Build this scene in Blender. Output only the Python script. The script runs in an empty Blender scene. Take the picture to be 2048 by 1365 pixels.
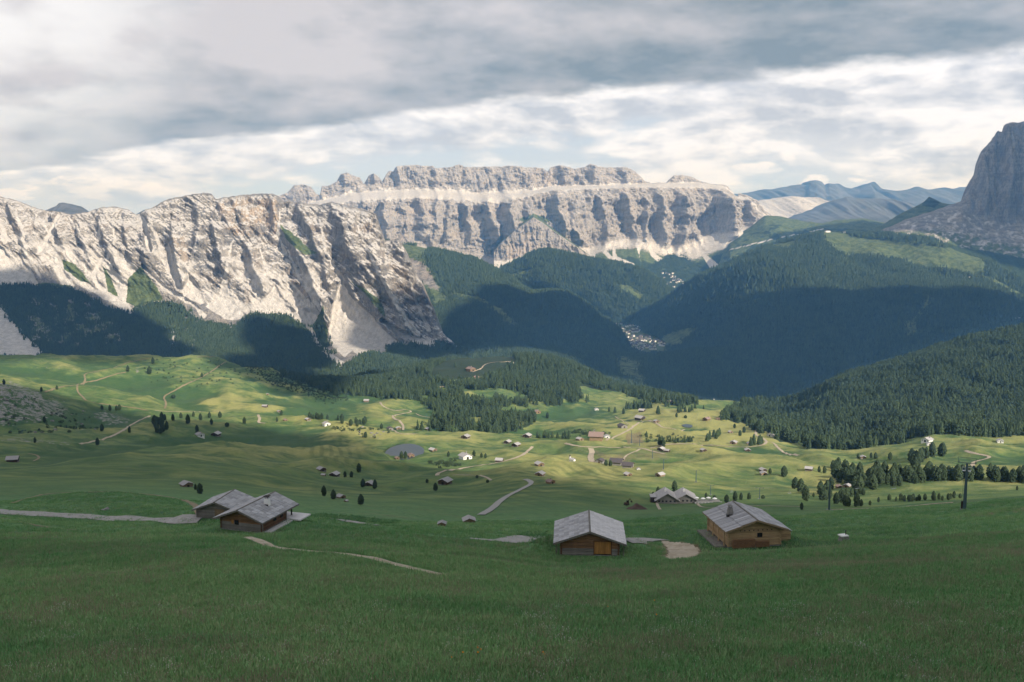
import bpy, math, random
import numpy as np
from mathutils import Vector, Matrix
from mathutils.bvhtree import BVHTree

S = bpy.context.scene
C = S.collection
R = math.radians

# ---------------------------------------------------------------- camera, world, sun, exposure
F_PX = 1991.0            # focal length in units of the 2048-wide photograph
PITCH = R(7.1)
cp, sp = math.cos(PITCH), math.sin(PITCH)
cam_d = bpy.data.cameras.new('camera')
cam = bpy.data.objects.new('camera', cam_d)
C.objects.link(cam)
cam_d.sensor_width = 36
cam_d.lens = 36 * F_PX / 2048
cam_d.clip_start = 0.5
cam_d.clip_end = 200000
cam.location = (0, 0, 0)
cam.rotation_euler = (math.pi / 2 - PITCH, 0, 0)
S.camera = cam

SUN_AZ, SUN_EL = R(137), R(29)       # azimuth clockwise from the view direction (+Y)
SUN = np.array([math.sin(SUN_AZ) * math.cos(SUN_EL), math.cos(SUN_AZ) * math.cos(SUN_EL), math.sin(SUN_EL)])
sun_d = bpy.data.lights.new('sun', 'SUN')
sun_d.energy = 5.0
sun_d.angle = R(0.5)
sun_d.color = (1.0, 0.93, 0.84)
sun = bpy.data.objects.new('sun', sun_d)
C.objects.link(sun)
sun.rotation_euler = Vector(SUN).to_track_quat('Z', 'Y').to_euler()
S.view_settings.view_transform = 'Standard'
S.view_settings.look = 'None'
S.view_settings.gamma = 1
S.view_settings.exposure = 0.28
S.view_settings.use_curve_mapping = False
S.render.engine = 'CYCLES'
S.cycles.use_denoising = True
S.cycles.max_bounces = 5
S.cycles.diffuse_bounces = 2
S.cycles.glossy_bounces = 2
S.cycles.transmission_bounces = 2
S.cycles.transparent_max_bounces = 6
S.cycles.volume_bounces = 1
S.cycles.caustics_reflective = False
S.cycles.caustics_refractive = False


# ---------------------------------------------------------------- node helper
class NT:
    def __init__(s, tree):
        s.t = tree
        s.t.nodes.clear()

    def n(s, typ, ins=None, out=0, **props):
        nd = s.t.nodes.new(typ)
        for k, v in props.items():
            setattr(nd, k, v)
        for k, v in (ins or {}).items():
            sock = nd.inputs[k]
            if isinstance(v, bpy.types.NodeSocket):
                s.t.links.new(v, sock)
            else:
                if isinstance(v, (tuple, list)) and len(v) == 3 and sock.type == 'RGBA':
                    v = (*v, 1)
                sock.default_value = v
        return nd.outputs[out] if len(nd.outputs) else None

    def m(s, op, a, b=0.0, c=0.0, clamp=False):
        return s.n('ShaderNodeMath', {0: a, 1: b, 2: c}, operation=op, use_clamp=clamp)

    def v(s, op, a, b=(0, 0, 0), out=0):
        return s.n('ShaderNodeVectorMath', {0: a, 1: b}, out, operation=op)

    def scale(s, a, f):
        nd = s.t.nodes.new('ShaderNodeVectorMath')
        nd.operation = 'SCALE'
        s.t.links.new(a, nd.inputs[0])
        if isinstance(f, bpy.types.NodeSocket):
            s.t.links.new(f, nd.inputs['Scale'])
        else:
            nd.inputs['Scale'].default_value = f
        return nd.outputs[0]

    def mix(s, f, a, b, blend='MIX'):
        nd = s.t.nodes.new('ShaderNodeMix')
        nd.data_type = 'RGBA'
        nd.blend_type = blend
        for i, v in ((0, f), (6, a), (7, b)):
            if isinstance(v, bpy.types.NodeSocket):
                s.t.links.new(v, nd.inputs[i])
            else:
                nd.inputs[i].default_value = (*v, 1) if isinstance(v, (tuple, list)) and len(v) == 3 else v
        return nd.outputs[2]

    def noise(s, vec, scale, detail=4, rough=0.55, dist=0.0):
        return s.n('ShaderNodeTexNoise', {'Vector': vec, 'Scale': scale, 'Detail': detail, 'Roughness': rough, 'Distortion': dist})

    def ss(s, x, a, b):
        return s.n('ShaderNodeMapRange', {0: x, 1: a, 2: b, 3: 0.0, 4: 1.0}, interpolation_type='SMOOTHSTEP')

    def attr(s, name):
        return s.n('ShaderNodeAttribute', {}, 2, attribute_name=name)

    def comb(s, x, y, z):
        return s.n('ShaderNodeCombineXYZ', {0: x, 1: y, 2: z})


world = bpy.data.worlds.new('World')
S.world = world
world.use_nodes = True
world.cycles.sampling_method = 'MANUAL'
world.cycles.sample_map_resolution = 512


def build_world():
    w = NT(world.node_tree)
    gen = w.n('ShaderNodeTexCoord', {}, 0)
    d = w.v('NORMALIZE', gen)
    sep = w.t.nodes.new('ShaderNodeSeparateXYZ')
    w.t.links.new(d, sep.inputs[0])
    x, y, z = sep.outputs
    zc = w.m('MAXIMUM', z, 0.0)
    # --- far cumulus field: stretched direction space so that cells flatten towards the horizon
    el = w.m('MULTIPLY', w.m('POWER', zc, 0.85), 2.4)
    pv = w.comb(x, y, el)
    warp = w.n('ShaderNodeTexNoise', {'Vector': pv, 'Scale': 3.0, 'Detail': 3.0}, 1)
    pw = w.v('ADD', pv, w.scale(w.v('SUBTRACT', warp, (0.5, 0.5, 0.5)), 0.07))
    def puff(v, sc, dt):
        vo = w.n('ShaderNodeTexVoronoi', {'Vector': v, 'Scale': sc, 'Detail': dt, 'Roughness': 0.55, 'Lacunarity': 2.2}, 0, normalize=True)
        return w.m('MULTIPLY_ADD', vo, -1.0, 0.86)

    def field(v):
        return w.m('ADD', w.m('MULTIPLY', w.noise(v, 5.5, 6, 0.60), 0.62), w.m('MULTIPLY', puff(v, 9.0, 3.0), 0.38))
    n1 = field(pw)
    n2 = field(w.v('ADD', pw, (0.016, -0.010, 0.034)))
    lit = w.m('MULTIPLY_ADD', w.m('SUBTRACT', n1, n2), 8.0, 0.60, clamp=True)
    # cover: dense above ~2.5 degrees, broken near the horizon
    cov = w.ss(w.m('ADD', n1, w.m('MULTIPLY', w.ss(zc, 0.015, 0.13), 0.15)), 0.45, 0.56)
    # sky colour in the gaps
    sky = w.n('ShaderNodeTexSky', {}, sky_type='NISHITA', sun_disc=False, sun_elevation=SUN_EL, sun_rotation=SUN_AZ,
              altitude=2400.0, air_density=1.0, dust_density=1.5, ozone_density=1.5)
    skyc = w.scale(sky, 0.085)
    skyc = w.mix(0.75, skyc, (0.40, 0.52, 0.68))
    white = w.mix(lit, (0.46, 0.50, 0.58), (0.80, 0.80, 0.84))
    veil = w.ss(w.noise(pv, 2.3, 5, 0.5), 0.36, 0.62)
    bg = w.mix(w.m('MULTIPLY_ADD', veil, 0.45, 0.52), skyc, (0.56, 0.59, 0.66))
    far = w.mix(cov, bg, white)
    # --- near grey deck: a cloud plane overhead, its edge runs diagonally away to the left
    zz = w.m('MAXIMUM', w.m('ADD', z, 0.012), 0.02)
    cx = w.m('DIVIDE', x, zz)
    cy = w.m('DIVIDE', y, zz)
    pl = w.comb(cx, cy, 0.0)
    wn = w.noise(pl, 0.16, 4, 0.5)
    wn2 = w.noise(w.v('ADD', pw, (3, 1, 2)), 7.0, 7, 0.6)
    edge = w.m('SUBTRACT', 8.3, w.m('ADD', cy, w.m('MULTIPLY', cx, 1.0)))
    edge = w.m('ADD', edge, w.m('MULTIPLY', w.m('SUBTRACT', wn, 0.5), 5.0))
    edge = w.m('ADD', edge, w.m('MULTIPLY', w.m('SUBTRACT', wn2, 0.5), 3.0))
    dk = w.ss(edge, -0.1, 0.7)
    # shade of the deck: blue-grey base close to the rim, paler higher up and to the left
    low = w.ss(w.m('ADD', edge, w.m('MULTIPLY', w.m('SUBTRACT', w.noise(pv, 4.0, 4, .5), .5), 3.0)), 0.4, 5.0)
    dn = w.noise(w.comb(w.m('MULTIPLY', x, 1.0), y, w.m('MULTIPLY', zc, 1.5)), 4.0, 6, 0.5)
    dn1 = field(w.scale(w.v('ADD', pv, (5, 5, 5)), 0.62))
    dn2 = field(w.scale(w.v('ADD', pv, (5.04, 4.98, 5.05)), 0.62))
    dl = w.m('MULTIPLY_ADD', w.m('SUBTRACT', dn1, dn2), 4.2, 0.0)
    left = w.ss(w.m('MULTIPLY', x, -1.0), -0.35, 0.40)
    t = w.m('ADD', w.m('MULTIPLY', low, 0.50), w.m('MULTIPLY', left, 0.42))
    t = w.m('ADD', w.m('ADD', t, dl), w.m('MULTIPLY', w.m('SUBTRACT', dn, 0.5), 0.9), clamp=True)
    dcol = w.mix(t, (0.200, 0.255, 0.310), (0.52, 0.515, 0.555))
    hot = w.m('MULTIPLY', w.ss(w.v('DOT_PRODUCT', d, tuple(Vector((-0.475, 0.86, 0.215)).normalized()), out=1), 0.972, 0.999),
              w.ss(w.noise(pw, 9, 5, .5), 0.3, 0.6))
    dcol = w.mix(w.m('MULTIPLY', hot, 0.8), dcol, (0.80, 0.81, 0.84))
    col = w.mix(dk, far, dcol)
    # a few separate fair-weather heaps low over the far range
    heap_n = w.noise(pv, 26, 6, .6)
    for (px, py, rx, rz) in ((1553, 366, .011, .005), (1632, 360, .016, .008), (1528, 334, .030, .009), (1575, 320, .016, .009),
                             (1722, 362, .018, .005), (155, 372, .026, .011), (318, 380, .020, .009), (30, 384, .026, .012)):
        c_ = pix_dir(px, py)
        dv = w.v('SUBTRACT', d, tuple(c_))
        sx = w.t.nodes.new('ShaderNodeSeparateXYZ')
        w.t.links.new(dv, sx.inputs[0])
        rr = w.m('ADD', w.m('POWER', w.m('DIVIDE', w.m('ABSOLUTE', sx.outputs[0]), rx), 2.0),
                 w.m('POWER', w.m('DIVIDE', w.m('ABSOLUTE', sx.outputs[2]), rz), 2.0))
        front = w.ss(y, 0.0, 0.2)
        mk_ = w.m('MULTIPLY', w.ss(w.m('SUBTRACT', w.m('SUBTRACT', 1.0, rr), w.m('MULTIPLY', w.m('SUBTRACT', heap_n, 0.42), 4.5)), 0.0, 0.7), front)
        shade = w.m('MULTIPLY_ADD', w.m('DIVIDE', sx.outputs[2], rz), 0.4, 0.65, clamp=True)
        col = w.mix(w.m('MULTIPLY', mk_, 0.9), col, w.mix(shade, (0.56, 0.62, 0.72), (0.90, 0.86, 0.86)))
    # below the horizon: plain hazy ground tone
    col = w.mix(w.ss(z, -0.03, 0.0), (0.20, 0.27, 0.34), col)
    bgn = w.n('ShaderNodeBackground', {0: col, 1: 1.08})
    w.n('ShaderNodeOutputWorld', {0: bgn})


def pix_dir(px, py):
    c_x = (px - 1024) / F_PX
    c_y = (682.5 - py) / F_PX
    v = np.array([c_x, cp + c_y * sp, -sp + c_y * cp])
    return v / np.linalg.norm(v)


build_world()


# ---------------------------------------------------------------- numpy helpers
def pt(px, py, Y):
    """world point at depth Y seen at photograph position px, py"""
    c_x = (np.asarray(px, float) - 1024) / F_PX
    c_y = (682.5 - np.asarray(py, float)) / F_PX
    dy = cp + c_y * sp
    return np.stack([c_x / dy * Y, Y + 0 * dy, (-sp + c_y * cp) / dy * Y], -1)


def proj(P):
    X, Y, Z = P[..., 0], P[..., 1], P[..., 2]
    d = np.maximum(Y * cp - Z * sp, 1.0)
    return 1024 + F_PX * X / d, 682.5 - F_PX * (Y * sp + Z * cp) / d


_rs = np.random.RandomState(7)
PERM = np.tile(_rs.permutation(256), 3)
G3 = _rs.normal(size=(256, 3))
G3 /= np.linalg.norm(G3, axis=1)[:, None]


def perlin(x, y, z=0.0, seed=0):
    x, y, z = np.broadcast_arrays(np.asarray(x, float), np.asarray(y, float) + seed * 17.3, np.asarray(z, float) + seed * 5.7)
    xi, yi, zi = np.floor(x).astype(int), np.floor(y).astype(int), np.floor(z).astype(int)
    xf, yf, zf = x - xi, y - yi, z - zi
    u, v, w = (t * t * t * (t * (t * 6 - 15) + 10) for t in (xf, yf, zf))
    xi &= 255; yi &= 255; zi &= 255
    r = 0
    for dz in (0, 1):
        for dy in (0, 1):
            for dx in (0, 1):
                h = PERM[PERM[PERM[xi + dx] + yi + dy] + zi + dz]
                g = G3[h]
                dot = g[..., 0] * (xf - dx) + g[..., 1] * (yf - dy) + g[..., 2] * (zf - dz)
                r = r + dot * (u if dx else 1 - u) * (v if dy else 1 - v) * (w if dz else 1 - w)
    return r * 1.5


def fbm(x, y, z=0.0, octv=5, rough=0.5, seed=0):
    s, a, f, t = 0, 1, 1, 0
    for i in range(octv):
        s = s + a * perlin(x * f, y * f, z * f, seed + i)
        t += a
        a *= rough
        f *= 2.03
    return s / t


def ridged(x, y, z=0.0, octv=5, rough=0.5, seed=0):
    s, a, f, t = 0, 1, 1, 0
    for i in range(octv):
        s = s + a * (1 - np.abs(perlin(x * f, y * f, z * f, seed + i)) * 2)
        t += a
        a *= rough
        f *= 2.03
    return s / t


def sstep(x, a, b):
    t = np.clip((x - a) / (b - a), 0, 1)
    return t * t * (3 - 2 * t)


_WC = {}


def _warp(px, py, wl, seed):
    k = (px.shape, float(px.flat[0]), float(px.flat[-1]), float(py.flat[7]), wl, seed)
    if k not in _WC:
        _WC[k] = (fbm(px / wl, py / wl, 0.5, 3, .55, seed), fbm(px / wl, py / wl, 9.5, 3, .55, seed))
    return _WC[k]


def _seg(px, py, p0, p1):
    x0, y0 = p0
    ex, ey = p1[0] - x0, p1[1] - y0
    dx, dy = px - x0, py - y0
    t = np.clip((dx * ex + dy * ey) / (ex * ex + ey * ey + 1e-9), 0, 1)
    return np.hypot(dx - t * ex, dy - t * ey), t, ex * dy - ey * dx


def poly(px, py, pts, soft=6.0, warp=0.0, wl=40.0, seed=3):
    """soft inside-mask of a polygon given at photograph positions"""
    wl = 14 if wl < 18 else 32 if wl < 60 else 90
    out = np.zeros(px.shape)
    a = np.array(pts, float)
    g = soft + warp * 1.2 + 1
    sel = (px > a[:, 0].min() - g) & (px < a[:, 0].max() + g) & (py > a[:, 1].min() - g) & (py < a[:, 1].max() + g)
    if not sel.any(): return out
    qx, qy = px[sel], py[sel]
    if warp:
        n1, n2 = _warp(px, py, wl, seed)
        qx = qx + n1[sel] * warp
        qy = qy + n2[sel] * warp
    d = np.full(qx.shape, 1e9)
    ins = np.zeros(qx.shape, bool)
    n = len(pts)
    for i in range(n):
        (x0, y0), (x1, y1) = pts[i], pts[(i + 1) % n]
        d = np.minimum(d, _seg(qx, qy, (x0, y0), (x1, y1))[0])
        if y0 != y1:
            c = (y0 > qy) != (y1 > qy)
            ins ^= c & (qx < (x1 - x0) * (qy - y0) / (y1 - y0) + x0)
    out[sel] = sstep(np.where(ins, d, -d), -soft, soft)
    return out


def line(px, py, pts, w0, w1=None, warp=0.0, wl=25.0):
    """soft mask of a polyline with widths w0 -> w1"""
    w1 = w0 if w1 is None else w1
    out = np.zeros(px.shape)
    a = np.array(pts, float)
    g = max(w0, w1) * 1.3 + warp + 2
    sel = (px > a[:, 0].min() - g) & (px < a[:, 0].max() + g) & (py > a[:, 1].min() - g) & (py < a[:, 1].max() + g)
    if not sel.any(): return out
    qx, qy = px[sel], py[sel]
    if warp:
        n1, n2 = _warp(px, py, 14, 5)
        qx = qx + n1[sel] * warp
        qy = qy + n2[sel] * warp
    m = np.zeros(qx.shape)
    n = len(pts) - 1
    for i in range(n):
        d, t, _ = _seg(qx, qy, pts[i], pts[i + 1])
        w = w0 + (w1 - w0) * (i + t) / n
        m = np.maximum(m, 1 - sstep(d, w * .5, w * 1.25))
    out[sel] = m
    return out


def spur(px, py, pts, wl, wr, h, warp=6.0):
    """a rib standing out of a face: steep towards the left, gentler towards the right"""
    out = np.zeros(px.shape)
    a = np.array(pts, float)
    g = max(wl, wr) * 3 + warp + 4
    sel = (px > a[:, 0].min() - g) & (px < a[:, 0].max() + g) & (py > a[:, 1].min() - g) & (py < a[:, 1].max() + g)
    if not sel.any(): return out
    n1, n2 = _warp(px, py, 32, 8)
    m1, m2 = _warp(px, py, 14, 11)
    qx = px[sel] + n1[sel] * warp + m1[sel] * warp * .5
    qy = py[sel] + n2[sel] * warp
    best = np.full(qx.shape, 1e9)
    tt = np.zeros(qx.shape)
    sd = np.zeros(qx.shape)
    n = len(pts) - 1
    for i in range(n):
        d, t, c = _seg(qx, qy, pts[i], pts[i + 1])
        k = d < best
        best = np.where(k, d, best)
        tt = np.where(k, (i + t) / n, tt)
        sd = np.where(k, c, sd)
    w = np.where(sd < 0, wr, wl)
    prof = 1 / (1 + (best / w) ** 2 * 2.2) * (1 - sstep(best, w * 2, w * 3))
    out[sel] = h * prof * sstep(tt, -.12, .22) * (1 - sstep(tt, .72, 1.12))
    return out


def pchip(K, V, x):
    """monotone cubic through knots K (R,) with values V (R, ...) at positions x"""
    K = np.asarray(K, float)
    V = np.asarray(V, float)
    h = np.diff(K)
    d = np.diff(V, axis=0) / h.reshape(-1, *([1] * (V.ndim - 1)))
    m = np.zeros_like(V)
    m[1:-1] = np.where(d[1:] * d[:-1] > 0, 2 * d[1:] * d[:-1] / (d[1:] + d[:-1] + 1e-12 * np.sign(d[1:] + d[:-1] + 1e-30)), 0)
    m[0], m[-1] = d[0], d[-1]
    i = np.clip(np.searchsorted(K, x, 'right') - 1, 0, len(K) - 2)
    t = (x - K[i]) / h[i]
    sh = (-1,) + (1,) * (V.ndim - 1)
    t = t.reshape(sh)
    hh = h[i].reshape(sh)
    return ((2 * t**3 - 3 * t**2 + 1) * V[i] + (t**3 - 2 * t**2 + t) * hh * m[i]
            + (-2 * t**3 + 3 * t**2) * V[i + 1] + (t**3 - t**2) * hh * m[i + 1])


# ---------------------------------------------------------------- object helpers
def tag(o, label=None, cat=None, group=None, kind=None):
    if label: o['label'] = label
    if cat: o['category'] = cat
    if group: o['group'] = group
    if kind: o['kind'] = kind
    return o


def empty(name, loc=(0, 0, 0), rz=0.0, sc=1.0):
    o = bpy.data.objects.new(name, None)
    o.empty_display_size = 0.5
    C.objects.link(o)
    o.location = loc
    o.rotation_euler = (0, 0, rz)
    o.scale = (sc, sc, sc) if not isinstance(sc, tuple) else sc
    return o


def add(name, me, parent=None, loc=None):
    o = bpy.data.objects.new(name, me)
    C.objects.link(o)
    if parent is not None: o.parent = parent
    if loc is not None: o.location = loc
    return o


def raw_mesh(name, V, Fq, mat, smooth=False, attrs=None):
    V = np.asarray(V, np.float32)
    Fq = np.asarray(Fq, np.int32)
    k = Fq.shape[1]
    me = bpy.data.meshes.new(name)
    me.vertices.add(len(V))
    me.vertices.foreach_set('co', V.ravel())
    me.loops.add(Fq.size)
    me.loops.foreach_set('vertex_index', Fq.ravel())
    me.polygons.add(len(Fq))
    me.polygons.foreach_set('loop_start', np.arange(0, Fq.size, k, dtype=np.int32))
    if smooth: me.polygons.foreach_set('use_smooth', np.ones(len(Fq), bool))
    for a, v in (attrs or {}).items():
        at = me.attributes.new(a, 'FLOAT', 'POINT')
        at.data.foreach_set('value', np.asarray(v, np.float32).ravel())
    me.update(calc_edges=True)
    me.materials.append(mat)
    return me


def grid_faces(nv, nu):
    i = np.arange(nv * nu).reshape(nv, nu)
    return np.stack([i[:-1, :-1].ravel(), i[:-1, 1:].ravel(), i[1:, 1:].ravel(), i[1:, :-1].ravel()], 1)


class MB:
    """collects boxes, prisms and tubes into one mesh"""
    def __init__(s):
        s.v, s.f = [], []

    def add(s, v, f):
        b = len(s.v)
        s.v += [tuple(p) for p in v]
        s.f += [tuple(b + i for i in q) for q in f]
        return s

    def box(s, x0, x1, y0, y1, z0, z1):
        return s.add([(x0, y0, z0), (x1, y0, z0), (x1, y1, z0), (x0, y1, z0), (x0, y0, z1), (x1, y0, z1), (x1, y1, z1), (x0, y1, z1)],
                     [(0, 3, 2, 1), (4, 5, 6, 7), (0, 1, 5, 4), (1, 2, 6, 5), (2, 3, 7, 6), (3, 0, 4, 7)])

    def hexa(s, p):
        """eight corners, bottom four counter-clockwise then top four"""
        return s.add(p, [(0, 3, 2, 1), (4, 5, 6, 7), (0, 1, 5, 4), (1, 2, 6, 5), (2, 3, 7, 6), (3, 0, 4, 7)])

    def tube(s, a, b, r0, r1=None, n=8):
        r1 = r0 if r1 is None else r1
        a, b = Vector(a), Vector(b)
        q = (b - a).to_track_quat('Z', 'Y').to_matrix()
        v = []
        for c, r in ((a, r0), (b, r1)):
            for i in range(n):
                t = 2 * math.pi * i / n
                v.append(c + q @ Vector((r * math.cos(t), r * math.sin(t), 0)))
        f = [(i, (i + 1) % n, n + (i + 1) % n, n + i) for i in range(n)]
        f += [tuple(range(n))[::-1], tuple(range(n, 2 * n))]
        return s.add(v, f)

    def mesh(s, name, mat):
        me = bpy.data.meshes.new(name)
        me.from_pydata(s.v, [], s.f)
        me.materials.append(mat)
        me.update()
        return me

    def part(s, name, mat, parent=None, loc=None):
        return add(name, s.mesh(name, mat), parent, loc)


# ---------------------------------------------------------------- materials
def material(name, build):
    m = bpy.data.materials.new(name)
    m.use_nodes = True
    w = NT(m.node_tree)
    r = build(w)
    if r is not None:
        col, rough, bump = (*r, None) if len(r) == 2 else r
        ins = {'Base Color': col, 'Roughness': rough, 'Specular IOR Level': 0.25}
        if bump is not None: ins['Normal'] = bump
        b = w.n('ShaderNodeBsdfPrincipled', ins)
        w.n('ShaderNodeOutputMaterial', {0: b})
    return m


def simple(name, c1, c2=None, scale=3.0, rough=0.85, detail=4, stretch=(1, 1, 1), rand=0.0):
    c2 = c2 or tuple(v * 0.7 for v in c1)

    def b(w):
        p = w.n('ShaderNodeTexCoord', {}, 3)
        p = w.v('MULTIPLY', p, stretch)
        n = w.noise(p, scale, detail, 0.6)
        col = w.mix(w.ss(n, 0.3, 0.7), c1, c2)
        if rand:
            rr = w.n('ShaderNodeObjectInfo', {}, 5)
            k = w.m('MULTIPLY_ADD', rr, rand * 2, 1 - rand)
            col = w.mix(1.0, col, w.comb(k, k, k), 'MULTIPLY')
        return col, rough
    return material(name, b)


def rock_build(w):
    pos = w.n('ShaderNodeNewGeometry', {}, 0)
    big = w.noise(pos, 0.004, 5, 0.6)
    pz = w.v('MULTIPLY', pos, (1, 1, 0.30))
    mid = w.noise(pz, 0.022, 8, 0.68)
    fine = w.noise(pz, 0.13, 5, 0.72)
    strata = w.noise(w.v('MULTIPLY', pos, (0.10, 0.10, 1.0)), 0.06, 5, 0.65)
    t = w.m('ADD', w.m('MULTIPLY', mid, 0.45), w.m('ADD', w.m('MULTIPLY', fine, 0.33), w.m('MULTIPLY', strata, 0.22)))
    rk = w.mix(w.ss(t, 0.40, 0.60), (0.14, 0.132, 0.125), (0.39, 0.36, 0.325))
    rk = w.mix(w.m('MULTIPLY', w.ss(big, 0.52, 0.68), 0.40), rk, (0.44, 0.345, 0.26))
    rk = w.mix(w.m('MULTIPLY', w.ss(w.noise(pos, 0.0075, 4, .6), 0.50, 0.62), 0.55), rk, (0.19, 0.195, 0.205))
    rk = w.mix(w.m('MULTIPLY', w.attr('pale'), 0.55), rk, (0.56, 0.515, 0.475))
    rk = w.mix(w.m('MULTIPLY', w.attr('warm'), w.ss(mid, .38, .6)), rk, (0.52, 0.40, 0.29))
    cr = w.m('ABSOLUTE', w.m('SUBTRACT', w.noise(w.v('MULTIPLY', pos, (1, 1, .18)), 0.035, 5, 0.62), 0.5))
    rk = w.mix(w.m('MULTIPLY', w.ss(cr, 0.030, 0.0), 0.6), rk, (0.07, 0.07, 0.075))
    cs = w.m('ABSOLUTE', w.m('SUBTRACT', w.noise(w.v('MULTIPLY', pos, (.12, .12, 1)), 0.09, 4, 0.6), 0.5))
    rk = w.mix(w.m('MULTIPLY', w.ss(cs, 0.028, 0.0), 0.15), rk, (0.10, 0.10, 0.10))
    sn = w.noise(w.v('MULTIPLY', pos, (1, 1, 0.5)), 0.05, 6, 0.7)
    sc = w.mix(w.ss(sn, 0.35, 0.65), (0.47, 0.45, 0.425), (0.66, 0.63, 0.595))
    scm = w.m('MULTIPLY_ADD', w.m('SUBTRACT', mid, 0.5), 0.9, w.attr('scree'))
    col = w.mix(w.ss(scm, 0.25, 0.75), rk, sc)
    vn = w.noise(pos, 0.03, 5, 0.6)
    vg = w.mix(w.ss(vn, 0.35, 0.65), (0.055, 0.085, 0.035), (0.13, 0.165, 0.065))
    vm = w.m('MULTIPLY_ADD', w.m('SUBTRACT', w.noise(pos, 0.045, 6, .72), 0.5), 1.7, w.attr('veg'))
    col = w.mix(w.ss(vm, 0.40, 0.60), col, vg)
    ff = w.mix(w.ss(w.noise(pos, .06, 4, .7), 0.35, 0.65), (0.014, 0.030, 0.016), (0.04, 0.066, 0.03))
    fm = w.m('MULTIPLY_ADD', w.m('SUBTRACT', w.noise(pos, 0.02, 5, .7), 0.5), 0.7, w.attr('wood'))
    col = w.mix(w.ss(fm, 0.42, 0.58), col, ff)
    bh = w.m('ADD', w.m('MULTIPLY', mid, 17.0), w.m('ADD', w.m('MULTIPLY', fine, 6.0), w.m('MULTIPLY', strata, 2.0)))
    bump = w.n('ShaderNodeBump', {'Strength': 1.0, 'Distance': 1.0, 'Height': bh})
    return col, 0.95, bump


def meadow_build(w):
    pos = w.n('ShaderNodeNewGeometry', {}, 0)
    dist = w.v('LENGTH', pos, out=1)
    farm = w.ss(dist, 300.0, 700.0)
    n_big = w.noise(pos, 0.006, 5, 0.6)
    n_mid = w.noise(pos, 0.035, 5, 0.6)
    n_sml = w.noise(pos, 0.35, 5, 0.65)
    n_fin = w.noise(pos, 3.2, 4, 0.7)
    sepz = w.t.nodes.new('ShaderNodeSeparateXYZ')
    w.t.links.new(pos, sepz.inputs[0])
    # terracettes: narrow cattle steps that follow the contour
    ct = w.m('SINE', w.m('MULTIPLY_ADD', sepz.outputs[2], 2.1, w.m('MULTIPLY', n_mid, 14.0)))
    green = w.mix(w.ss(n_mid, 0.34, 0.66), (0.058, 0.118, 0.038), (0.125, 0.190, 0.058))
    green = w.mix(w.m('MULTIPLY', w.ss(ct, 0.1, 1.0), w.m('MULTIPLY', farm, 0.30)), green, (0.15, 0.17, 0.07))
    dryc = w.mix(w.ss(n_sml, 0.3, 0.7), (0.36, 0.34, 0.125), (0.26, 0.275, 0.09))
    dm = w.m('ADD', w.m('MULTIPLY', w.attr('dry'), 0.8), w.m('MULTIPLY', w.m('SUBTRACT', n_big, 0.5), 2.2))
    dm = w.m('ADD', dm, w.m('MULTIPLY', w.m('SUBTRACT', w.attr('relief'), 0.5), 0.8))
    dm = w.m('ADD', dm, w.m('MULTIPLY', w.m('SUBTRACT', n_mid, 0.5), 1.6))
    col = w.mix(w.m('MULTIPLY', w.ss(dm, 0.0, 1.1), farm), green, dryc)
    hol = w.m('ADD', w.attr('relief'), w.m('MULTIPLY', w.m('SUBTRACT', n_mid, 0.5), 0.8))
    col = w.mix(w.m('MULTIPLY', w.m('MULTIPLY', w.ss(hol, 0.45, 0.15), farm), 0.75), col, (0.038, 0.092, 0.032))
    # mown strips
    sx = w.m('SINE', w.m('ADD', w.m('MULTIPLY', sepz.outputs[0], 0.62), w.m('MULTIPLY_ADD', sepz.outputs[1], 0.13, w.m('MULTIPLY', n_big, 9.0))))
    col = w.mix(w.m('MULTIPLY', w.ss(sx, -0.4, 0.9), w.m('MULTIPLY', w.attr('mown'), 0.4)), col, (0.045, 0.085, 0.03))
    # near sward: cool dark green with brown and lush patches
    near = w.mix(w.ss(n_sml, 0.32, 0.68), (0.056, 0.150, 0.052), (0.120, 0.240, 0.085))
    near = w.mix(w.m('MULTIPLY', w.ss(n_fin, 0.45, 0.75), 0.55), near, (0.15, 0.21, 0.095))
    near = w.mix(w.m('MULTIPLY', w.ss(w.noise(pos, 0.05, 6, .7), 0.50, 0.68), 0.38), near, (0.165, 0.165, 0.085))
    near = w.mix(w.m('MULTIPLY', w.attr('lush'), 0.75), near, (0.030, 0.090, 0.026))
    col = w.mix(farm, near, col)
    dirt = w.mix(w.ss(w.noise(pos, 0.6, 5, .7), 0.35, 0.65), (0.15, 0.105, 0.065), (0.24, 0.19, 0.12))
    col = w.mix(w.m('MULTIPLY', w.ss(w.m('ADD', w.attr('dirt'), w.m('MULTIPLY', w.m('SUBTRACT', n_sml, .5), 1.2)), 0.35, 0.75), 0.8), col, dirt)
    rkn = w.noise(pos, 0.11, 6, 0.75)
    rm = w.ss(w.m('ADD', w.attr('rock'), w.m('MULTIPLY', w.m('SUBTRACT', rkn, .5), 2.6)), 0.95, 1.15)
    rk = w.mix(w.ss(w.noise(pos, 0.5, 5, .7), 0.3, 0.7), (0.17, 0.165, 0.15), (0.38, 0.365, 0.335))
    col = w.mix(rm, col, rk)
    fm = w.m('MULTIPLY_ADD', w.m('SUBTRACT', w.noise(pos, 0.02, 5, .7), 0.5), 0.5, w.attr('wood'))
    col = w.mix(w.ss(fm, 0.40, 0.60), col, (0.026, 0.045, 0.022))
    hh = w.m('ADD', w.m('MULTIPLY', n_sml, w.m('MULTIPLY_ADD', farm, 1.6, 0.25)), w.m('ADD', w.m('MULTIPLY', n_fin, 0.08), w.m('MULTIPLY', ct, w.m('MULTIPLY', farm, 0.12))))
    bump = w.n('ShaderNodeBump', {'Strength': 0.7, 'Distance': 1.0, 'Height': hh})
    return col, 0.95, bump


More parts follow.
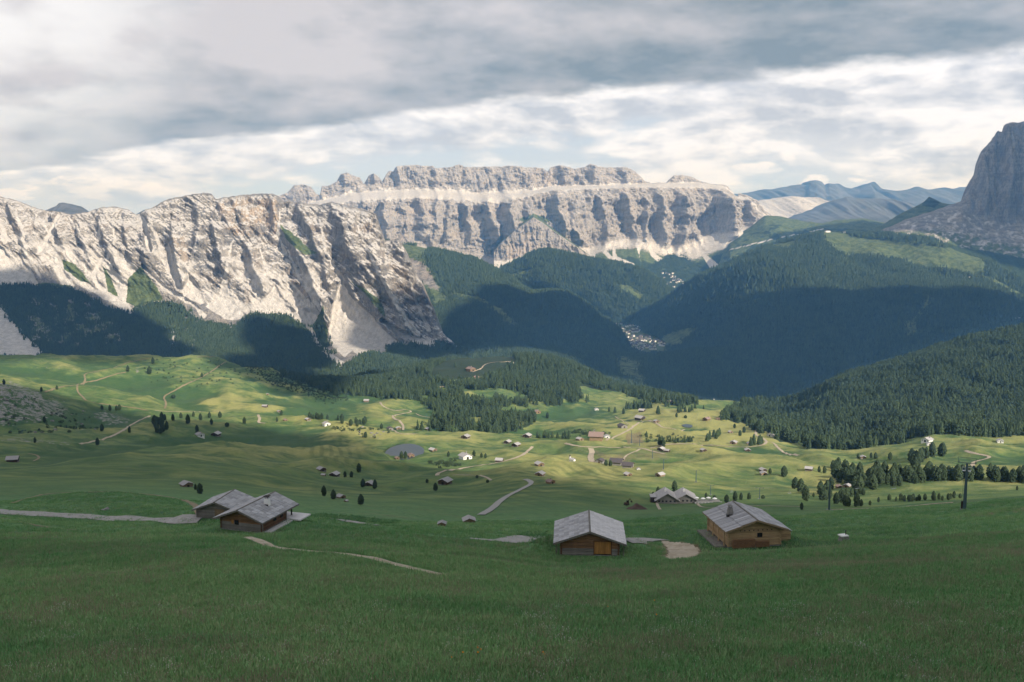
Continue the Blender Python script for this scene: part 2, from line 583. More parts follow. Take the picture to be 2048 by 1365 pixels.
def tree_build(c1, c2, c3):
    def b(w):
        rr = w.n('ShaderNodeObjectInfo', {}, 5)
        gen = w.n('ShaderNodeNewGeometry', {}, 0)
        n = w.noise(gen, 0.35, 3, 0.7)
        col = w.mix(rr, c1, c2)
        col = w.mix(w.m('MULTIPLY', w.ss(n, 0.4, 0.7), 0.6), col, c3)
        return col, 0.8
    return b


M_ROCK = material('limestone', rock_build)
M_MEADOW = material('alpine_meadow', meadow_build)
M_FAR = simple('far_shaded_rock', (0.13, 0.135, 0.145), (0.075, 0.085, 0.085), 0.004, 0.95, 7)  # cloud shade and the blue of distance put into the rock colour
M_NEEDLE = material('conifer_needles', tree_build((0.014, 0.032, 0.018), (0.050, 0.080, 0.036), (0.075, 0.110, 0.045)))
M_PINE = material('stone_pine_needles', tree_build((0.020, 0.040, 0.021), (0.036, 0.060, 0.028), (0.055, 0.082, 0.038)))
M_BARK = simple('bark', (0.10, 0.075, 0.055), (0.05, 0.04, 0.03), 2.0)
M_GRAVEL = simple('grey_gravel', (0.40, 0.385, 0.36), (0.27, 0.26, 0.24), 1.2, 0.95, 6)
M_TRACK = simple('pale_dirt_track', (0.50, 0.43, 0.33), (0.33, 0.27, 0.19), 0.7, 0.95, 6)
M_TRACK2 = simple('earth_trail', (0.30, 0.235, 0.155), (0.17, 0.15, 0.085), 1.5, 0.95, 6)
M_WATER = simple('pond_water', (0.025, 0.045, 0.055), (0.035, 0.055, 0.065), 0.05, 0.3)


# ---------------------------------------------------------------- the ground: foreground slope and meadow basin
YS = 1.4
COLS = {
 -700: [(37,1365),(60,1222),(90,1120),(130,1060),(165,1030),(180,1022),(230,990),(300,960),(420,935),(520,915),(650,890),(800,860),(900,800),(1000,750),(1100,745),(1500,720),(1800,690),(2000,700),(2400,740)],
 0: [(37,1365),(60,1215),(90,1120),(130,1063),(165,1036),(180,1030),(190,1018),(230,1003),(300,985),(420,950),(520,925),(650,900),(800,886),(880,868),(950,805),(1000,765),(1100,775),(1250,768),(1500,740),(1800,711),(2000,722),(2400,760)],
 200: [(37,1365),(60,1213),(90,1118),(130,1068),(160,1047),(172,1041),(188,1026),(205,1005),(232,985),(250,988),(300,982),(400,960),(480,935),(560,905),(620,893),(700,892),(850,882),(950,868),(1050,840),(1150,817),(1300,792),(1500,765),(1700,735),(1850,715),(2000,722),(2400,760)],
 420: [(37,1365),(60,1210),(85,1120),(105,1082),(128,1061),(138,1052),(150,1040),(175,1028),(215,1010),(260,998),(330,985),(450,955),(600,925),(720,900),(850,882),(1000,866),(1150,850),(1300,830),(1450,800),(1600,772),(1800,732),(1900,718),(2050,730),(2400,765)],
 600: [(37,1365),(60,1208),(85,1118),(105,1082),(128,1060),(150,1046),(175,1035),(190,1040),(215,1036),(260,1018),(330,1000),(450,972),(600,945),(720,925),(850,900),(1000,870),(1150,850),(1300,835),(1450,815),(1600,795),(1750,775),(1900,760),(2050,772),(2400,790)],
 800: [(37,1365),(60,1205),(80,1140),(100,1100),(130,1070),(160,1056),(175,1053),(195,1058),(250,1035),(330,1010),(450,985),(600,955),(720,930),(850,905),(1000,885),(1150,865),(1300,850),(1500,830),(1700,800),(1900,780),(2100,757),(2350,742),(2500,747),(2800,790)],
 950: [(37,1365),(55,1235),(72,1170),(88,1130),(105,1105),(125,1088),(140,1076),(150,1066),(180,1052),(220,1046),(250,1052),(300,1030),(400,1002),(500,980),(600,955),(720,930),(850,908),(1000,888),(1150,868),(1300,852),(1500,832),(1700,800),(1900,770),(2100,742),(2350,718),(2500,724),(2800,770)],
 1100: [(37,1365),(55,1235),(72,1180),(88,1150),(98,1138),(115,1112),(135,1092),(150,1078),(170,1062),(200,1050),(250,1040),(300,1028),(400,1000),(500,975),(620,952),(760,925),(900,900),(1050,880),(1250,860),(1450,838),(1650,810),(1850,785),(2100,750),(2400,719),(2550,726),(2900,775)],
 1250: [(37,1365),(55,1235),(72,1178),(88,1147),(100,1130),(115,1112),(128,1100),(138,1085),(150,1075),(180,1055),(230,1042),(300,1030),(380,1020),(450,995),(560,965),(700,935),(850,900),(1000,880),(1150,862),(1300,848),(1450,835),(1600,822),(1800,802),(2000,783),(2150,777),(2300,787),(2700,830)],
 1400: [(37,1365),(55,1232),(72,1172),(85,1140),(95,1125),(110,1112),(125,1098),(140,1085),(160,1062),(200,1040),(250,1030),(330,1022),(430,1010),(500,990),(600,960),(720,930),(900,895),(1050,875),(1200,855),(1400,835),(1600,815),(1800,803),(1950,806),(2300,850)],
 1550: [(37,1365),(55,1228),(72,1165),(82,1135),(95,1120),(110,1107),(122,1097),(145,1078),(170,1058),(200,1042),(240,1033),(270,1036),(330,1022),(420,1008),(500,985),(620,950),(750,925),(900,900),(1050,885),(1200,872),(1400,858),(1600,840),(1800,822),(2000,812),(2300,850)],
 1700: [(37,1365),(55,1225),(72,1158),(82,1128),(95,1118),(112,1100),(130,1082),(150,1065),(175,1048),(210,1030),(260,1018),(300,1025),(370,1015),(450,995),(550,970),(680,945),(800,922),(950,905),(1050,900),(1200,885),(1350,850),(1600,805),(1850,768),(2050,755),(2200,768),(2600,820)],
 1850: [(37,1365),(55,1222),(70,1160),(82,1122),(95,1112),(115,1092),(135,1072),(160,1052),(195,1030),(240,1012),(290,1006),(330,1015),(400,1000),(480,980),(580,960),(700,935),(800,905),(900,887),(1000,880),(1200,852),(1400,817),(1700,755),(1950,718),(2100,708),(2250,716),(2700,770)],
 2048: [(37,1365),(55,1215),(70,1150),(82,1110),(95,1098),(115,1075),(140,1050),(170,1025),(210,1005),(260,997),(300,992),(340,1003),(400,985),(480,970),(600,950),(700,920),(850,895),(1000,880),(1100,868),(1300,822),(1500,775),(1750,715),(1950,678),(2100,662),(2300,670),(2800,730)],
 2700: [(37,1365),(55,1200),(70,1130),(82,1090),(115,1045),(170,990),(260,960),(300,955),(340,965),(480,940),(700,900),(1000,850),(1300,780),(1750,640),(2100,560),(2300,565),(2800,630)],
}
YG = np.concatenate([np.linspace(2, 44, 16), np.exp(np.linspace(math.log(45), math.log(3900), 470))])
PXS = np.linspace(-650, 2650, 1010)


def build_ground():
    cols = sorted(COLS)
    A, Zc = [], []
    for px in cols:
        t = np.array(COLS[px], float)
        Yk = t[:, 0] * YS
        P = pt(np.full(len(t), px), t[:, 1], Yk)
        sl = P[:, 2] / Yk
        az = P[:, 0] / Yk
        k = -1.0 / Yk
        q = -1.0 / np.clip(YG, Yk[0], Yk[-1])
        s = pchip(k, sl, q)
        a = np.interp(q, k, az)
        z = s * YG
        z0 = -9.0
        zf = sl[0] * Yk[0]
        z = np.where(YG < Yk[0], z0 + (zf - z0) * YG / Yk[0], z)
        zl = sl[-1] * Yk[-1]
        z = np.where(YG > Yk[-1], zl - (YG - Yk[-1]) * 0.35, z)
        A.append(a)
        Zc.append(z)
    A, Zc = np.array(A), np.array(Zc)
    # azimuth coordinate shared by all rows
    ag = (PXS - 1024) / F_PX / 0.985
    nV, nU = len(YG), len(PXS)
    Z = np.zeros((nV, nU))
    for i in range(nV):
        Z[i] = pchip(A[:, i], Zc[:, i], ag) if True else 0
        lo, hi = ag < A[0, i], ag > A[-1, i]
        Z[i][lo] = Zc[0, i]
        Z[i][hi] = Zc[-1, i]
    X = ag[None, :] * np.maximum(YG[:, None], 30) * 1.0
    Yy = np.repeat(YG[:, None], nU, 1)
    far = sstep(Yy, 420, 900)
    near = 1 - sstep(Yy, 250, 600)
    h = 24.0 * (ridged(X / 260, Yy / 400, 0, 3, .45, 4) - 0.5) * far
    h += 8.0 * fbm(X / 110, Yy / 130, 0, 3, .5, 9) * far
    h += (0.55 * fbm(X / 11, Yy / 13, 0, 4, .5, 12) + 2.0 * fbm(X / 45, Yy / 38, 0, 3, .5, 14) * sstep(Yy, 50, 150)) * near
    h *= 1 - 0.8 * np.exp(-((Yy - 172) / 22) ** 2) * ((X > -75) & (X < 70))
    h += 5.0 * (ridged(X / 70, Yy / 90, 0, 3, .5, 16) - .5) * far * sstep(Yy, 600, 1100)
    Z = Z + h
    for (cx_, cy_, cz_, ra_) in ((13.0, 161.0, -54.9, 9.0), (43.2, 178.0, -59.35, 9.5), (-48.2, 181.0, -57.5, 8.5), (-61.4, 206.5, -62.9, 8.0)):
        dd = np.hypot(X - cx_, Yy - cy_)
        wz = 1 - sstep(dd, ra_ * .75, ra_ * 1.9)
        Z = Z * (1 - wz) + cz_ * wz
    P = np.stack([X, Yy, Z], -1)
    return P, np.clip(h / 16 + .5, 0, 1) * far + .5 * (1 - far)


P_G, RELIEF = build_ground()
PX_G, PY_G = proj(P_G)
# ponds are levelled into the ground
PONDS = [[(774,905),(800,902),(850,901),(856,904),(840,908),(818,912),(800,913),(782,912)],
         [(1365,849),(1375,846),(1385,848),(1388,852),(1380,857),(1368,856),(1363,853)]]
pond_data = []
for pol in PONDS:
    inner = poly(PX_G, PY_G, pol, 1.0) * (P_G[..., 1] > 900) * (P_G[..., 1] < 2600)
    k = inner > 0.5
    lvl = float(np.median(P_G[..., 2][k]))
    yy = P_G[..., 1][k]
    outer = poly(PX_G, PY_G, pol, 7.0) * (np.abs(P_G[..., 1] - np.median(yy)) < 260)
    P_G[..., 2] = P_G[..., 2] * (1 - outer) + (lvl - 1.2) * outer
    pond_data.append((lvl, P_G[k]))
PX_G, PY_G = proj(P_G)
Yg = P_G[..., 1]
B = lambda pts, soft=6, warp=8, wl=40: poly(PX_G, PY_G, pts, soft * 1.8 if soft > 3 else soft, warp * 1.8, wl)
dry = np.clip(0.30 * B([(560,830),(1020,830),(1500,810),(1640,900),(2100,880),(2100,1000),(1500,1010),(1180,1000),(900,930),(640,960)], 30, 20)
              + 0.9 * B([(400,792),(480,788),(600,795),(612,812),(560,828),(430,822),(380,806)], 5)
              + 0.6 * B([(560,850),(740,845),(770,880),(700,905),(600,890)], 10)
              + 0.6 * B([(1050,820),(1180,822),(1300,815),(1500,830),(1600,880),(1560,900),(1480,880),(1330,905),(1230,890),(1180,830)], 10)
              + 0.7 * B([(1080,940),(1130,928),(1250,938),(1300,965),(1240,960),(1120,965)], 8)
              + 0.8 * B([(1560,960),(1600,935),(1690,950),(1660,1000),(1600,985)], 7)
              + 0.9 * B([(1720,985),(1850,968),(2048,960),(2100,985),(1900,990),(1760,1000)], 6)
              + 0.7 * B([(1350,880),(1450,850),(1520,850),(1540,880),(1440,905)], 8), 0, 1.2)
dry *= sstep(Yg, 500, 800) * (0.55 + 0.9 * sstep(fbm(PX_G / 55, PY_G / 14, 0, 4, .6, 23), -.3, .3))
rock = np.clip(1.05 * B([(-300,745),(0,758),(60,772),(130,800),(140,830),(100,840),(60,850),(-20,860),(-300,850)], 8, 14)
               + 0.95 * B([(190,812),(262,832),(255,852),(215,850),(180,835)], 4, 8)
               + 0.9 * B([(0,870),(60,874),(140,884),(150,893),(90,892),(0,884)], 2, 4)
               + 0.8 * B([(205,882),(250,880),(250,886),(205,888)], 1.5, 2)
               + 0.8 * B([(150,845),(175,858),(160,868),(145,858)], 3, 4)
               + 0.9 * B([(270,733),(282,728),(280,748),(270,755)], 2, 3)
               + 0.55 * B([(680,845),(770,865),(765,882),(740,880),(690,860)], 4, 8)
               + 0.6 * B([(90,716),(180,716),(180,730),(90,735)], 6, 8)
               + 0.7 * B([(1100,795),(1120,800),(1115,815),(1095,808)], 3, 4), 0, 1.1) * (Yg > 900)
dirt = np.clip(0.55 * B([(255,1160),(320,1142),(325,1150),(270,1168)], 3, 4)
               + 0.4 * B([(990,1140),(1050,1140),(1045,1150),(990,1150)], 3, 4)
               + 0.4 * B([(1165,1150),(1250,1146),(1260,1152),(1165,1156)], 2, 2)
               + 0.75 * B([(1890,1035),(1960,1022),(2100,1005),(2100,1018),(1960,1032)], 4, 5)
               + 0.9 * B([(1320,1085),(1395,1085),(1405,1108),(1370,1120),(1325,1116)], 5, 8)
               + 0.7 * B([(1250,870),(1280,862),(1290,888),(1255,890)], 3, 4)
               + 0.6 * B([(1100,890),(1190,895),(1260,925),(1200,922),(1180,905)], 6, 6)
               + 0.55 * B([(1230,905),(1330,895),(1350,925),(1240,925)], 8, 6), 0, 1)
lush = np.clip(B([(1540,1040),(1700,1050),(1850,1050),(1850,1100),(1560,1130),(1420,1130),(1250,1060),(1260,1045)], 14, 20)
               + 0.8 * B([(900,1255),(1250,1225),(1400,1240),(1250,1290),(950,1290)], 20, 40)
               + 0.7 * B([(430,1050),(700,1050),(800,1090),(600,1100)], 14, 20)
               + 0.8 * B([(-50,980),(400,1050),(400,1030),(250,1000)], 12, 20), 0, 1)
mown = np.clip(B([(1090,945),(1140,925),(1260,935),(1300,960),(1200,965)], 8)
               + B([(1000,985),(1080,960),(1110,1000),(1080,1030),(960,1030)], 8)
               + B([(580,880),(680,880),(740,930),(640,925)], 8) + .7 * B([(620,960),(740,1000),(700,1020),(600,1000)], 8), 0, 1)
POLY_C = [(560,752),(600,765),(640,778),(700,795),(770,800),(800,805),(830,860),(900,870),(1000,872),(1060,855),(1075,812),(1190,800),(1260,815),(1300,805),(1330,812),(1400,806),
          (1330,778),(1280,755),(1230,725),(1180,700),(1000,690),(860,690),(740,700),(600,720)]
GAP_C = [[(858,740),(900,716),(930,706),(985,704),(1022,706),(1034,728),(1000,744),(955,762),(905,768),(862,758)], [(870,752),(925,735),(930,748),(885,756)],
         [(925,782),(1000,778),(1060,792),(1080,810),(1000,800),(930,800)], [(760,795),(830,800),(880,830),(850,860),(800,850),(770,820)],
         [(1155,765),(1190,775),(1250,790),(1300,805),(1250,815),(1160,795)], [(1000,815),(1075,812),(1070,830),(1000,835)], [(620,780),(700,800),(690,815),(600,800)]]
POLY_D = [(1440,838),(1500,800),(1560,770),(1700,700),(1900,640),(2048,600),(2750,480),(2750,860),(2048,878),(1960,880),(1900,890),(1845,875),(1810,880),(1800,905),(1730,905),(1620,920),(1612,885),(1560,885),(1535,860),(1520,868),(1500,850),(1480,845)]
deepC = (Yg > 1650)
woodC = poly(PX_G, PY_G, POLY_C, 5, 14, 30) * deepC
for g in GAP_C: woodC = woodC * (1 - poly(PX_G, PY_G, g, 3, 7, 20))
woodC *= 0.25 + 0.75 * sstep(fbm(PX_G / 22, PY_G / 12, 0, 3, .5, 21) + .22 * sstep(PY_G, 800, 770), -0.26, -0.04)
woodD = poly(PX_G, PY_G, POLY_D, 3, 8, 25) * (Yg > 1300)
back = sstep(Yg, 2700, 2950)
wood = np.clip(np.maximum(np.maximum(woodC * .8, woodD), back), 0, 1)
fG = grid_faces(*P_G.shape[:2])
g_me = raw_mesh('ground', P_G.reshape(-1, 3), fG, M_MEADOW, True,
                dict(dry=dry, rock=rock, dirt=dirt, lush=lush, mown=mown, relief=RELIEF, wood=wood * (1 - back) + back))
ground = tag(add('ground', g_me), kind='structure')
BG = BVHTree.FromPolygons(P_G.reshape(-1, 3).tolist(), fG.tolist())

for lvl, pts in pond_data:
    x0, x1 = pts[:, 0].min(), pts[:, 0].max()
    y0, y1 = pts[:, 1].min() - 8, pts[:, 1].max() + 8
    a = np.linspace(0, 2 * np.pi, 48, endpoint=False)
    cxm, cym = (x0 + x1) / 2, (y0 + y1) / 2
    V = [(cxm, cym, lvl)] + [(cxm + (x1 - x0) * (.45 + .03 * math.sin(3 * t)) * math.cos(t), cym + (y1 - y0) * .30 * math.sin(t), lvl) for t in a]
    me = bpy.data.meshes.new('pond_water')
    me.from_pydata(V, [], [(0, i + 1, (i + 1) % 48 + 1) for i in range(48)])
    me.materials.append(M_WATER)
    tag(add('pond_water', me), kind='structure')


def hit(px, py, tree=None):
    d = Vector(pix_dir(px, py))
    r = (tree or BG).ray_cast(Vector((0, 0, 0)), d)
    return r[0]


def gz(x, y, default=None):
    r = BG.ray_cast(Vector((x, y, 2000)), Vector((0, 0, -1)))
    return r[0].z if r[0] is not None else default


# ---------------------------------------------------------------- distant hills and mountains
LAYERS = {}


def layer(name, px0, px1, nu, rails, rows, disp=None, attrs=None, mat=None, linear=False, kind='structure'):
    U = np.linspace(px0, px1, nu)
    PY, YY = [], []
    for pyspec, yspec in rails:
        a = np.array(pyspec, float)
        PY.append(np.interp(U, a[:, 0], a[:, 1]))
        if isinstance(yspec, (int, float)):
            YY.append(np.full(nu, float(yspec)))
        else:
            b = np.array(yspec, float)
            YY.append(np.interp(U, b[:, 0], b[:, 1]))
    PY, YY = np.array(PY), np.array(YY)
    K = np.arange(len(rails), dtype=float)
    q = np.concatenate([np.linspace(i, i + 1, n, endpoint=False) for i, n in enumerate(rows)] + [[len(rails) - 1.0]])
    if linear:
        i = np.clip(q.astype(int), 0, len(rails) - 2)
        t = (q - i)[:, None]
        py = PY[i] * (1 - t) + PY[i + 1] * t
        yy = YY[i] * (1 - t) + YY[i + 1] * t
    else:
        py, yy = pchip(K, PY, q), pchip(K, YY, q)
    px = np.repeat(U[None, :], len(q), 0)
    P = pt(px, py, yy)
    V = np.repeat(q[:, None], nu, 1)
    extra = {}
    if disp is not None:
        P, extra = disp(P, V, px, py)
    px2, py2 = proj(P)
    # slope from the displaced grid
    du = np.gradient(P, axis=1)
    dv = np.gradient(P, axis=0)
    nrm = np.cross(du, dv)
    nrm /= np.linalg.norm(nrm, axis=-1, keepdims=True) + 1e-9
    up = np.abs(nrm[..., 2])
    at = attrs(P, V, px2, py2, up, extra)
    for k in ('scree', 'veg', 'wood', 'warm', 'pale'):
        at.setdefault(k, np.zeros(px.shape))
    f = grid_faces(*px.shape)
    me = raw_mesh(name, P.reshape(-1, 3), f, mat or M_ROCK, True, at)
    o = tag(add(name, me), kind=kind)
    L = dict(P=P, px=px2, py=py2, at=at, up=up, V=V, f=f, o=o)
    return L


# --- the big pale rock ridge on the left, with its scree and forest apron
CREST_G = [(-500,330),(-250,350),(-60,380),(0,394),(40,404),(80,420),(110,424),(150,430),(180,424),(205,416),(235,414),(258,420),(272,430),(288,424),(305,416),(330,402),(350,396),(372,391),
           (398,388),(424,388),(432,400),(445,397),(480,391),(510,388),(545,387),(556,394),(566,402),(600,408),(640,410),(662,406),(700,415),(735,424),(748,436),(757,462),(765,484),
           (790,482),(800,496),(815,530),(830,560),(850,600),(862,625),(885,668),(905,700),(960,740),(1000,760)]
rails_G = [
 ([(-500,770),(300,765),(700,775),(1000,810)], 3900),
 ([(-500,650),(0,660),(300,690),(600,715),(800,722),(1000,765)], [(-500,4700),(1000,4300)]),
 ([(-500,520),(0,560),(150,590),(260,612),(400,632),(520,640),(650,668),(800,700),(900,716),(1000,762)], [(-500,5200),(600,4950),(1000,4500)]),
 ([(-500,440),(0,480),(150,510),(300,530),(450,545),(600,570),(700,590),(800,635),(880,695),(1000,761)], [(-500,5420),(600,5150),(1000,4560)]),
 ([(-500,380),(0,425),(150,455),(300,440),(400,445),(560,470),(650,470),(740,500),(800,560),(850,640),(1000,760.5)], [(-500,5560),(600,5330),(1000,4620)]),
 (CREST_G, [(-500,5700),(600,5500),(760,5350),(1000,4700)]),
 ([(x, y + 60) for x, y in CREST_G], [(-500,7000),(1000,5900)]),
]
NUG = 880


SPURS_G = [([(561,452),(590,500),(613,539),(637,607),(650,660)],15,42,150), ([(664,415),(680,450),(695,505),(712,539),(746,618),(795,700)],20,52,140),
           ([(770,470),(790,495),(807,519),(842,590),(866,625),(885,668)],17,44,105), ([(492,485),(510,540),(535,590)],11,26,100), ([(427,445),(440,500),(455,560)],13,32,110),
           ([(396,400),(400,450),(392,530)],16,24,80), ([(642,530),(655,570),(668,620)],8,16,70), ([(730,490),(760,560),(790,620),(815,680)],11,25,95),
           ([(305,420),(292,470),(300,545)],12,34,90), ([(108,422),(114,450),(130,500)],5,22,75), ([(345,450),(356,520),(372,590)],11,26,85),
           ([(541,388),(548,440),(540,480)],7,20,45), ([(432,398),(446,430),(480,480)],6,18,50), ([(592,405),(620,470),(655,545)],10,26,90), ([(200,425),(215,480),(250,560)],12,34,70),
           ([(20,400),(40,450),(60,520)],10,34,70), ([(740,424),(752,455),(768,500)],7,14,60), ([(830,560),(842,610),(870,668)],7,14,50), ([(690,560),(715,610),(745,660)],8,14,45),
           ([(150,440),(170,490),(190,540)],8,24,50), ([(250,440),(258,490),(275,540)],8,22,50), ([(-60,390),(-30,470),(0,540)],12,34,80), ([(470,420),(486,450),(500,480)],6,14,40)]


def disp_G(P, V, px, py):
    X, Y, Z = P[..., 0], P[..., 1], P[..., 2]
    s = X + 1.15 * Z + 60 * fbm(X / 300, Z / 300, 0, 3, .5, 31)
    cliff = sstep(V, 1.95, 2.5) * (1 - sstep(V, 4.85, 5.25))
    bigr = ridged(s / 330, Z / 1600, 0.3, 2, .45, 33)
    medr = ridged(s / 110, Z / 420, 1.3, 3, .55, 36)
    fine = ridged(s / 38, Z / 120, 2.3, 4, .6, 40)
    vert = ridged(X / 60, Z / 400, 5.3, 4, .55, 44)
    top = sstep(V, 3.9, 4.4)
    left = 1 - sstep(px, 250, 420)
    a_big = (70 - 10 * left) * cliff * (1 - .45 * top)
    blk = 0.55 + 0.9 * sstep(fbm(px / 60, py / 45, 0, 2, .5, 47), -.25, .35)
    D = a_big * (bigr - 0.45) + cliff * blk * ((40 - 6 * left) * (medr - .5) * (1 - .3 * top) + 17 * (fine - .5)) + 34 * top * cliff * (vert - .5)
    D += cliff * (34 - 12 * left) * fbm(px / 26, py / 20, 3, 4, .55, 49)
    for q_ in SPURS_G: D += spur(px, py, q_[0], q_[1], q_[2], q_[3] * 1.1)
    gully = np.clip(1.15 - (bigr * .6 + medr * .55), 0, 1)
    # strata steps across the faces
    D += cliff * 5 * np.sin(Z / 11 + 3 * fbm(X / 200, Z / 200, 0, 2, .5, 50))
    D += cliff * (9 * (ridged(s / 17, Z / 40, 6.3, 3, .6, 61) - .5) + 12 * (np.abs(fbm(X / 45, Z / 30, 4, 4, .6, 63)) - .2))
    fan = fans_G(px, py, False)
    D = D * (1 - .7 * fan) - 4 * fan * cliff
    apron = (1 - cliff) * (1 - sstep(V, 4.8, 5.2))
    D += apron * (38 * fbm(s / 170, Z / 300, 0, 4, .5, 52) + 9 * fbm(X / 30, Y / 30, 0, 3, .6, 53))
    P = P.copy()
    P[..., 1] -= D
    P[..., 0] += D * 0.25
    P[..., 2] += (D * 0.10 + 9 * cliff * fbm(X / 45, Z / 45, 3, 4, .6, 57)) * (1 - sstep(V, 5, 5.2)) + 6 * fbm(X / 40, 0, 0, 3, .6, 58) * sstep(V, 4.6, 5)
    return P, dict(gully=gully, cliff=cliff, medr=medr)


FOREST_G = [(-600,540),(0,560),(12,566),(40,562),(66,570),(100,572),(140,574),(165,584),(190,604),(255,628),(268,612),(320,602),(350,606),(400,640),(420,648),(470,660),(484,640),(512,622),(545,615),
            (565,612),(600,650),(625,650),(645,650),(655,700),(690,732),(720,716),(742,690),(790,690),(812,694),(830,680),(850,690),(890,680),(930,700),(1050,740),(1050,860),(-600,860)]


def fans_G(px, py, streaks=True):
    W = lambda pts, soft=3, warp=6, wl=24: poly(px, py, pts, soft, warp, wl)
    T = lambda pts, a, b=None, warp=5: line(px, py, pts, a, b, warp)
    sc = np.zeros(px.shape)
    for m in (W([(684,556),(700,590),(730,622),(760,650),(800,688),(778,694),(768,716),(742,702),(722,716),(706,700),(690,716),(664,694),(656,664),(664,620),(672,588)]),
              T([(545,560),(560,575),(588,605),(612,644),(632,682),(660,713),(683,731)], 3, 9),
              T([(700,600),(740,660),(790,720)], 3, 5), T([(760,640),(800,670),(862,688)], 4, 9),
              W([(380,548),(394,572),(410,606),(400,612),(362,584)]), W([(446,574),(470,600),(494,640),(450,640),(412,614),(430,596)]),
              W([(550,566),(566,600),(584,632),(540,626),(506,628),(530,596)]),
              T([(287,532),(328,576),(372,600),(396,617),(408,633)], 4, 5), T([(113,521),(147,549),(191,583),(239,610),(262,622)], 4, 8),
              T([(181,494),(202,521),(188,549),(195,569),(219,593),(246,612)], 4, 7), T([(205,521),(226,545),(243,569),(253,606)], 4, 9),
              T([(40,510),(58,545),(72,568)], 3, 5), W([(-60,480),(0,488),(20,515),(62,566),(30,572),(-60,570)]),
              W([(-80,585),(0,600),(20,636),(44,665),(72,690),(87,708),(75,720),(-80,705)]),
              T([(335,490),(340,520),(350,560),(372,590)], 4, 7), T([(345,660),(348,675),(342,690),(352,704)], 2, 3), T([(275,430),(290,450),(300,500)], 6, 8),
              T([(120,430),(100,470),(80,500)], 5, 8)):
        sc = np.maximum(sc, m)
    if not streaks: return sc
    for pl, a_, b_ in (([(30,420),(45,460),(50,500),(60,550)],2,6), ([(85,440),(105,480),(118,520),(150,560),(185,580)],2,7), ([(140,440),(165,480),(185,510)],2,5), ([(225,450),(230,480),(215,520),(235,570)],2,6),
                       ([(300,440),(318,490),(330,530),(352,565),(380,600)],3,7), ([(395,470),(385,510),(378,548)],2,5), ([(465,480),(455,530),(446,574)],2,5), ([(520,500),(535,540),(550,570)],2,6),
                       ([(575,500),(600,560),(628,600),(655,640)],2,6), ([(640,440),(650,500),(672,540),(684,560)],2,7), ([(715,450),(735,500),(765,560),(800,620),(835,670)],2,7), ([(560,420),(556,470),(575,520)],1.5,4),
                       ([(200,440),(196,480),(185,500)],2,5), ([(0,440),(10,480)],4,9), ([(820,560),(835,610),(858,660)],2,5)):
        sc = np.maximum(sc, T(pl, a_, b_) * .9)
    return sc


def attr_G(P, V, px, py, up, ex):
    W = lambda pts, soft=3, warp=6, wl=24: poly(px, py, pts, soft, warp, wl)
    sc = fans_G(px, py)
    gl = sstep(ex['gully'], 0.36, 0.62) * sstep(V, 1.9, 2.3) * (1 - sstep(V, 2.7, 3.9)) * (px < 640)
    bench = sstep(up, 0.62, 0.78) * sstep(V, 2.2, 2.6) * (1 - sstep(V, 4.7, 5.0))
    scree = np.clip(np.maximum(np.maximum(sc, gl * .9), bench * .75), 0, 1)
    veg = np.zeros(px.shape)
    for m in (W([(122,519),(150,532),(182,566),(162,562),(130,542)]), W([(205,530),(222,556),(238,596),(216,584)], 2, 3), W([(283,530),(300,556),(326,600),(270,612),(250,606),(258,560)]),
              W([(560,450),(585,468),(634,508),(612,510),(572,482)]), W([(66,566),(110,566),(140,572),(100,580)]),
              W([(645,610),(655,660),(650,700),(625,660)]), W([(770,690),(850,690),(820,720),(770,715)], 5, 8), W([(700,560),(760,600),(770,640),(740,600)], 3, 8)):
        veg = np.maximum(veg, m)
    veg = np.maximum(veg * .95, 0.62 * sstep(up, 0.75, 0.9) * sstep(V, 5.0, 5.3))
    fr = poly(px, py, FOREST_G, 3, 12, 26) * (1 - sc)
    rocky = W([(60,590),(180,600),(240,650),(260,690),(150,700),(40,680)], 20, 20) * sstep(fbm(px / 16, py / 22, 0, 4, .65, 71), -0.10, 0.12)
    rocky += W([(330,610),(400,640),(400,700),(340,690)], 14, 12) * sstep(fbm(px / 14, py / 14, 0, 4, .6, 72), -0.05, 0.15)
    wood_ = fr * (1 - .85 * np.clip(rocky, 0, 1))
    veg = np.maximum(veg, 0.75 * fr * (1 - wood_))
    warm = .8 * W([(436,402),(552,396),(560,440),(555,468),(500,474),(456,470),(440,430)], 5, 6) + .5 * W([(345,470),(372,470),(380,520),(360,545)], 5, 5) + .45 * W([(545,560),(600,540),(640,600),(590,600)], 8, 8) \
        + .4 * W([(110,430),(150,435),(150,470),(115,465)], 4, 5) + .35 * W([(760,500),(800,520),(840,600),(800,600)], 8, 8)
    return dict(scree=scree, veg=np.clip(veg, 0, 1), wood=wood_, pale=.05 + .35 * sstep(-px, -330, -60) * sstep(V, 3, 4), warm=np.clip(warm, 0, 1))


LG = layer('left_rock_ridge', -480, 985, NUG, rails_G, [50, 70, 75, 75, 75, 10], disp_G, attr_G)

# --- forested flank between the rock ridge and the valley, with its darker knoll
FR_1 = [([(760,740),(900,760),(1100,770),(1320,780)], 4700),
        ([(760,600),(876,620),(1000,650),(1120,680),(1250,712),(1320,745)], [(760,6400),(1320,5600)]),
        ([(740,478),(800,488),(876,502),(944,519),(1013,553),(1060,585),(1085,583),(1120,584),(1160,603),(1200,634),(1230,655),(1244,675),(1252,698),(1290,722),(1320,746)], [(740,7900),(1000,7300),(1100,6900),(1320,5900)]),
        ([(740,560),(1000,620),(1320,790)], 9000)]


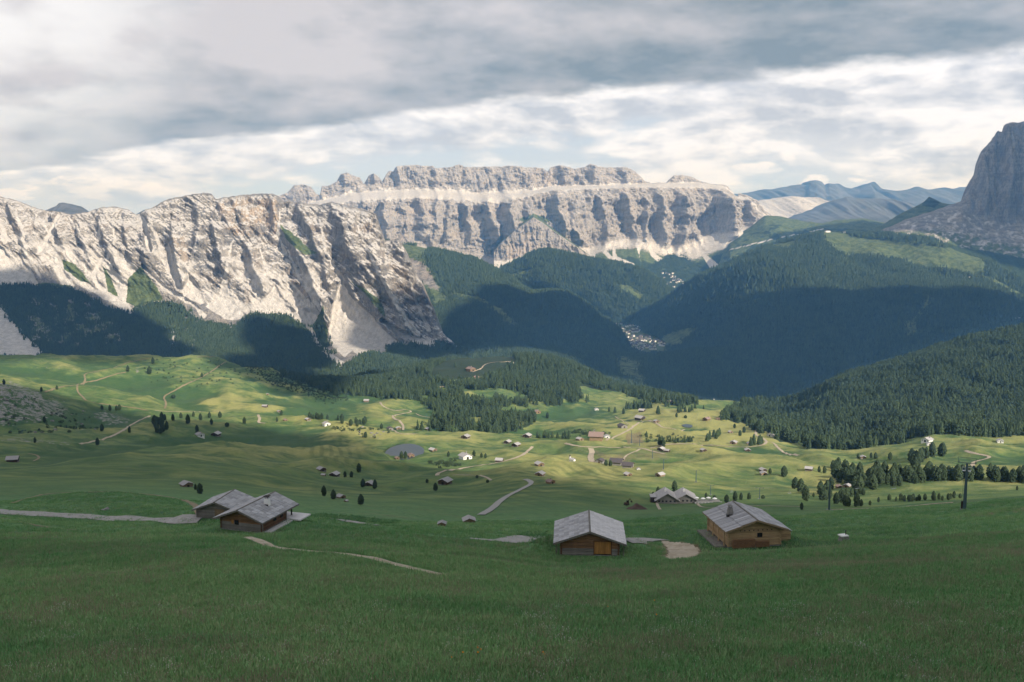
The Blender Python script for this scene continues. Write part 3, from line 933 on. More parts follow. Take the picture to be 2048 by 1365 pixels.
def disp_hill(amp, wl, seed, crestV):
    def f(P, V, px, py):
        X, Y, Z = P[..., 0], P[..., 1], P[..., 2]
        w = 1 - 0.75 * np.exp(-((V - crestV) / 0.22) ** 2)
        D = amp * w * (ridged(X / wl + Y / (wl * 3), Y / (wl * 2.2), 0, 4, .5, seed) - .5)
        P = P.copy()
        P[..., 2] += D + amp * .12 * fbm(X / (wl * .15), Y / (wl * .15), 0, 3, .5, seed + 5)
        return P, {}
    return f


def wood_all(P, V, px, py, up, ex):
    return dict(wood=np.ones(px.shape))


def attr_1(P, V, px, py, up, ex):
    wd = 1 - poly(px, py, [(790,486),(860,498),(850,520),(870,560),(900,600),(870,610),(830,560),(800,510)], 4, 12, 20)
    clear = line(px, py, [(905,585),(960,600),(1000,625),(1030,650)], 5, 9, 8) + poly(px, py, [(985,655),(1010,662),(1000,668)], 2, 3)
    rk = poly(px, py, [(815,515),(850,525),(868,560),(880,585),(850,570),(825,540)], 4, 10, 14) * .9
    wd = wd * (1 - .9 * np.clip(clear, 0, 1))
    return dict(wood=wd, veg=(1 - wd) * (1 - rk), scree=rk * .3)


L1 = layer('forested_flank', 745, 1318, 300, FR_1, [90, 90, 8], disp_hill(60, 420, 61, 2), attr_1)

FR_2 = [([(930,690),(1370,690)], 7700),
        ([(930,560),(960,556),(1000,541),(1040,520),(1075,502),(1100,497),(1140,509),(1180,518),(1220,522),(1260,532),(1300,548),(1325,566),(1350,600),(1370,640)], [(930,9000),(1370,8300)]),
        ([(930,640),(1370,700)], 10000)]


def attr_2(P, V, px, py, up, ex):
    cl = line(px, py, [(1010,555),(1040,548),(1072,538)], 3, 4, 3) + poly(px, py, [(1235,565),(1262,575),(1290,590),(1280,598),(1250,585)], 3, 6, 12)
    wd = 1 - np.clip(cl, 0, 1)
    tp = poly(px, py, [(1180,515),(1240,522),(1270,540),(1230,545),(1180,530)], 4, 8)
    return dict(wood=wd, veg=np.ones(px.shape), scree=tp * .0 + poly(px, py, [(1285,575),(1296,580),(1292,592)], 2, 4) * .9)


L2 = layer('valley_forest_hill', 932, 1368, 240, FR_2, [110, 8], disp_hill(80, 380, 66, 1), attr_2)

# --- the round hill on the right with the grassy top
CREST_R = [(1262,643),(1270,638),(1290,630),(1310,618),(1345,592),(1380,566),(1420,545),(1455,528),(1500,505),(1530,492),(1570,484),(1610,476),(1648,463),(1700,466),(1760,468),(1800,472),(1850,477),
           (1885,486),(1912,502),(1940,512),(1968,520),(1985,535),(2010,552),(2048,568),(2200,600),(2600,640)]
FR_3 = [([(1262,646),(1285,660),(1313,677),(1340,690),(1380,730),(1430,790),(1500,840),(2600,800)], [(1262,7900),(1285,7500),(1313,7050),(1340,6650),(1380,5900),(1430,5000),(1500,4500),(2600,4500)]),
        ([(1262,645.5),(1285,656),(1313,668),(1340,678),(1380,700),(1430,725),(1500,745),(1800,745),(2048,735),(2600,740)], [(1262,7920),(1313,7150),(1340,6800),(1430,5700),(1500,5100),(2600,4700)]),
        ([(1262,644.5),(1285,648),(1340,655),(1400,655),(1500,640),(1650,600),(1800,590),(1950,590),(2048,612),(2600,660)], [(1262,7950),(1313,7350),(1340,7000),(1500,5900),(1800,5700),(2600,5500)]),
        ([(1262,644),(1285,640),(1345,615),(1400,585),(1455,556),(1530,525),(1650,530),(1720,540),(1800,548),(1900,556),(1965,560),(2048,600),(2600,650)], [(1262,7980),(1345,7200),(1500,6700),(1800,6400),(2600,5900)]),
        (CREST_R, [(1262,8000),(1345,7600),(1500,7400),(1700,7600),(1960,6900),(2600,6300)]),
        ([(1262,680),(2600,720)], 9200)]
TOP_R = [(1640,462),(1700,464),(1780,466),(1850,474),(1890,484),(1915,500),(1945,512),(1970,520),(1966,548),(1962,556),(1925,545),(1900,540),(1850,535),(1800,522),(1760,514),(1705,510),(1692,524),(1666,536),(1690,512),(1660,495),(1645,480)]


def attr_3(P, V, px, py, up, ex):
    top = poly(px, py, TOP_R, 2.5, 4, 16)
    ridge = poly(px, py, [(1690,466),(1780,468),(1850,476),(1888,488),(1905,500),(1870,494),(1790,484),(1700,474)], 2, 4, 14) * (fbm(px / 9, py / 5, 0, 3, .6, 91) > -0.05)
    g = [poly(px, py, [(1530,492),(1570,484),(1600,480),(1585,500),(1560,500)], 3, 5, 14),
         line(px, py, [(1950,552),(1985,560),(2015,578),(2060,600)], 4, 6, 3), line(px, py, [(1890,560),(1860,585),(1850,610)], 4, 4, 5),
         poly(px, py, [(1808,640),(1830,640),(1838,668),(1815,672)], 3, 6, 14), line(px, py, [(1830,640),(1850,610),(1868,596)], 4, 4, 4),
         poly(px, py, [(1325,672),(1360,660),(1400,655),(1375,680),(1345,700),(1320,700)], 4, 6, 14),
         line(px, py, [(1640,540),(1655,560),(1640,565)], 3, 3, 3), line(px, py, [(1480,612),(1520,600)], 3, 4, 4)]
    cl = np.clip(sum(g) + top * (1 - ridge * .8), 0, 1)
    path_ = line(px, py, [(1815,548),(1860,540),(1900,548)], 1.2, 1.5) * .6 + line(px, py, [(1735,497),(1800,512),(1900,540)], 1.5, 3, 5) * .5
    wd = 1 - cl
    return dict(wood=wd, veg=np.where(wd > .9, 1, 1 - .6 * path_), scree=path_ * cl * .7)


LR = layer('round_forest_hill', 1264, 2590, 540, FR_3, [60, 60, 60, 60, 10], disp_hill(75, 520, 77, 4), attr_3)

# --- low wooded shoulder right behind the basin (dark, with two clearings)
CREST_E = [(820,706),(900,700),(1000,698),(1100,700),(1180,706),(1240,712),(1300,716),(1345,710),(1400,703),(1500,694),(1600,688),(1700,692),(2600,720)]
FR_4 = [([(820,800),(1300,845),(2600,850)], 4150),
        ([(820,750),(1300,765),(1700,780),(2600,790)], 4800),
        (CREST_E, 5600),
        ([(820,780),(2600,800)], 6300)]


def attr_4(P, V, px, py, up, ex):
    a = .8 * poly(px, py, [(1224,716),(1240,710),(1300,712),(1296,740),(1310,765),(1270,775),(1225,748)], 8, 14, 30)
    b = .7 * poly(px, py, [(1326,716),(1380,706),(1400,730),(1392,752),(1340,765),(1328,742)], 9, 16, 30)
    c = np.clip(a + b, 0, 1)
    return dict(wood=1 - .66 * c, veg=np.ones(px.shape))


LE = layer('dark_wooded_shoulder', 830, 2590, 420, FR_4, [60, 60, 8], disp_hill(22, 300, 83, 2), attr_4)

# --- valley floor
FR_5 = [([(1080,830),(1560,830)], 4600), ([(1080,722),(1560,722)], 5950), ([(1080,690),(1560,690)], 6700), ([(1080,636),(1560,636)], 8200),
        ([(1080,600),(1560,600)], 8900), ([(1080,548),(1560,540)], 9800), ([(1080,500),(1560,480)], 10700)]


def attr_5(P, V, px, py, up, ex):
    sc = line(px, py, [(1286,508),(1320,528),(1352,548),(1340,556),(1300,540)], 3, 5, 4)
    sc += line(px, py, [(1200,640),(1262,636)], 1.6) + line(px, py, [(1262,636),(1240,650),(1248,668)], 2, 2)
    fld = poly(px, py, [(1272,668),(1284,659),(1300,660),(1302,668),(1288,675),(1275,673)], 1, 2)
    sc += fld + line(px, py, [(1350,600),(1340,585),(1352,572),(1346,556),(1356,540)], 3, 3, 3) + line(px, py, [(1225,615),(1262,598),(1300,588),(1330,582)], 1.5, 2, 2) * .6
    vil = poly(px, py, [(1205,630),(1262,636),(1284,665),(1335,680),(1330,704),(1285,705),(1250,690),(1228,660)], 2, 3)
    return dict(veg=np.ones(px.shape), scree=np.clip(sc + vil * .5, 0, 1), wood=(0.62 + .5 * fbm(px / 12, py / 8, 0, 3, .6, 93)) * (1 - vil) * (1 - fld))


LV = layer('valley_floor', 1085, 1555, 220, FR_5, [20, 25, 50, 25, 30, 20], None, attr_5)

# --- the great table mountain in the middle
CREST_H = [(480,430),(540,408),(556,392),(575,386),(588,371),(605,369),(622,374),(632,388),(640,390),(643,373),(660,371),(674,362),(682,348),(694,345),(704,352),(718,354),(728,368),(738,352),(746,347),(758,355),(764,364),
           (770,352),(778,342),(786,344),(791,334),(800,333),(830,331),(862,334),(872,338),(905,334),(918,330),(930,335),(990,334),(1012,332),(1045,335),(1085,337),(1092,345),(1100,336),(1118,331),(1132,336),(1150,338),(1168,334),
           (1180,328),(1190,335),(1240,335),(1262,338),(1275,348),(1286,362),(1300,366),(1330,366),(1345,352),(1360,350),(1385,354),(1396,362),(1420,368),(1440,370),(1452,374),(1460,392),(1468,396),(1476,386),(1482,394),(1490,389),(1500,398),
           (1512,402),(1522,416),(1535,430),(1560,440),(1620,452)]
rails_H = [
 ([(480,660),(900,650),(1345,640),(1620,560)], 8800),
 ([(480,520),(700,520),(800,520),(900,536),(1000,545),(1100,520),(1180,530),(1260,520),(1345,548),(1420,520),(1500,480),(1560,462),(1620,470)], 10000),
 ([(480,480),(560,478),(700,490),(800,488),(900,506),(960,516),(1010,520),(1070,500),(1110,490),(1180,496),(1225,480),(1280,478),(1340,492),(1380,484),(1420,470),(1480,456),(1530,440),(1620,455)], 10500),
 ([(480,440),(560,436),(620,420),(700,404),(760,400),(850,398),(950,404),(1000,406),(1060,391),(1100,382),(1200,378),(1280,375),(1400,376),(1450,379),(1464,398),(1490,402),(1530,434),(1620,453)], 10820),
 ([(480,436),(560,428),(620,406),(700,386),(760,382),(850,380),(900,382),(950,386),(1000,384),(1060,381),(1100,374),(1200,371),(1280,368),(1400,366),(1450,375),(1462,394),(1490,397),(1530,432),(1620,452.5)], 11350),
 (CREST_H, 11520),
 ([(x, y + 30) for x, y in CREST_H], 13500),
]


SPURS_H = ([([(x - 3, 370 + (x * 7) % 23), (x + (x * 13) % 9 - 4, 410), (x + (x * 11) % 23 - 6, 462), (x + (x * 5) % 31 - 4, 480 + (x * 3) % 29)], wl, wr, h * 1.1 * (.6 + (x * 17 % 10) / 12)) for x, wl, wr, h in
            ((722, 9, 26, 150), (768, 10, 22, 190), (806, 7, 16, 120), (832, 8, 22, 170), (868, 5, 12, 90), (893, 6, 18, 140), (922, 6, 14, 120), (972, 15, 18, 260), (1007, 12, 26, 260), (1052, 7, 20, 100),
             (1112, 8, 20, 190), (1146, 6, 20, 110), (1198, 6, 18, 100), (1246, 9, 24, 190), (1284, 6, 16, 110), (1312, 9, 18, 200), (1352, 10, 18, 200), (1376, 6, 16, 130), (1434, 12, 20, 260), (1460, 6, 12, 150), (1484, 5, 10, 120), (1506, 4, 9, 90))]
           + [([(x, 330), (x + 2, 350), (x + 5, 375)], wl, wr, h) for x, wl, wr, h in
              ((745, 6, 10, 80), (792, 6, 14, 90), (866, 10, 20, 110), (930, 6, 20, 60), (976, 5, 14, 60), (1012, 5, 22, 60), (1122, 12, 18, 140), (1182, 12, 16, 140), (1240, 5, 22, 60), (606, 6, 16, 90), (690, 6, 14, 70))])


def disp_H(P, V, px, py):
    X, Y, Z = P[..., 0], P[..., 1], P[..., 2]
    s = X + 0.22 * Z + 70 * fbm(X / 500, Z / 400, 0, 3, .5, 101)
    lower = sstep(V, 1.9, 2.2) * (1 - sstep(V, 2.9, 3.35))
    upper = sstep(V, 3.7, 4.25) * (1 - sstep(V, 5.0, 5.2))
    big = ridged(s / 420, Z / 1800, .7, 2, .5, 103)
    med = ridged(s / 150, Z / 700, 1.7, 3, .55, 106)
    fine = ridged(s / 50, Z / 200, 2.7, 4, .6, 111)
    blk = 0.35 + 1.1 * sstep(fbm(px / 50, py / 40, 0, 2, .5, 107), -.3, .35)
    D = lower * (70 * (big - .5) + blk * (50 * (med - .5) + 34 * (fine - .5))) + upper * blk * (45 * (big - .5) + 50 * (med - .5) + 24 * (fine - .5))
    D += (lower + upper) * (85 * fbm(px / 24, py / 18, 3, 4, .55, 109) + 90 * fbm(px / 70, py / 60, 5, 2, .55, 119))
    for a_ in SPURS_H: D += spur(px, py, *a_, warp=11)
    D += (lower + upper) * (14 * (ridged(s / 24, Z / 60, 6.3, 3, .6, 127) - .5) + 22 * (np.abs(fbm(X / 70, Z / 45, 4, 4, .6, 129)) - .2))
    D += (lower + upper) * 3 * np.sin(Z / 15 + 2 * fbm(X / 300, Z / 300, 0, 2, .5, 120))
    ap = 1 - sstep(V, 1.9, 2.2)
    sl = ridged((X + .1 * Z) / 260, Z / 1500, .2, 3, .5, 122)
    D += ap * sstep(V, .2, 1) * 60 * (sl - .5)
    P = P.copy()
    P[..., 1] -= D
    P[..., 0] += D * .2
    P[..., 2] += 14 * (lower + upper) * fbm(X / 80, Z / 80, 4, 4, .6, 125) + 8 * fbm(X / 50, 0, 0, 3, .6, 126) * sstep(V, 4.7, 5)
    return P, dict(sl=sl, lower=lower, upper=upper)


def attr_H(P, V, px, py, up, ex):
    nV_ = fbm(px / 14, py / 20, 3, 3, .6, 130)
    ledge = sstep(V + .35 * nV_, 2.95, 3.1) * (1 - sstep(V + .5 * nV_, 3.9, 4.2))
    apron = (1 - sstep(V, 1.85, 2.15))
    fans = apron * np.clip(sstep(ex['sl'], 0.42, 0.25) + sstep(V, 1.2, 1.9) * .8, 0, 1)
    for pl in ([(1225,480),(1230,515),(1262,532)], [(1290,470),(1302,505),(1330,530)], [(1330,480),(1345,505),(1368,520)], [(1010,520),(1012,545),(1000,560)], [(1190,480),(1215,510),(1235,530)]):
        fans = np.maximum(fans, line(px, py, pl, 3, 7, 5) * apron)
    right = sstep(px, 1340, 1400) * apron
    fans = np.maximum(fans, right * sstep(V, .9, 1.5))
    scree = np.clip(ledge + fans + .5 * sstep(up, .75, .9) * (1 - apron), 0, 1)
    veg = apron * (1 - fans) * (1 - .4 * sstep(V, 1.4, 1.9))
    knob = poly(px, py, [(1030,440),(1068,428),(1110,442),(1085,446),(1050,448)], 3, 5, 12) * .7
    veg = np.maximum(veg, knob)
    wd = apron * (1 - sstep(V, .9, 1.35)) * (1 - fans)
    return dict(scree=scree, veg=veg, wood=wd * .9, pale=np.full(px.shape, .55))


LH = layer('table_mountain', 500, 1610, 900, rails_H, [25, 60, 110, 22, 75, 8], disp_H, attr_H)

# front bastion of the table mountain
rails_H2 = [([(985,560),(1100,540),(1190,520)], 9700),
            ([(985,520),(1010,520),(1040,512),(1075,500),(1130,520),(1165,535),(1190,530)], 10050),
            ([(985,506),(1005,484),(1030,462),(1050,448),(1067,437),(1085,447),(1110,466),(1150,492),(1190,520)], 10160),
            ([(985,504),(1005,480),(1030,457),(1050,442),(1067,430),(1085,441),(1110,461),(1150,489),(1190,518)], 10500)]


def disp_H2(P, V, px, py):
    X, Z = P[..., 0], P[..., 2]
    w = sstep(V, .8, 1.1) * (1 - sstep(V, 1.95, 2.1))
    s = X + .15 * Z + 40 * fbm(X / 150, Z / 120, 0, 3, .5, 147)
    med = ridged(s / 120, Z / 400, 1.7, 3, .55, 136)
    fine = ridged(s / 45, Z / 200, 2.7, 4, .6, 141)
    P = P.copy()
    P[..., 1] -= w * (45 * (med - .5) + 40 * (fine - .5) + 60 * fbm(px / 20, py / 16, 2, 4, .6, 145))
    P[..., 2] += w * 14 * fbm(X / 60, Z / 60, 2, 3, .6, 146)
    return P, {}


def attr_H2(P, V, px, py, up, ex):
    ap = 1 - sstep(V, .85, 1.05)
    return dict(scree=ap * .8, veg=np.maximum(ap * .35, sstep(V, 2.05, 2.3) * .7), pale=np.ones(px.shape) * .4)


layer('rock_bastion', 988, 1188, 190, rails_H2, [20, 60, 14], disp_H2, attr_H2)

# --- pass meadow behind, far blue ranges, the tall dark tower mountain at the right
rails_S = [([(1360,640),(1440,560),(2100,520)], 8800), ([(1360,625),(1420,560),(1460,500),(1540,468),(1700,470),(2100,500)], 9600),
           ([(1360,612),(1400,560),(1430,520),(1460,488),(1490,462),(1530,432),(1560,434),(1600,442),(1640,446),(1680,440),(1730,438),(1770,446),(1820,452),(1900,470),(2100,500)], 10600),
           ([(1360,640),(1400,580),(1440,530),(1500,480),(2100,500)], 12500)]


def attr_S(P, V, px, py, up, ex):
    wd = sstep(fbm(px / 20, py / 8, 0, 3, .6, 150), -.05, .2) * (1 - sstep(V, 1.1, 1.7))
    pa = line(px, py, [(1460,500),(1540,480),(1600,468),(1650,458)], 1.2, 1.2, 2) + .8 * poly(px, py, [(1600,440),(1612,438),(1618,444)], 1.5)
    return dict(veg=np.clip(1 - pa, 0, 1), wood=wd * .8, scree=np.clip(pa, 0, 1))


layer('pass_meadow', 1365, 2090, 260, rails_S, [30, 40, 8], disp_hill(60, 500, 151, 2), attr_S)

def far_range(name, crest, base, Yc, Yb, px0, px1, nu, amp, wl, seed, scr=.25, vegv=0.0):
    rails = [([(px0, base), (px1, base)], Yb), ([(x, base * .45 + y * .55) for x, y in crest], Yb * .45 + Yc * .55), (crest, Yc), ([(x, y + 25) for x, y in crest], Yc * 1.15)]

    def dsp(P, V, px, py):
        X, Y, Z = P[..., 0], P[..., 1], P[..., 2]
        r = ridged(X / wl + Z / (wl * 2.5), Z / (wl * 3.0), 0, 5, .55, seed)
        w = sstep(V, .05, .6) * (1 - sstep(V, 2, 2.2))
        P = P.copy()
        P[..., 1] -= amp * w * (r - .5)
        P[..., 2] += amp * .06 * fbm(X / (wl * .3), 0, 0, 4, .6, seed + 3) * sstep(V, 1.7, 2)
        return P, dict(r=r)

    def att(P, V, px, py, up, ex):
        return dict(scree=np.clip(scr * (1.6 - ex['r']), 0, 1), veg=np.full(px.shape, vegv), wood=np.full(px.shape, .34 if scr < .5 else .1))
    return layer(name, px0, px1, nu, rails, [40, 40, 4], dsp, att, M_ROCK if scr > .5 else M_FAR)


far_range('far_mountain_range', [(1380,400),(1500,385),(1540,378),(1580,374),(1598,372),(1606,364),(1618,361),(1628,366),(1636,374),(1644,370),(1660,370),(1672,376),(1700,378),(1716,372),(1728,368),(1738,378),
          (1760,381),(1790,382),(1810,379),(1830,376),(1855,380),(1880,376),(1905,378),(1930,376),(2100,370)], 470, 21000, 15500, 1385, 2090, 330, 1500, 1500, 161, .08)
far_range('pale_far_cliffs', [(1440,420),(1500,404),(1540,398),(1580,392),(1625,396),(1655,402),(1690,412),(1740,430)], 460, 16500, 14000, 1445, 1735, 160, 500, 600, 167, .6)
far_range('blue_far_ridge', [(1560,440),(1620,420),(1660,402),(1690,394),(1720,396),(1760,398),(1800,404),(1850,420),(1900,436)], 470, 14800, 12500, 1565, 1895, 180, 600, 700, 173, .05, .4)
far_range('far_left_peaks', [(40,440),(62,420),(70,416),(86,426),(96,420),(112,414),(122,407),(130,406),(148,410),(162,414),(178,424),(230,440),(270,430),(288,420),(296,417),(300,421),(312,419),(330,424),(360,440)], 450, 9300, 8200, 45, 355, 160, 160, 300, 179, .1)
rails_B = [([(1740,520),(2100,520)], 8000), ([(1740,470),(1800,440),(1850,428),(1900,424),(2100,470)], 8500),
           ([(1740,462),(1768,448),(1800,428),(1830,414),(1848,404),(1858,394),(1868,398),(1884,406),(1900,409),(1925,408),(2100,440)], 9000), ([(1740,480),(2100,460)], 10000)]


def disp_B(P, V, px, py):
    P = P.copy()
    w = sstep(V, .6, 1.2) * (1 - sstep(V, 1.7, 2))
    P[..., 2] += 5.5 * w * np.sign(np.sin(P[..., 2] / 7)) * (fbm(P[..., 0] / 200, P[..., 2] / 30, 0, 2, .5, 180) > -.2)
    return P, {}


layer('barrier_ridge', 1745, 2090, 200, rails_B, [20, 60, 6], disp_B,
      lambda P, V, px, py, up, ex: dict(veg=np.full(px.shape, .8), scree=.3 * np.ones(px.shape), wood=poly(px, py, [(1842,402),(1858,392),(1880,406),(1868,416),(1845,412)], 3)))

CREST_J = [(1730,480),(1775,456),(1809,440),(1861,424),(1906,409),(1922,402),(1930,380),(1938,364),(1947,347),(1950,330),(1954,319),(1958,308),(1964,299),(1978,284),(1992,271),(1995,264),(2002,266),(2006,251),(2012,246),(2025,244),
           (2060,246),(2120,240),(2200,262),(2300,290),(2450,340),(2650,420)]
rails_J = [([(1730,540),(1900,560),(2650,640)], 6700),
           ([(1730,490),(1800,478),(1900,482),(2048,510),(2650,560)], 7150),
           ([(1730,482),(1775,459),(1809,444),(1861,430),(1925,418),(1975,440),(2048,452),(2650,500)], 7650),
           ([(1730,481),(1809,442),(1906,410.5),(1925,404),(1940,385),(1960,360),(2000,340),(2048,330),(2650,440)], 7800),
           (CREST_J, 7980),
           ([(x, y + 60) for x, y in CREST_J], 9000)]


def disp_J(P, V, px, py):
    X, Z = P[..., 0], P[..., 2]
    s = X - .1 * Z
    w = sstep(V, 1.9, 2.3) * (1 - sstep(V, 4, 4.2)) * sstep(px, 1925, 1960)
    ap = (1 - sstep(V, 1.9, 2.2)) * sstep(V, .1, .6)
    D = w * (150 * (ridged(s / 260, Z / 1500, 0, 2, .5, 190) - .5) + 55 * (ridged(s / 90, Z / 600, 0, 3, .55, 193) - .5) + 18 * (ridged(s / 35, Z / 150, 0, 4, .6, 197) - .5))
    D += ap * 50 * (ridged(s / 240, Z / 900, 0, 4, .5, 199) - .5)
    P = P.copy()
    P[..., 1] -= D
    P[..., 2] += 22 * fbm(X / 60, 0, 0, 4, .65, 201) * sstep(V, 3.6, 4)
    P[..., 2] += w * 30 * fbm(X / 90, Z / 90, 0, 4, .6, 204)
    return P, dict(w=w)


def attr_J(P, V, px, py, up, ex):
    ap = 1 - sstep(V, 1.9, 2.1)
    n = fbm(px / 14, py / 10, 0, 4, .6, 203)
    wd = ap * (1 - sstep(V, .7, 1.1))
    return dict(scree=ap * np.clip(.35 + n * 1.5, 0, 1) * .8, veg=ap * np.clip(.55 - n, 0, 1) * (1 - sstep(V, 1.1, 1.7)), wood=wd)


LJ = layer('tower_mountain', 1735, 2640, 480, rails_J, [30, 50, 50, 70, 8], disp_J, attr_J)

# base sheet that carries the land on to the horizon
base_me = bpy.data.meshes.new('far_ground')
ext = 60000
base_me.from_pydata([(-ext, -ext, -985), (ext, -ext, -985), (ext, ext, -985), (-ext, ext, -985)], [], [(0, 1, 2, 3)])
base_me.materials.append(simple('far_land', (0.05, 0.08, 0.04), (0.03, 0.05, 0.03), 0.0005))
tag(add('far_ground', base_me), kind='structure')
# slope behind the camera
bk = []
for y in (-3000, -600, -120, 2):
    for x in (-3000, -600, -60, 60, 600, 3000):
        bk.append((x, y, -9.3 - y * 0.22 - (0.0 if y < 0 else 0.2)))
tag(add('slope_behind', raw_mesh('slope_behind', bk, grid_faces(4, 6), simple('back_meadow', (0.05, 0.09, 0.035), (0.03, 0.06, 0.025), 0.2), True)), kind='structure')
#SECTION2


# ---------------------------------------------------------------- haze: one closed box of even air
def build_haze():
    x0, x1, y0, y1, z0, z1 = -26000, 26000, -4000, 24500, -986.5, 760
    mb = MB().box(x0, x1, y0, y1, z0, z1)
    m = bpy.data.materials.new('haze_air')
    m.use_nodes = True
    w = NT(m.node_tree)
    v = w.n('ShaderNodeVolumePrincipled', {'Color': (0.17, 0.47, 1.0, 1), 'Density': 4.0e-5, 'Anisotropy': 0.1, 'Absorption Color': (1, 1, 1, 1)})
    o = w.t.nodes.new('ShaderNodeOutputMaterial')
    w.t.links.new(v, o.inputs['Volume'])
    m.cycles.homogeneous_volume = True
    tag(mb.part('haze', m), kind='stuff')


build_haze()


# ---------------------------------------------------------------- unseen clouds behind and to the right, added and shaped to shade the land
SHADE = [
    [(-2500,830),(0,842),(160,850),(330,848),(470,862),(560,880),(640,915),(700,945),(800,968),(950,968),(1010,1000),(1150,1022),(1240,1018),(1310,1000),(1420,1008),(1560,1020),(1700,1010),(1850,1003),(2048,985),(3900,960),(3900,4000),(-2500,4000)],
    [(800,688),(880,668),(950,690),(1000,640),(1040,604),(1085,590),(1130,594),(1175,622),(1205,655),(1232,700),(1290,716),(1352,708),(1405,665),(1480,612),(1600,596),(1720,590),(1850,604),(1960,596),(2048,620),(2900,640),
     (2900,500),(2900,640),(2048,650),(1900,686),(1700,745),(1560,795),(1480,812),(1320,795),(1250,760),(1100,706),(1000,694),(880,706),(800,730),(740,702),(760,694)],
    [(-900,585),(0,592),(60,600),(110,596),(170,606),(240,640),(290,672),(345,700),(352,722),(200,722),(0,716),(-900,716)],
    [(470,728),(540,738),(620,765),(650,795),(600,800),(520,782)],
    [(532,668),(580,655),(615,690),(640,745),(560,738),(522,712)],
    [(1785,456),(1861,424),(1925,404),(1960,280),(2010,215),(3300,180),(3300,560),(2200,560),(2048,545),(1985,520),(1930,498),(1890,482),(1840,468)],  # cloud added for the tower mountain, which lies in its own shade
]


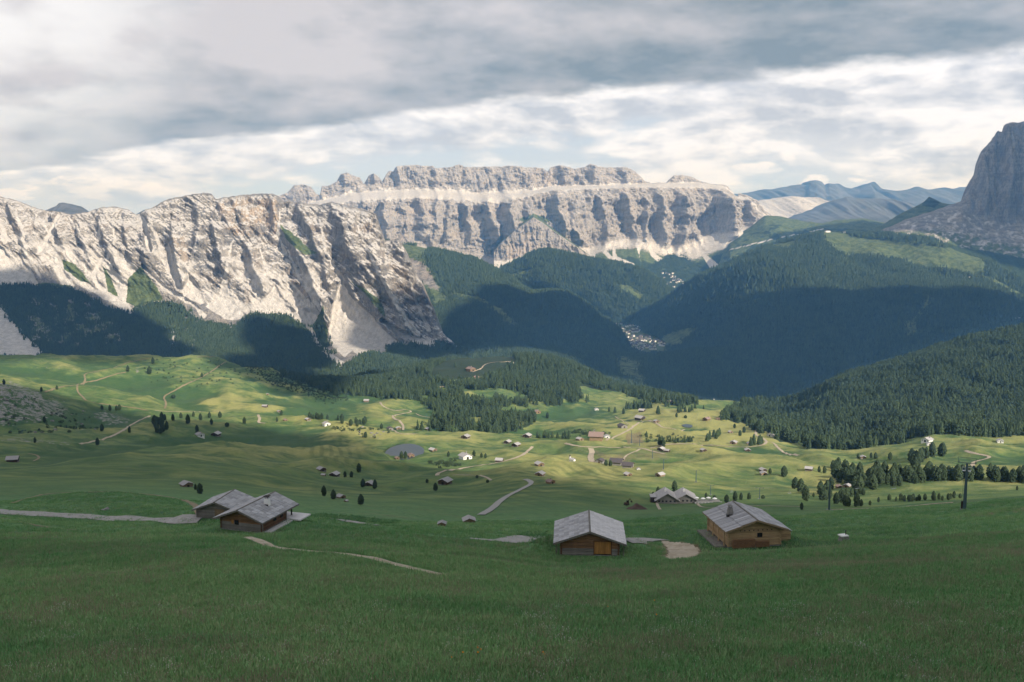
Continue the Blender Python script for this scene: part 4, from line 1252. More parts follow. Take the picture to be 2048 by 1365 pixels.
def build_shade_clouds():
    ZC = 2700.0
    vs, fs, off = [], [], 0
    sources = [(P_G, fG)]
    step = 4
    for L in (P_G, LG['P'], L1['P'], L2['P'], LR['P'], LE['P'], LV['P'], LH['P'], LJ['P']):
        st = 6 if L is P_G else step
        Q = L[::st, ::st]
        f = grid_faces(*Q.shape[:2])
        vs.append(Q.reshape(-1, 3))
        fs.append(f + off)
        off += Q.shape[0] * Q.shape[1]
    tree = BVHTree.FromPolygons(np.concatenate(vs).tolist(), np.concatenate(fs).tolist())
    cell = 95.0
    shift = SUN / SUN[2]
    xs = np.arange(-4500, 19500, cell)
    ys = np.arange(-9500, 8500, cell)
    GX, GY = np.meshgrid(xs, ys)
    down = Vector(-SUN)
    hx, hy = np.full(GX.shape, np.nan), np.full(GX.shape, np.nan)
    for i in range(GX.shape[0]):
        for j in range(GX.shape[1]):
            # quick reject: where this ray reaches height -500
            t = (ZC + 500) / SUN[2]
            lx, ly = GX[i, j] - SUN[0] * t, GY[i, j] - SUN[1] * t
            if ly < -900 or abs(lx) > 1500 + max(ly, 0) * .75: continue
            r = tree.ray_cast(Vector((GX[i, j], GY[i, j], ZC)), down)[0]
            if r is None or r.y < 5: continue
            a, b = proj(np.array([r.x, r.y, r.z]))
            hx[i, j], hy[i, j] = a, b
    ok = ~np.isnan(hx)
    m = np.zeros(GX.shape)
    for pol in SHADE:
        mm = np.zeros(GX.shape)
        mm[ok] = poly(hx[ok], hy[ok], pol, 1.5)
        m = np.maximum(m, mm)
    # the added cloud is carried on over the land behind the camera
    t = (ZC + 60) / SUN[2]
    lx, ly = GX - SUN[0] * t, GY - SUN[1] * t
    m[(ly < 60) & (ly > -700) & (np.abs(lx) < 900)] = 1
    for _ in range(2):
        p = np.pad(m, 1, mode='edge')
        m = (p[:-2, 1:-1] + p[2:, 1:-1] + p[1:-1, :-2] + p[1:-1, 2:] + 2 * m) / 6
    m += 0.10 * fbm(GX / 420, GY / 420, 0, 3, .55, 301)
    inside = m > 0.5
    # connected pieces
    lab = np.zeros(m.shape, int)
    n = 0
    for i in range(m.shape[0]):
        for j in range(m.shape[1]):
            if inside[i, j] and not lab[i, j]:
                n += 1
                st = [(i, j)]
                lab[i, j] = n
                while st:
                    a, b = st.pop()
                    for c, d in ((a + 1, b), (a - 1, b), (a, b + 1), (a, b - 1)):
                        if 0 <= c < m.shape[0] and 0 <= d < m.shape[1] and inside[c, d] and not lab[c, d]:
                            lab[c, d] = n
                            st.append((c, d))
    mat = bpy.data.materials.new('cloud_white')
    mat.use_nodes = True
    w = NT(mat.node_tree)
    df = w.n('ShaderNodeBsdfDiffuse', {'Color': (0.88, 0.88, 0.9, 1)})
    tl = w.n('ShaderNodeBsdfTranslucent', {'Color': (0.88, 0.89, 0.92, 1)})  # glowing undersides lift the light on the shaded land
    w.n('ShaderNodeOutputMaterial', {0: w.n('ShaderNodeMixShader', {0: 0.5, 1: df, 2: tl})})
    th = np.clip((m - 0.5) * 2, 0, 1) ** .6
    puff = 0.55 + 0.8 * np.abs(fbm(GX / 700, GY / 700, 0, 4, .55, 303))
    top = ZC + 40 + 520 * th * puff
    bot = ZC - 30 - 60 * th * (0.5 + np.abs(fbm(GX / 500, GY / 500, 5, 3, .5, 304)))
    for k in range(1, n + 1):
        sel = lab == k
        if sel.sum() < 6: continue
        ii, jj = np.nonzero(sel)
        idx = {}
        V, Fc = [], []

        def vid(i, j, up):
            key = (i, j, up)
            if key not in idx:
                idx[key] = len(V)
                e = 0
                V.append((GX[0, min(j, GX.shape[1] - 1)] + (cell if j >= GX.shape[1] else 0), GY[min(i, GX.shape[0] - 1), 0] + (cell if i >= GX.shape[0] else 0),
                          (top if up else bot)[min(i, GX.shape[0] - 1), min(j, GX.shape[1] - 1)]))
            return idx[key]
        for i, j in zip(ii, jj):
            c = [(i, j), (i, j + 1), (i + 1, j + 1), (i + 1, j)]
            Fc.append(tuple(vid(a, b, 1) for a, b in c))
            Fc.append(tuple(vid(a, b, 0) for a, b in c[::-1]))
            for q, (di, dj) in enumerate(((-1, 0), (0, 1), (1, 0), (0, -1))):
                a, b = i + di, j + dj
                if not (0 <= a < m.shape[0] and 0 <= b < m.shape[1] and lab[a, b] == k):
                    e0, e1 = c[q], c[(q + 1) % 4]
                    Fc.append((vid(*e0, 0), vid(*e1, 0), vid(*e1, 1), vid(*e0, 1)))
        me = raw_mesh('shade_cloud', V, Fc, mat, True)
        tag(add('shade_cloud', me), kind='stuff')
    print('clouds', n)


build_shade_clouds()


# ---------------------------------------------------------------- trees
def conifer_mesh(seed, tiers=5, sides=8, width=0.17, jag=0.3, top=1.0):
    r = random.Random(seed)
    V, Fc = [], []
    for k in range(tiers):
        z0 = 0.06 + 0.86 * k / tiers
        z1 = min(1.0, z0 + 1.45 * 0.94 / tiers + 0.04)
        rad = width * (1 - (k / tiers) ** 1.25) * r.uniform(.9, 1.1) + 0.018
        b = len(V)
        V.append((r.uniform(-.01, .01), r.uniform(-.01, .01), z1 if k < tiers - 1 else 1.0))
        ph = r.uniform(0, 6)
        for i in range(sides * 2):
            a = ph + math.pi * i / sides
            q = rad * (1 if i % 2 else 1 - jag) * r.uniform(.8, 1.15)
            V.append((q * math.cos(a), q * math.sin(a), z0 + (0.0 if i % 2 else .03) + r.uniform(-.012, .012)))
        for i in range(sides * 2):
            Fc.append((b, b + 1 + i, b + 1 + (i + 1) % (sides * 2)))
    return V, Fc


def crown_mesh(seed, shape, n=190):
    """a crown of many small leaf clumps spread through its volume"""
    r = random.Random(seed)
    V, Fc = [], []
    for k in range(n):
        z = r.random() ** 0.9
        if shape == 'cone': R_ = 0.20 * (1 - z) ** 0.8 + .012
        elif shape == 'egg': R_ = 0.235 * math.sin(math.pi * min(1, (z * .86 + .14))) ** 0.55 * (1 - .22 * z)
        else: R_ = 0.42 * math.sin(math.pi * (z * .8 + .12)) ** .6
        a = r.uniform(0, 6.283)
        q = R_ * math.sqrt(r.uniform(.25, 1))
        c = Vector((q * math.cos(a), q * math.sin(a), 0.07 + z * 0.90))
        s = r.uniform(.045, .085) * (1.5 if shape == 'bush' else 1) * (0.75 if z > .8 else 1)
        b = len(V)
        m = 5
        V.append(tuple(c + Vector((0, 0, s * 1.1))))
        for i in range(m):
            t = 6.283 * i / m + a
            V.append(tuple(c + Vector((s * r.uniform(.7, 1.3) * math.cos(t), s * r.uniform(.7, 1.3) * math.sin(t), -s * r.uniform(.2, .7)))))
        V.append(tuple(c - Vector((0, 0, s * .8))))
        for i in range(m):
            Fc.append((b, b + 1 + i, b + 1 + (i + 1) % m))
            Fc.append((b + m + 1, b + 1 + (i + 1) % m, b + 1 + i))
    return V, Fc


def proto_coll(name, meshes, mat):
    c = bpy.data.collections.new(name)
    for i, (v, f) in enumerate(meshes):
        me = bpy.data.meshes.new(name)
        me.from_pydata(v, [], f)
        me.materials.append(mat)
        c.objects.link(bpy.data.objects.new(name, me))
    return c


def clump(seed, n=6, spread=1.1, **kw):
    r = random.Random(seed)
    V, Fc = [], []
    for k in range(n):
        v, f = conifer_mesh(seed * 31 + k, **kw)
        s = r.uniform(.65, 1.1)
        ox, oy = r.uniform(-spread, spread), r.uniform(-spread, spread)
        b = len(V)
        V += [(x * s * 1.25 + ox, y * s * 1.25 + oy, z * s) for x, y, z in v]
        Fc += [tuple(b + i for i in q) for q in f]
    return V, Fc


PC_TREE = proto_coll('forest_conifer', [conifer_mesh(i, 5, 6, .17) for i in range(5)] + [crown_mesh(i, 'egg', 70) for i in range(3)], M_NEEDLE)
PC_CLUMP = proto_coll('forest_clump', [clump(i, 6, 1.0, tiers=3, sides=4, width=.165) for i in range(6)], M_NEEDLE)
PC_PINE = proto_coll('pine_crown', [crown_mesh(40 + i, 'egg', 120) for i in range(4)], M_PINE)


def instancer(name, coll, P, rot, scl, idx, kind='stuff', tilt=None, label=None):
    n = len(P)
    me = bpy.data.meshes.new(name)
    me.vertices.add(n)
    me.vertices.foreach_set('co', np.asarray(P, np.float32).ravel())
    ra = np.zeros((n, 3), np.float32)
    ra[:, 2] = rot
    if tilt is not None: ra[:, :2] = tilt
    for nm, ty, d, key in (('rot', 'FLOAT_VECTOR', ra, 'vector'), ('scl', 'FLOAT_VECTOR', np.asarray(scl, np.float32), 'vector'), ('idx', 'INT', np.asarray(idx, np.int32), 'value')):
        at = me.attributes.new(nm, ty, 'POINT')
        at.data.foreach_set(key, d.ravel())
    o = add(name, me)
    ng = bpy.data.node_groups.new(name, 'GeometryNodeTree')
    ng.interface.new_socket('Geometry', in_out='INPUT', socket_type='NodeSocketGeometry')
    ng.interface.new_socket('Geometry', in_out='OUTPUT', socket_type='NodeSocketGeometry')
    N = ng.nodes
    gi, go = N.new('NodeGroupInput'), N.new('NodeGroupOutput')
    ip, ci = N.new('GeometryNodeInstanceOnPoints'), N.new('GeometryNodeCollectionInfo')
    ci.inputs['Collection'].default_value = coll
    ci.inputs['Separate Children'].default_value = True
    ci.inputs['Reset Children'].default_value = True
    ip.inputs['Pick Instance'].default_value = True

    def na(nm, ty):
        q = N.new('GeometryNodeInputNamedAttribute')
        q.data_type = ty
        q.inputs['Name'].default_value = nm
        return q.outputs['Attribute']
    K = ng.links.new
    K(gi.outputs[0], ip.inputs['Points'])
    K(ci.outputs[0], ip.inputs['Instance'])
    K(na('idx', 'INT'), ip.inputs['Instance Index'])
    K(na('rot', 'FLOAT_VECTOR'), ip.inputs['Rotation'])
    K(na('scl', 'FLOAT_VECTOR'), ip.inputs['Scale'])
    K(ip.outputs[0], go.inputs[0])
    md = o.modifiers.new('scatter', 'NODES')
    md.node_group = ng
    tag(o, label=label, kind=kind)
    return o


def sample_grid(P, w, n, rng):
    """n random points on a grid surface, weight w per vertex"""
    a = P[1:, 1:] - P[:-1, :-1]
    b = P[1:, :-1] - P[:-1, 1:]
    ar = 0.5 * np.linalg.norm(np.cross(a, b), axis=-1)
    wc = (w[1:, 1:] + w[:-1, :-1] + w[1:, :-1] + w[:-1, 1:]) / 4
    q = (ar * wc).ravel()
    tot = q.sum()
    if tot <= 0: return np.zeros((0, 3)), 0
    nn = int(n(tot)) if callable(n) else n
    c = np.searchsorted(np.cumsum(q), rng.rand(nn) * tot)
    c = np.minimum(c, q.size - 1)
    i, j = np.divmod(c, wc.shape[1])
    u, v = rng.rand(nn, 1), rng.rand(nn, 1)
    return (P[i, j] * (1 - u) * (1 - v) + P[i, j + 1] * u * (1 - v) + P[i + 1, j] * (1 - u) * v + P[i + 1, j + 1] * u * v), tot


def view_w(px, py, m=60):
    return ((px > -m) & (px < 2048 + m) & (py < 1450)).astype(float)


rng = np.random.RandomState(11)


def forest(L, per, coll, ncoll, h0, h1, cap=60000, thr=0.5, key='wood', vmax=None):
    w = (L['at'][key] > thr) * view_w(L['px'], L['py'])
    if vmax is not None: w = w * (L['V'] < vmax)
    P, tot = sample_grid(L['P'], w, lambda t: min(cap, t / per), rng)
    n = len(P)
    if n == 0: return
    s = rng.uniform(h0, h1, n)
    P[:, 2] -= s * .08
    wdt = s * rng.uniform(.85, 1.25, n)
    instancer('forest', coll, P, rng.rand(n) * 6.28, np.stack([wdt, wdt, s], 1), rng.randint(0, ncoll, n))
    print('forest', L['o'].name, n, int(tot))


forest(LG, 170, PC_CLUMP, 6, 12, 24, vmax=4.9)
# thin trees and dwarf pine along the upper edge of the wood
forest(L1, 330, PC_CLUMP, 6, 15, 31, vmax=2.1)
forest(L2, 360, PC_CLUMP, 6, 16, 32, vmax=1.1)
forest(LR, 300, PC_CLUMP, 6, 15, 32, cap=50000, vmax=4.1)
forest(LE, 260, PC_CLUMP, 6, 14, 30, vmax=2.2)
forest(LV, 500, PC_CLUMP, 6, 12, 20)
LGd = dict(P=P_G, px=PX_G, py=PY_G, at=dict(c=woodC * .9 + 0, d=woodD), V=np.zeros_like(Yg), o=ground)
forest(LGd, 75, PC_TREE, 8, 13, 22, key='c', thr=.42)
forest(LGd, 62, PC_TREE, 8, 14, 24, key='d', thr=.5)
#SECTION3


# ---------------------------------------------------------------- roads and trails, draped on the ground
def smooth_line(pts, n=6):
    P = [np.array(p, float) for p in pts]
    out = []
    for i in range(len(P) - 1):
        p0, p1, p2, p3 = P[max(i - 1, 0)], P[i], P[i + 1], P[min(i + 2, len(P) - 1)]
        for k in range(n):
            t = k / n
            out.append(.5 * ((2 * p1) + (-p0 + p2) * t + (2 * p0 - 5 * p1 + 4 * p2 - p3) * t * t + (-p0 + 3 * p1 - 3 * p2 + p3) * t ** 3))
    out.append(P[-1])
    return out


def road(name, pts, width, mat, wj=0.15, lift=0.06):
    pix = smooth_line(pts, 6)
    W = []
    for q in pix:
        h = hit(q[0], q[1])
        if h is None: continue
        W.append(np.array([h.x, h.y]))
    # drop jumps where the line of sight slips over a crest
    R_ = [W[0]]
    for p in W[1:]:
        if np.linalg.norm(p - R_[-1]) > 1.0: R_.append(p)
    # resample
    seg = [0]
    for i in range(1, len(R_)): seg.append(seg[-1] + np.linalg.norm(R_[i] - R_[i - 1]))
    dist = np.mean([p[1] for p in R_])
    stp = max(1.2, dist / 250)
    s = np.arange(0, seg[-1], stp)
    A = np.array(R_)
    if len(s) < 3: return
    cx_, cy_ = np.interp(s, seg, A[:, 0]), np.interp(s, seg, A[:, 1])
    for _ in range(3):
        cx_[1:-1] = (cx_[:-2] + 2 * cx_[1:-1] + cx_[2:]) / 4
        cy_[1:-1] = (cy_[:-2] + 2 * cy_[1:-1] + cy_[2:]) / 4
    tx, ty = np.gradient(cx_), np.gradient(cy_)
    ln = np.hypot(tx, ty) + 1e-9
    nx, ny = -ty / ln, tx / ln
    V = []
    nw = 7
    for i in range(len(s)):
        w = (width(i / len(s)) if callable(width) else width * (.75 if dist > 450 else 1))
        wl_ = w * (1 + wj * perlin(s[i] / (w * 2), 3.3, 0.0)) / 2
        wr_ = w * (1 + wj * perlin(s[i] / (w * 2), 9.3, 0.0)) / 2
        for k in range(nw):
            o = -wl_ + (wl_ + wr_) * k / (nw - 1)
            x, y = cx_[i] + nx[i] * o, cy_[i] + ny[i] * o
            z = gz(x, y, -400) + lift + dist * 0.00025 - (0.04 if k in (0, nw - 1) else 0)
            V.append((x, y, z))
    tag(add(name, raw_mesh(name, V, grid_faces(len(s), nw), mat, True)), kind='structure')


road('gravel_road', [(-60,1017),(0,1023),(60,1027),(140,1033),(220,1038),(300,1040),(380,1039.5),(405,1039)], lambda t: 8.5 - 3.5 * t, M_GRAVEL, .2, .10)
road('footpath', [(25,1007),(60,996),(110,987),(200,985),(230,983.5),(300,990),(350,997),(385,1008),(398,1022),(404,1032)], lambda t: 1.3 + 1.1 * t, M_TRACK2)
road('footpath', [(495,1075),(520,1083),(548,1095),(600,1102),(660,1106),(700,1110),(740,1116),(780,1127),(830,1139),(893,1152)], lambda t: 1.7 - .3 * t, M_TRACK, .3)
road('footpath', [(-30,1031),(20,1040),(60,1049),(100,1056),(160,1062)], .5, M_TRACK2, .3)
road('gravel_road', [(640,1036),(672,1039),(700,1044),(730,1049),(768,1053)], lambda t: 1.5 + 4 * math.sin(math.pi * min(1, t * 1.1)), M_GRAVEL, .2, .12)
road('gravel_road', [(940,1078),(975,1081),(1010,1083),(1050,1079),(1085,1073)], lambda t: 2 + 6 * math.sin(math.pi * t), M_GRAVEL, .2, .12)
road('gravel_road', [(1240,1079),(1270,1080),(1300,1081),(1335,1083)], lambda t: 6, M_GRAVEL, .2, .14)


def patch(name, pol, mat, cell=.45, lift=.09, warp=5.0):
    C_ = [hit(x, y) for x, y in pol]
    xs_ = np.arange(min(c.x for c in C_) - 3, max(c.x for c in C_) + 3, cell)
    ys_ = np.arange(min(c.y for c in C_) - 6, max(c.y for c in C_) + 6, cell)
    X_, Y_ = np.meshgrid(xs_, ys_)
    Z_ = np.array([[gz(x, y, -60) for x in xs_] for y in ys_]) + lift
    a, b = proj(np.stack([X_, Y_, Z_], -1))
    m_ = poly(a + 4 * fbm(X_ / 2.5, Y_ / 2.5, 0, 3, .6, 77), b + 3 * fbm(X_ / 2.5, Y_ / 2.5, 4, 3, .6, 78), pol, .5) > .5
    k = m_[:-1, :-1] & m_[1:, :-1] & m_[:-1, 1:] & m_[1:, 1:]
    f = grid_faces(*X_.shape)[k.ravel()]
    V_ = np.stack([X_, Y_, Z_], -1).reshape(-1, 3)
    u, inv = np.unique(f, return_inverse=True)
    tag(add(name, raw_mesh(name, V_[u], inv.reshape(-1, 4), mat, True)), kind='structure')


patch('gravel_patch', [(1318,1081),(1345,1083),(1380,1086),(1398,1095),(1402,1108),(1385,1117),(1340,1119),(1328,1116),(1334,1104),(1330,1094)], M_TRACK)
road('gravel_road', [(962,1031),(985,1017),(998,1005),(1015,993),(1045,978),(1062,968),(1058,962),(1048,959)], 5.0, M_GRAVEL, .1, .2)
road('farm_track', [(1320,1020),(1314,1008),(1316,998),(1322,992)], 2.2, M_TRACK)
road('farm_track', [(1395,1008),(1402,1014),(1420,1016),(1450,1016)], 2.0, M_TRACK)
road('farm_track', [(875,952),(878,946),(930,936),(1000,925),(1040,913),(1055,903),(1066,893)], 5, M_TRACK)
road('farm_track', [(905,951),(950,951),(972,955),(983,962)], 2.6, M_TRACK)
road('farm_track', [(1185,925),(1181,915),(1184,905),(1181,896)], 9, M_TRACK, .15)
road('farm_track', [(1212,882),(1235,872),(1248,866),(1262,858),(1268,852),(1280,846),(1296,841),(1314,848),(1326,856),(1345,858),(1370,860)], 5, M_TRACK)
road('farm_track', [(1230,834),(1245,842),(1262,852)], 2.5, M_TRACK)
road('farm_track', [(1130,887),(1160,894),(1200,895),(1250,896),(1282,897),(1300,902),(1330,909)], 4.5, M_TRACK)
road('farm_track', [(1247,922),(1252,912),(1270,904),(1282,898)], 3, M_TRACK)
road('farm_track', [(1300,897),(1340,889),(1380,889),(1430,892),(1500,895),(1530,888),(1530,880),(1512,870),(1512,862),(1500,846)], 5, M_TRACK)
road('farm_track', [(1530,883),(1546,886),(1560,900),(1574,908),(1600,912)], 5, M_TRACK)
road('farm_track', [(1930,902),(1950,908),(1975,912),(1980,916),(1965,920),(1948,925),(1944,938)], 5, M_TRACK)
road('farm_track', [(1660,1020),(1720,1018),(1780,1017),(1820,1013),(1870,1008),(1920,1005)], 2.4, M_TRACK)
road('farm_track', [(1440,1012),(1500,1012),(1560,1013),(1605,1014)], 2.4, M_TRACK)
road('farm_track', [(785,860),(805,870),(830,868),(860,872)], 3.5, M_TRACK)
road('farm_track', [(760,805),(768,815),(790,822),(815,820),(822,825),(800,829),(784,834),(797,842),(806,850),(806,862)], 5.5, M_TRACK)
road('farm_track', [(832,828),(846,834),(872,837)], 4, M_TRACK)
road('farm_track', [(880,775),(895,773),(908,767)], 8, M_TRACK)
road('farm_track', [(945,745),(962,738),(968,731),(980,726),(1024,724)], 6, M_TRACK)
road('mountain_trail', [(90,785),(120,775),(150,771),(172,765),(192,762),(225,751),(255,744)], 5, M_TRACK2)
road('mountain_trail', [(166,770),(172,757),(168,749),(210,740),(240,732),(262,724),(300,717)], 5, M_TRACK2)
road('mountain_trail', [(155,772),(155,783),(165,794),(175,803),(200,808),(240,812),(300,822)], 4.5, M_TRACK2)
road('mountain_trail', [(330,818),(332,806),(328,794),(345,784),(375,768),(400,757),(425,742),(445,728),(465,717)], 5, M_TRACK2)
road('farm_track', [(160,889),(185,884),(215,876),(240,865),(270,846),(300,832)], 5, M_TRACK)
road('farm_track', [(310,822),(350,824),(400,824),(450,823)], 3, M_TRACK)
road('mountain_trail', [(395,715),(420,714),(460,715),(500,722)], 4, M_TRACK2)
road('farm_track', [(516,830),(520,840),(515,846),(535,847)], 6, M_TRACK)
road('mountain_trail', [(56,908),(72,910),(78,917),(66,923)], 2.5, M_TRACK2)

# ---------------------------------------------------------------- building materials and kits
M_LOG = simple('weathered_log', (0.31, 0.17, 0.085), (0.17, 0.105, 0.062), 3.0, .8, 5, (.3, 3, 3), .22)
M_LOGGREY = simple('grey_log', (0.28, 0.26, 0.235), (0.17, 0.155, 0.14), 3.0, .85, 5, (.3, 3, 3), .2)
M_LOGLIGHT = simple('light_larch_log', (0.52, 0.37, 0.21), (0.36, 0.25, 0.14), 3.0, .8, 5, (.3, 3, 3), .15)
M_LOGSIDE = simple('brown_log', (0.18, 0.095, 0.05), (0.10, 0.055, 0.03), 3.0, .8, 5, (3, .3, 3), .2)
M_DOORW = simple('orange_larch_door', (0.46, 0.23, 0.07), (0.32, 0.16, 0.05), 2.0, .7, 5, (4, 4, .4), .15)
M_SHING = simple('silvered_roof_board', (0.45, 0.445, 0.45), (0.31, 0.31, 0.32), 2.2, .8, 6, (1, 2.5, 1), .22)
M_SHINGW = simple('pale_roof_board', (0.68, 0.66, 0.65), (0.54, 0.52, 0.51), 2.2, .8, 6, (1, 2.5, 1), .10)
M_DECK = simple('dark_roof_deck', (0.05, 0.045, 0.04), (0.035, 0.03, 0.03), 2.0)
M_BARGE = simple('grey_bargeboard', (0.22, 0.205, 0.18), (0.14, 0.13, 0.115), 3.0)
M_BARGEL = simple('light_bargeboard', (0.34, 0.25, 0.155), (0.26, 0.19, 0.12), 3.0)
M_STONE = simple('rubble_stone', (0.30, 0.29, 0.27), (0.17, 0.165, 0.155), 2.5, .9, 6)
M_PLASTER = simple('white_plaster', (0.86, 0.85, 0.82), (0.76, 0.75, 0.72), 1.0)
M_DARK = simple('dark_opening', (0.015, 0.014, 0.013), (0.02, 0.018, 0.016), 1.0, .6)
M_GLASS = simple('window_pane', (0.02, 0.025, 0.03), (0.03, 0.035, 0.04), 1.0, .15)
M_IRON = simple('blue_grey_steel', (0.07, 0.115, 0.135), (0.055, 0.09, 0.11), 1.0, .5)
M_IRONL = simple('pale_steel', (0.35, 0.38, 0.38), (0.28, 0.30, 0.31), 1.0, .4)
M_EARTH = simple('turned_earth', (0.10, 0.065, 0.045), (0.06, 0.042, 0.03), .5)
M_ROOFG = simple('grey_barn_roof', (0.44, 0.42, 0.415), (0.30, 0.29, 0.285), 1.4, .8, 5, (1, 3, 1), .15)
M_ROOFR = simple('reddish_barn_roof', (0.30, 0.21, 0.18), (0.22, 0.165, 0.145), 1.4, .8, 5, (1, 3, 1), .12)
M_ROOFD = simple('dark_slate_roof', (0.105, 0.09, 0.095), (0.075, 0.07, 0.075), 1.4, .7, 5)
M_BARN = simple('dark_barn_wood', (0.10, 0.07, 0.048), (0.06, 0.045, 0.034), 1.5, .85, 4, (1, 1, 4), .2)
M_BARNL = simple('pale_barn_wood', (0.27, 0.19, 0.12), (0.18, 0.13, 0.085), 1.5, .85, 4, (1, 1, 4), .2)
M_YELLOW = simple('yellow_machine_paint', (0.55, 0.30, 0.03), (0.45, 0.25, 0.03), 1.0, .5)
M_WHITE = simple('white_paint', (0.8, 0.8, 0.8), (0.72, 0.72, 0.72), 1.0, .4)
M_ORANGE = simple('orange_flower', (0.75, 0.28, 0.02), (0.6, 0.22, 0.02), 5.0)


def copy_tree(o, parent=None):
    c = o.copy()
    C.objects.link(c)
    c.parent = parent
    for ch in o.children:
        copy_tree(ch, c)
    return c


def unit_box():
    return MB().box(-.5, .5, -.5, .5, -.5, .5)


def chalet(name, label, X, Y, zr, phi, L, h, w, zg, st):
    root = empty(name, (X, Y, zg), phi)
    tag(root, label, 'hut')
    H = zr - zg
    a = math.atan2(h, w)
    sl = math.hypot(w, h)
    o_, f_ = st.get('over', 1.0), st.get('front', 1.0)
    ta = math.tan(a)
    rnd = random.Random(st['seed'])
    # deck slabs with a true thickness
    for s in (-1, 1):
        mb = MB()
        t = .10
        mb.hexa([(0, -L / 2, H - t), (0, L / 2, H - t), (s * w, L / 2, H - h - t), (s * w, -L / 2, H - h - t)][::s] +
                [(0, -L / 2, H), (0, L / 2, H), (s * w, L / 2, H - h), (s * w, -L / 2, H - h)][::s])
        mb.part('roof_deck', M_DECK, root)
    pm = {}
    for s in (-1, 1):
        rows, m, mat = st['tiles'][0 if s < 0 else 1]
        ld, ly = sl / rows * 1.06, L / m
        me = pm.get((rows, m, mat))
        if me is None:
            g = st.get('gap', .03)
            me = MB().box(-ld / 2, ld / 2, -ly / 2 + g, ly / 2 - g, -.02, .03).mesh('roof_board', mat)
            pm[(rows, m, mat)] = me
        for r in range(rows):
            for k in range(m):
                d = (r + .5) * sl / rows
                jit = rnd.uniform(-.03, .03)
                d += jit
                x = s * d * math.cos(a)
                z = H - d * math.sin(a) + .06 + rnd.uniform(-.012, .02)
                b = add('roof_board', me, root, (x, -L / 2 + (k + .5) * ly, z))
                b.rotation_euler = (rnd.uniform(-.02, .02), s * a - s * .035, rnd.uniform(-.012, .012))
    MB().hexa([(-.16, -L / 2 - .02, H + .03), (.16, -L / 2 - .02, H + .03), (.16, L / 2 + .02, H + .03), (-.16, L / 2 + .02, H + .03),
               (-.10, -L / 2 - .02, H + .15), (.10, -L / 2 - .02, H + .15), (.10, L / 2 + .02, H + .15), (-.10, L / 2 + .02, H + .15)]).part('ridge_cap', st['cap'], root)
    for y in (-L / 2 - .05, L / 2 + .005):
        for s in (-1, 1):
            q = [(0, y, H - .24), (s * (w + .05), y, H - h - .26), (s * (w + .05), y + .045, H - h - .26), (0, y + .045, H - .24)]
            u = [(p[0], p[1], p[2] + .32) for p in q]
            MB().hexa((q if s > 0 else q[::-1]) + (u if s > 0 else u[::-1])).part('bargeboard', st['barge'], root)
    for s in (-1, 1):
        MB().box(s * w - .03 + (.0 if s > 0 else 0), s * w + .05, -L / 2 + .05, L / 2 - .05, H - h - .2, H - h + .02).part('eaves_board', st['barge'], root)
        # rafters ends
        for k in range(int(L / 1.5)):
            y = -L / 2 + .9 + k * 1.5
            MB().hexa([(s * (w - o_ - .1), y, H - h + o_ * ta - .26), (s * (w - .12), y, H - h - .22), (s * (w - .12), y + .12, H - h - .22), (s * (w - o_ - .1), y + .12, H - h + o_ * ta - .26)][::s] +
                      [(s * (w - o_ - .1), y, H - h + o_ * ta - .11), (s * (w - .12), y, H - h - .11), (s * (w - .12), y + .12, H - h - .11), (s * (w - o_ - .1), y + .12, H - h + o_ * ta - .11)][::s]).part('rafter', st['barge'], root)
    # walls: stacked logs round a dark core
    ww = w - o_
    y0, y1 = -L / 2 + f_, L / 2 - st.get('backover', f_)
    ch = .27
    core = MB().box(-ww + .12, ww - .12, y0 + .12, y1 - .12, -3.2, H - h + o_ * ta - .25)
    core.hexa([(-ww + .12, y0 + .12, H - h + o_ * ta - .25), (ww - .12, y0 + .12, H - h + o_ * ta - .25), (ww - .12, y1 - .12, H - h + o_ * ta - .25), (-ww + .12, y1 - .12, H - h + o_ * ta - .25),
               (-.05, y0 + .12, H - .2), (.05, y0 + .12, H - .2), (.05, y1 - .12, H - .2), (-.05, y1 - .12, H - .2)])
    core.part('wall_core', M_DARK, root)
    MB().box(-ww - .06, ww + .06, y0 - .06, y1 + .06, -3.2, .12).part('stone_base', M_STONE, root)
    lm = {}

    def logm(length, along, mat):
        key = (round(length, 1), along, mat)
        if key not in lm:
            l2 = key[0] / 2
            A_, B_ = ((-l2, 0, 0), (l2, 0, 0)) if along == 'x' else ((0, -l2, 0), (0, l2, 0))
            lm[key] = MB().tube(A_, B_, .15, n=7).mesh('log', mat)
        return lm[key]
    z = .12 + ch / 2
    k = 0
    cut = st.get('opening')
    while z < H - .35:
        half = min(ww + .22, (H - .18 - z) / ta)
        mat = st['logs'](z / H)
        for yy in (y0 + (0.02 if k % 2 else 0), y1):
            spans = [(-half, half)]
            if cut and yy < 0 and z < cut[2]:
                spans = [(-half, cut[0]), (cut[1], half)]
            for a0, a1 in spans:
                if a1 - a0 > .3: add('log', logm(a1 - a0, 'x', mat), root, ((a0 + a1) / 2, yy, z))
        if z < H - h + o_ * ta - .22:
            for s in (-1, 1):
                add('log', logm(y1 - y0 + .44, 'y', st.get('side', mat)), root, (s * ww, (y0 + y1) / 2, z + .09))
        z += ch
        k += 1
    return root, dict(H=H, a=a, ww=ww, y0=y0, y1=y1, w=w, L=L, h=h, ta=ta)


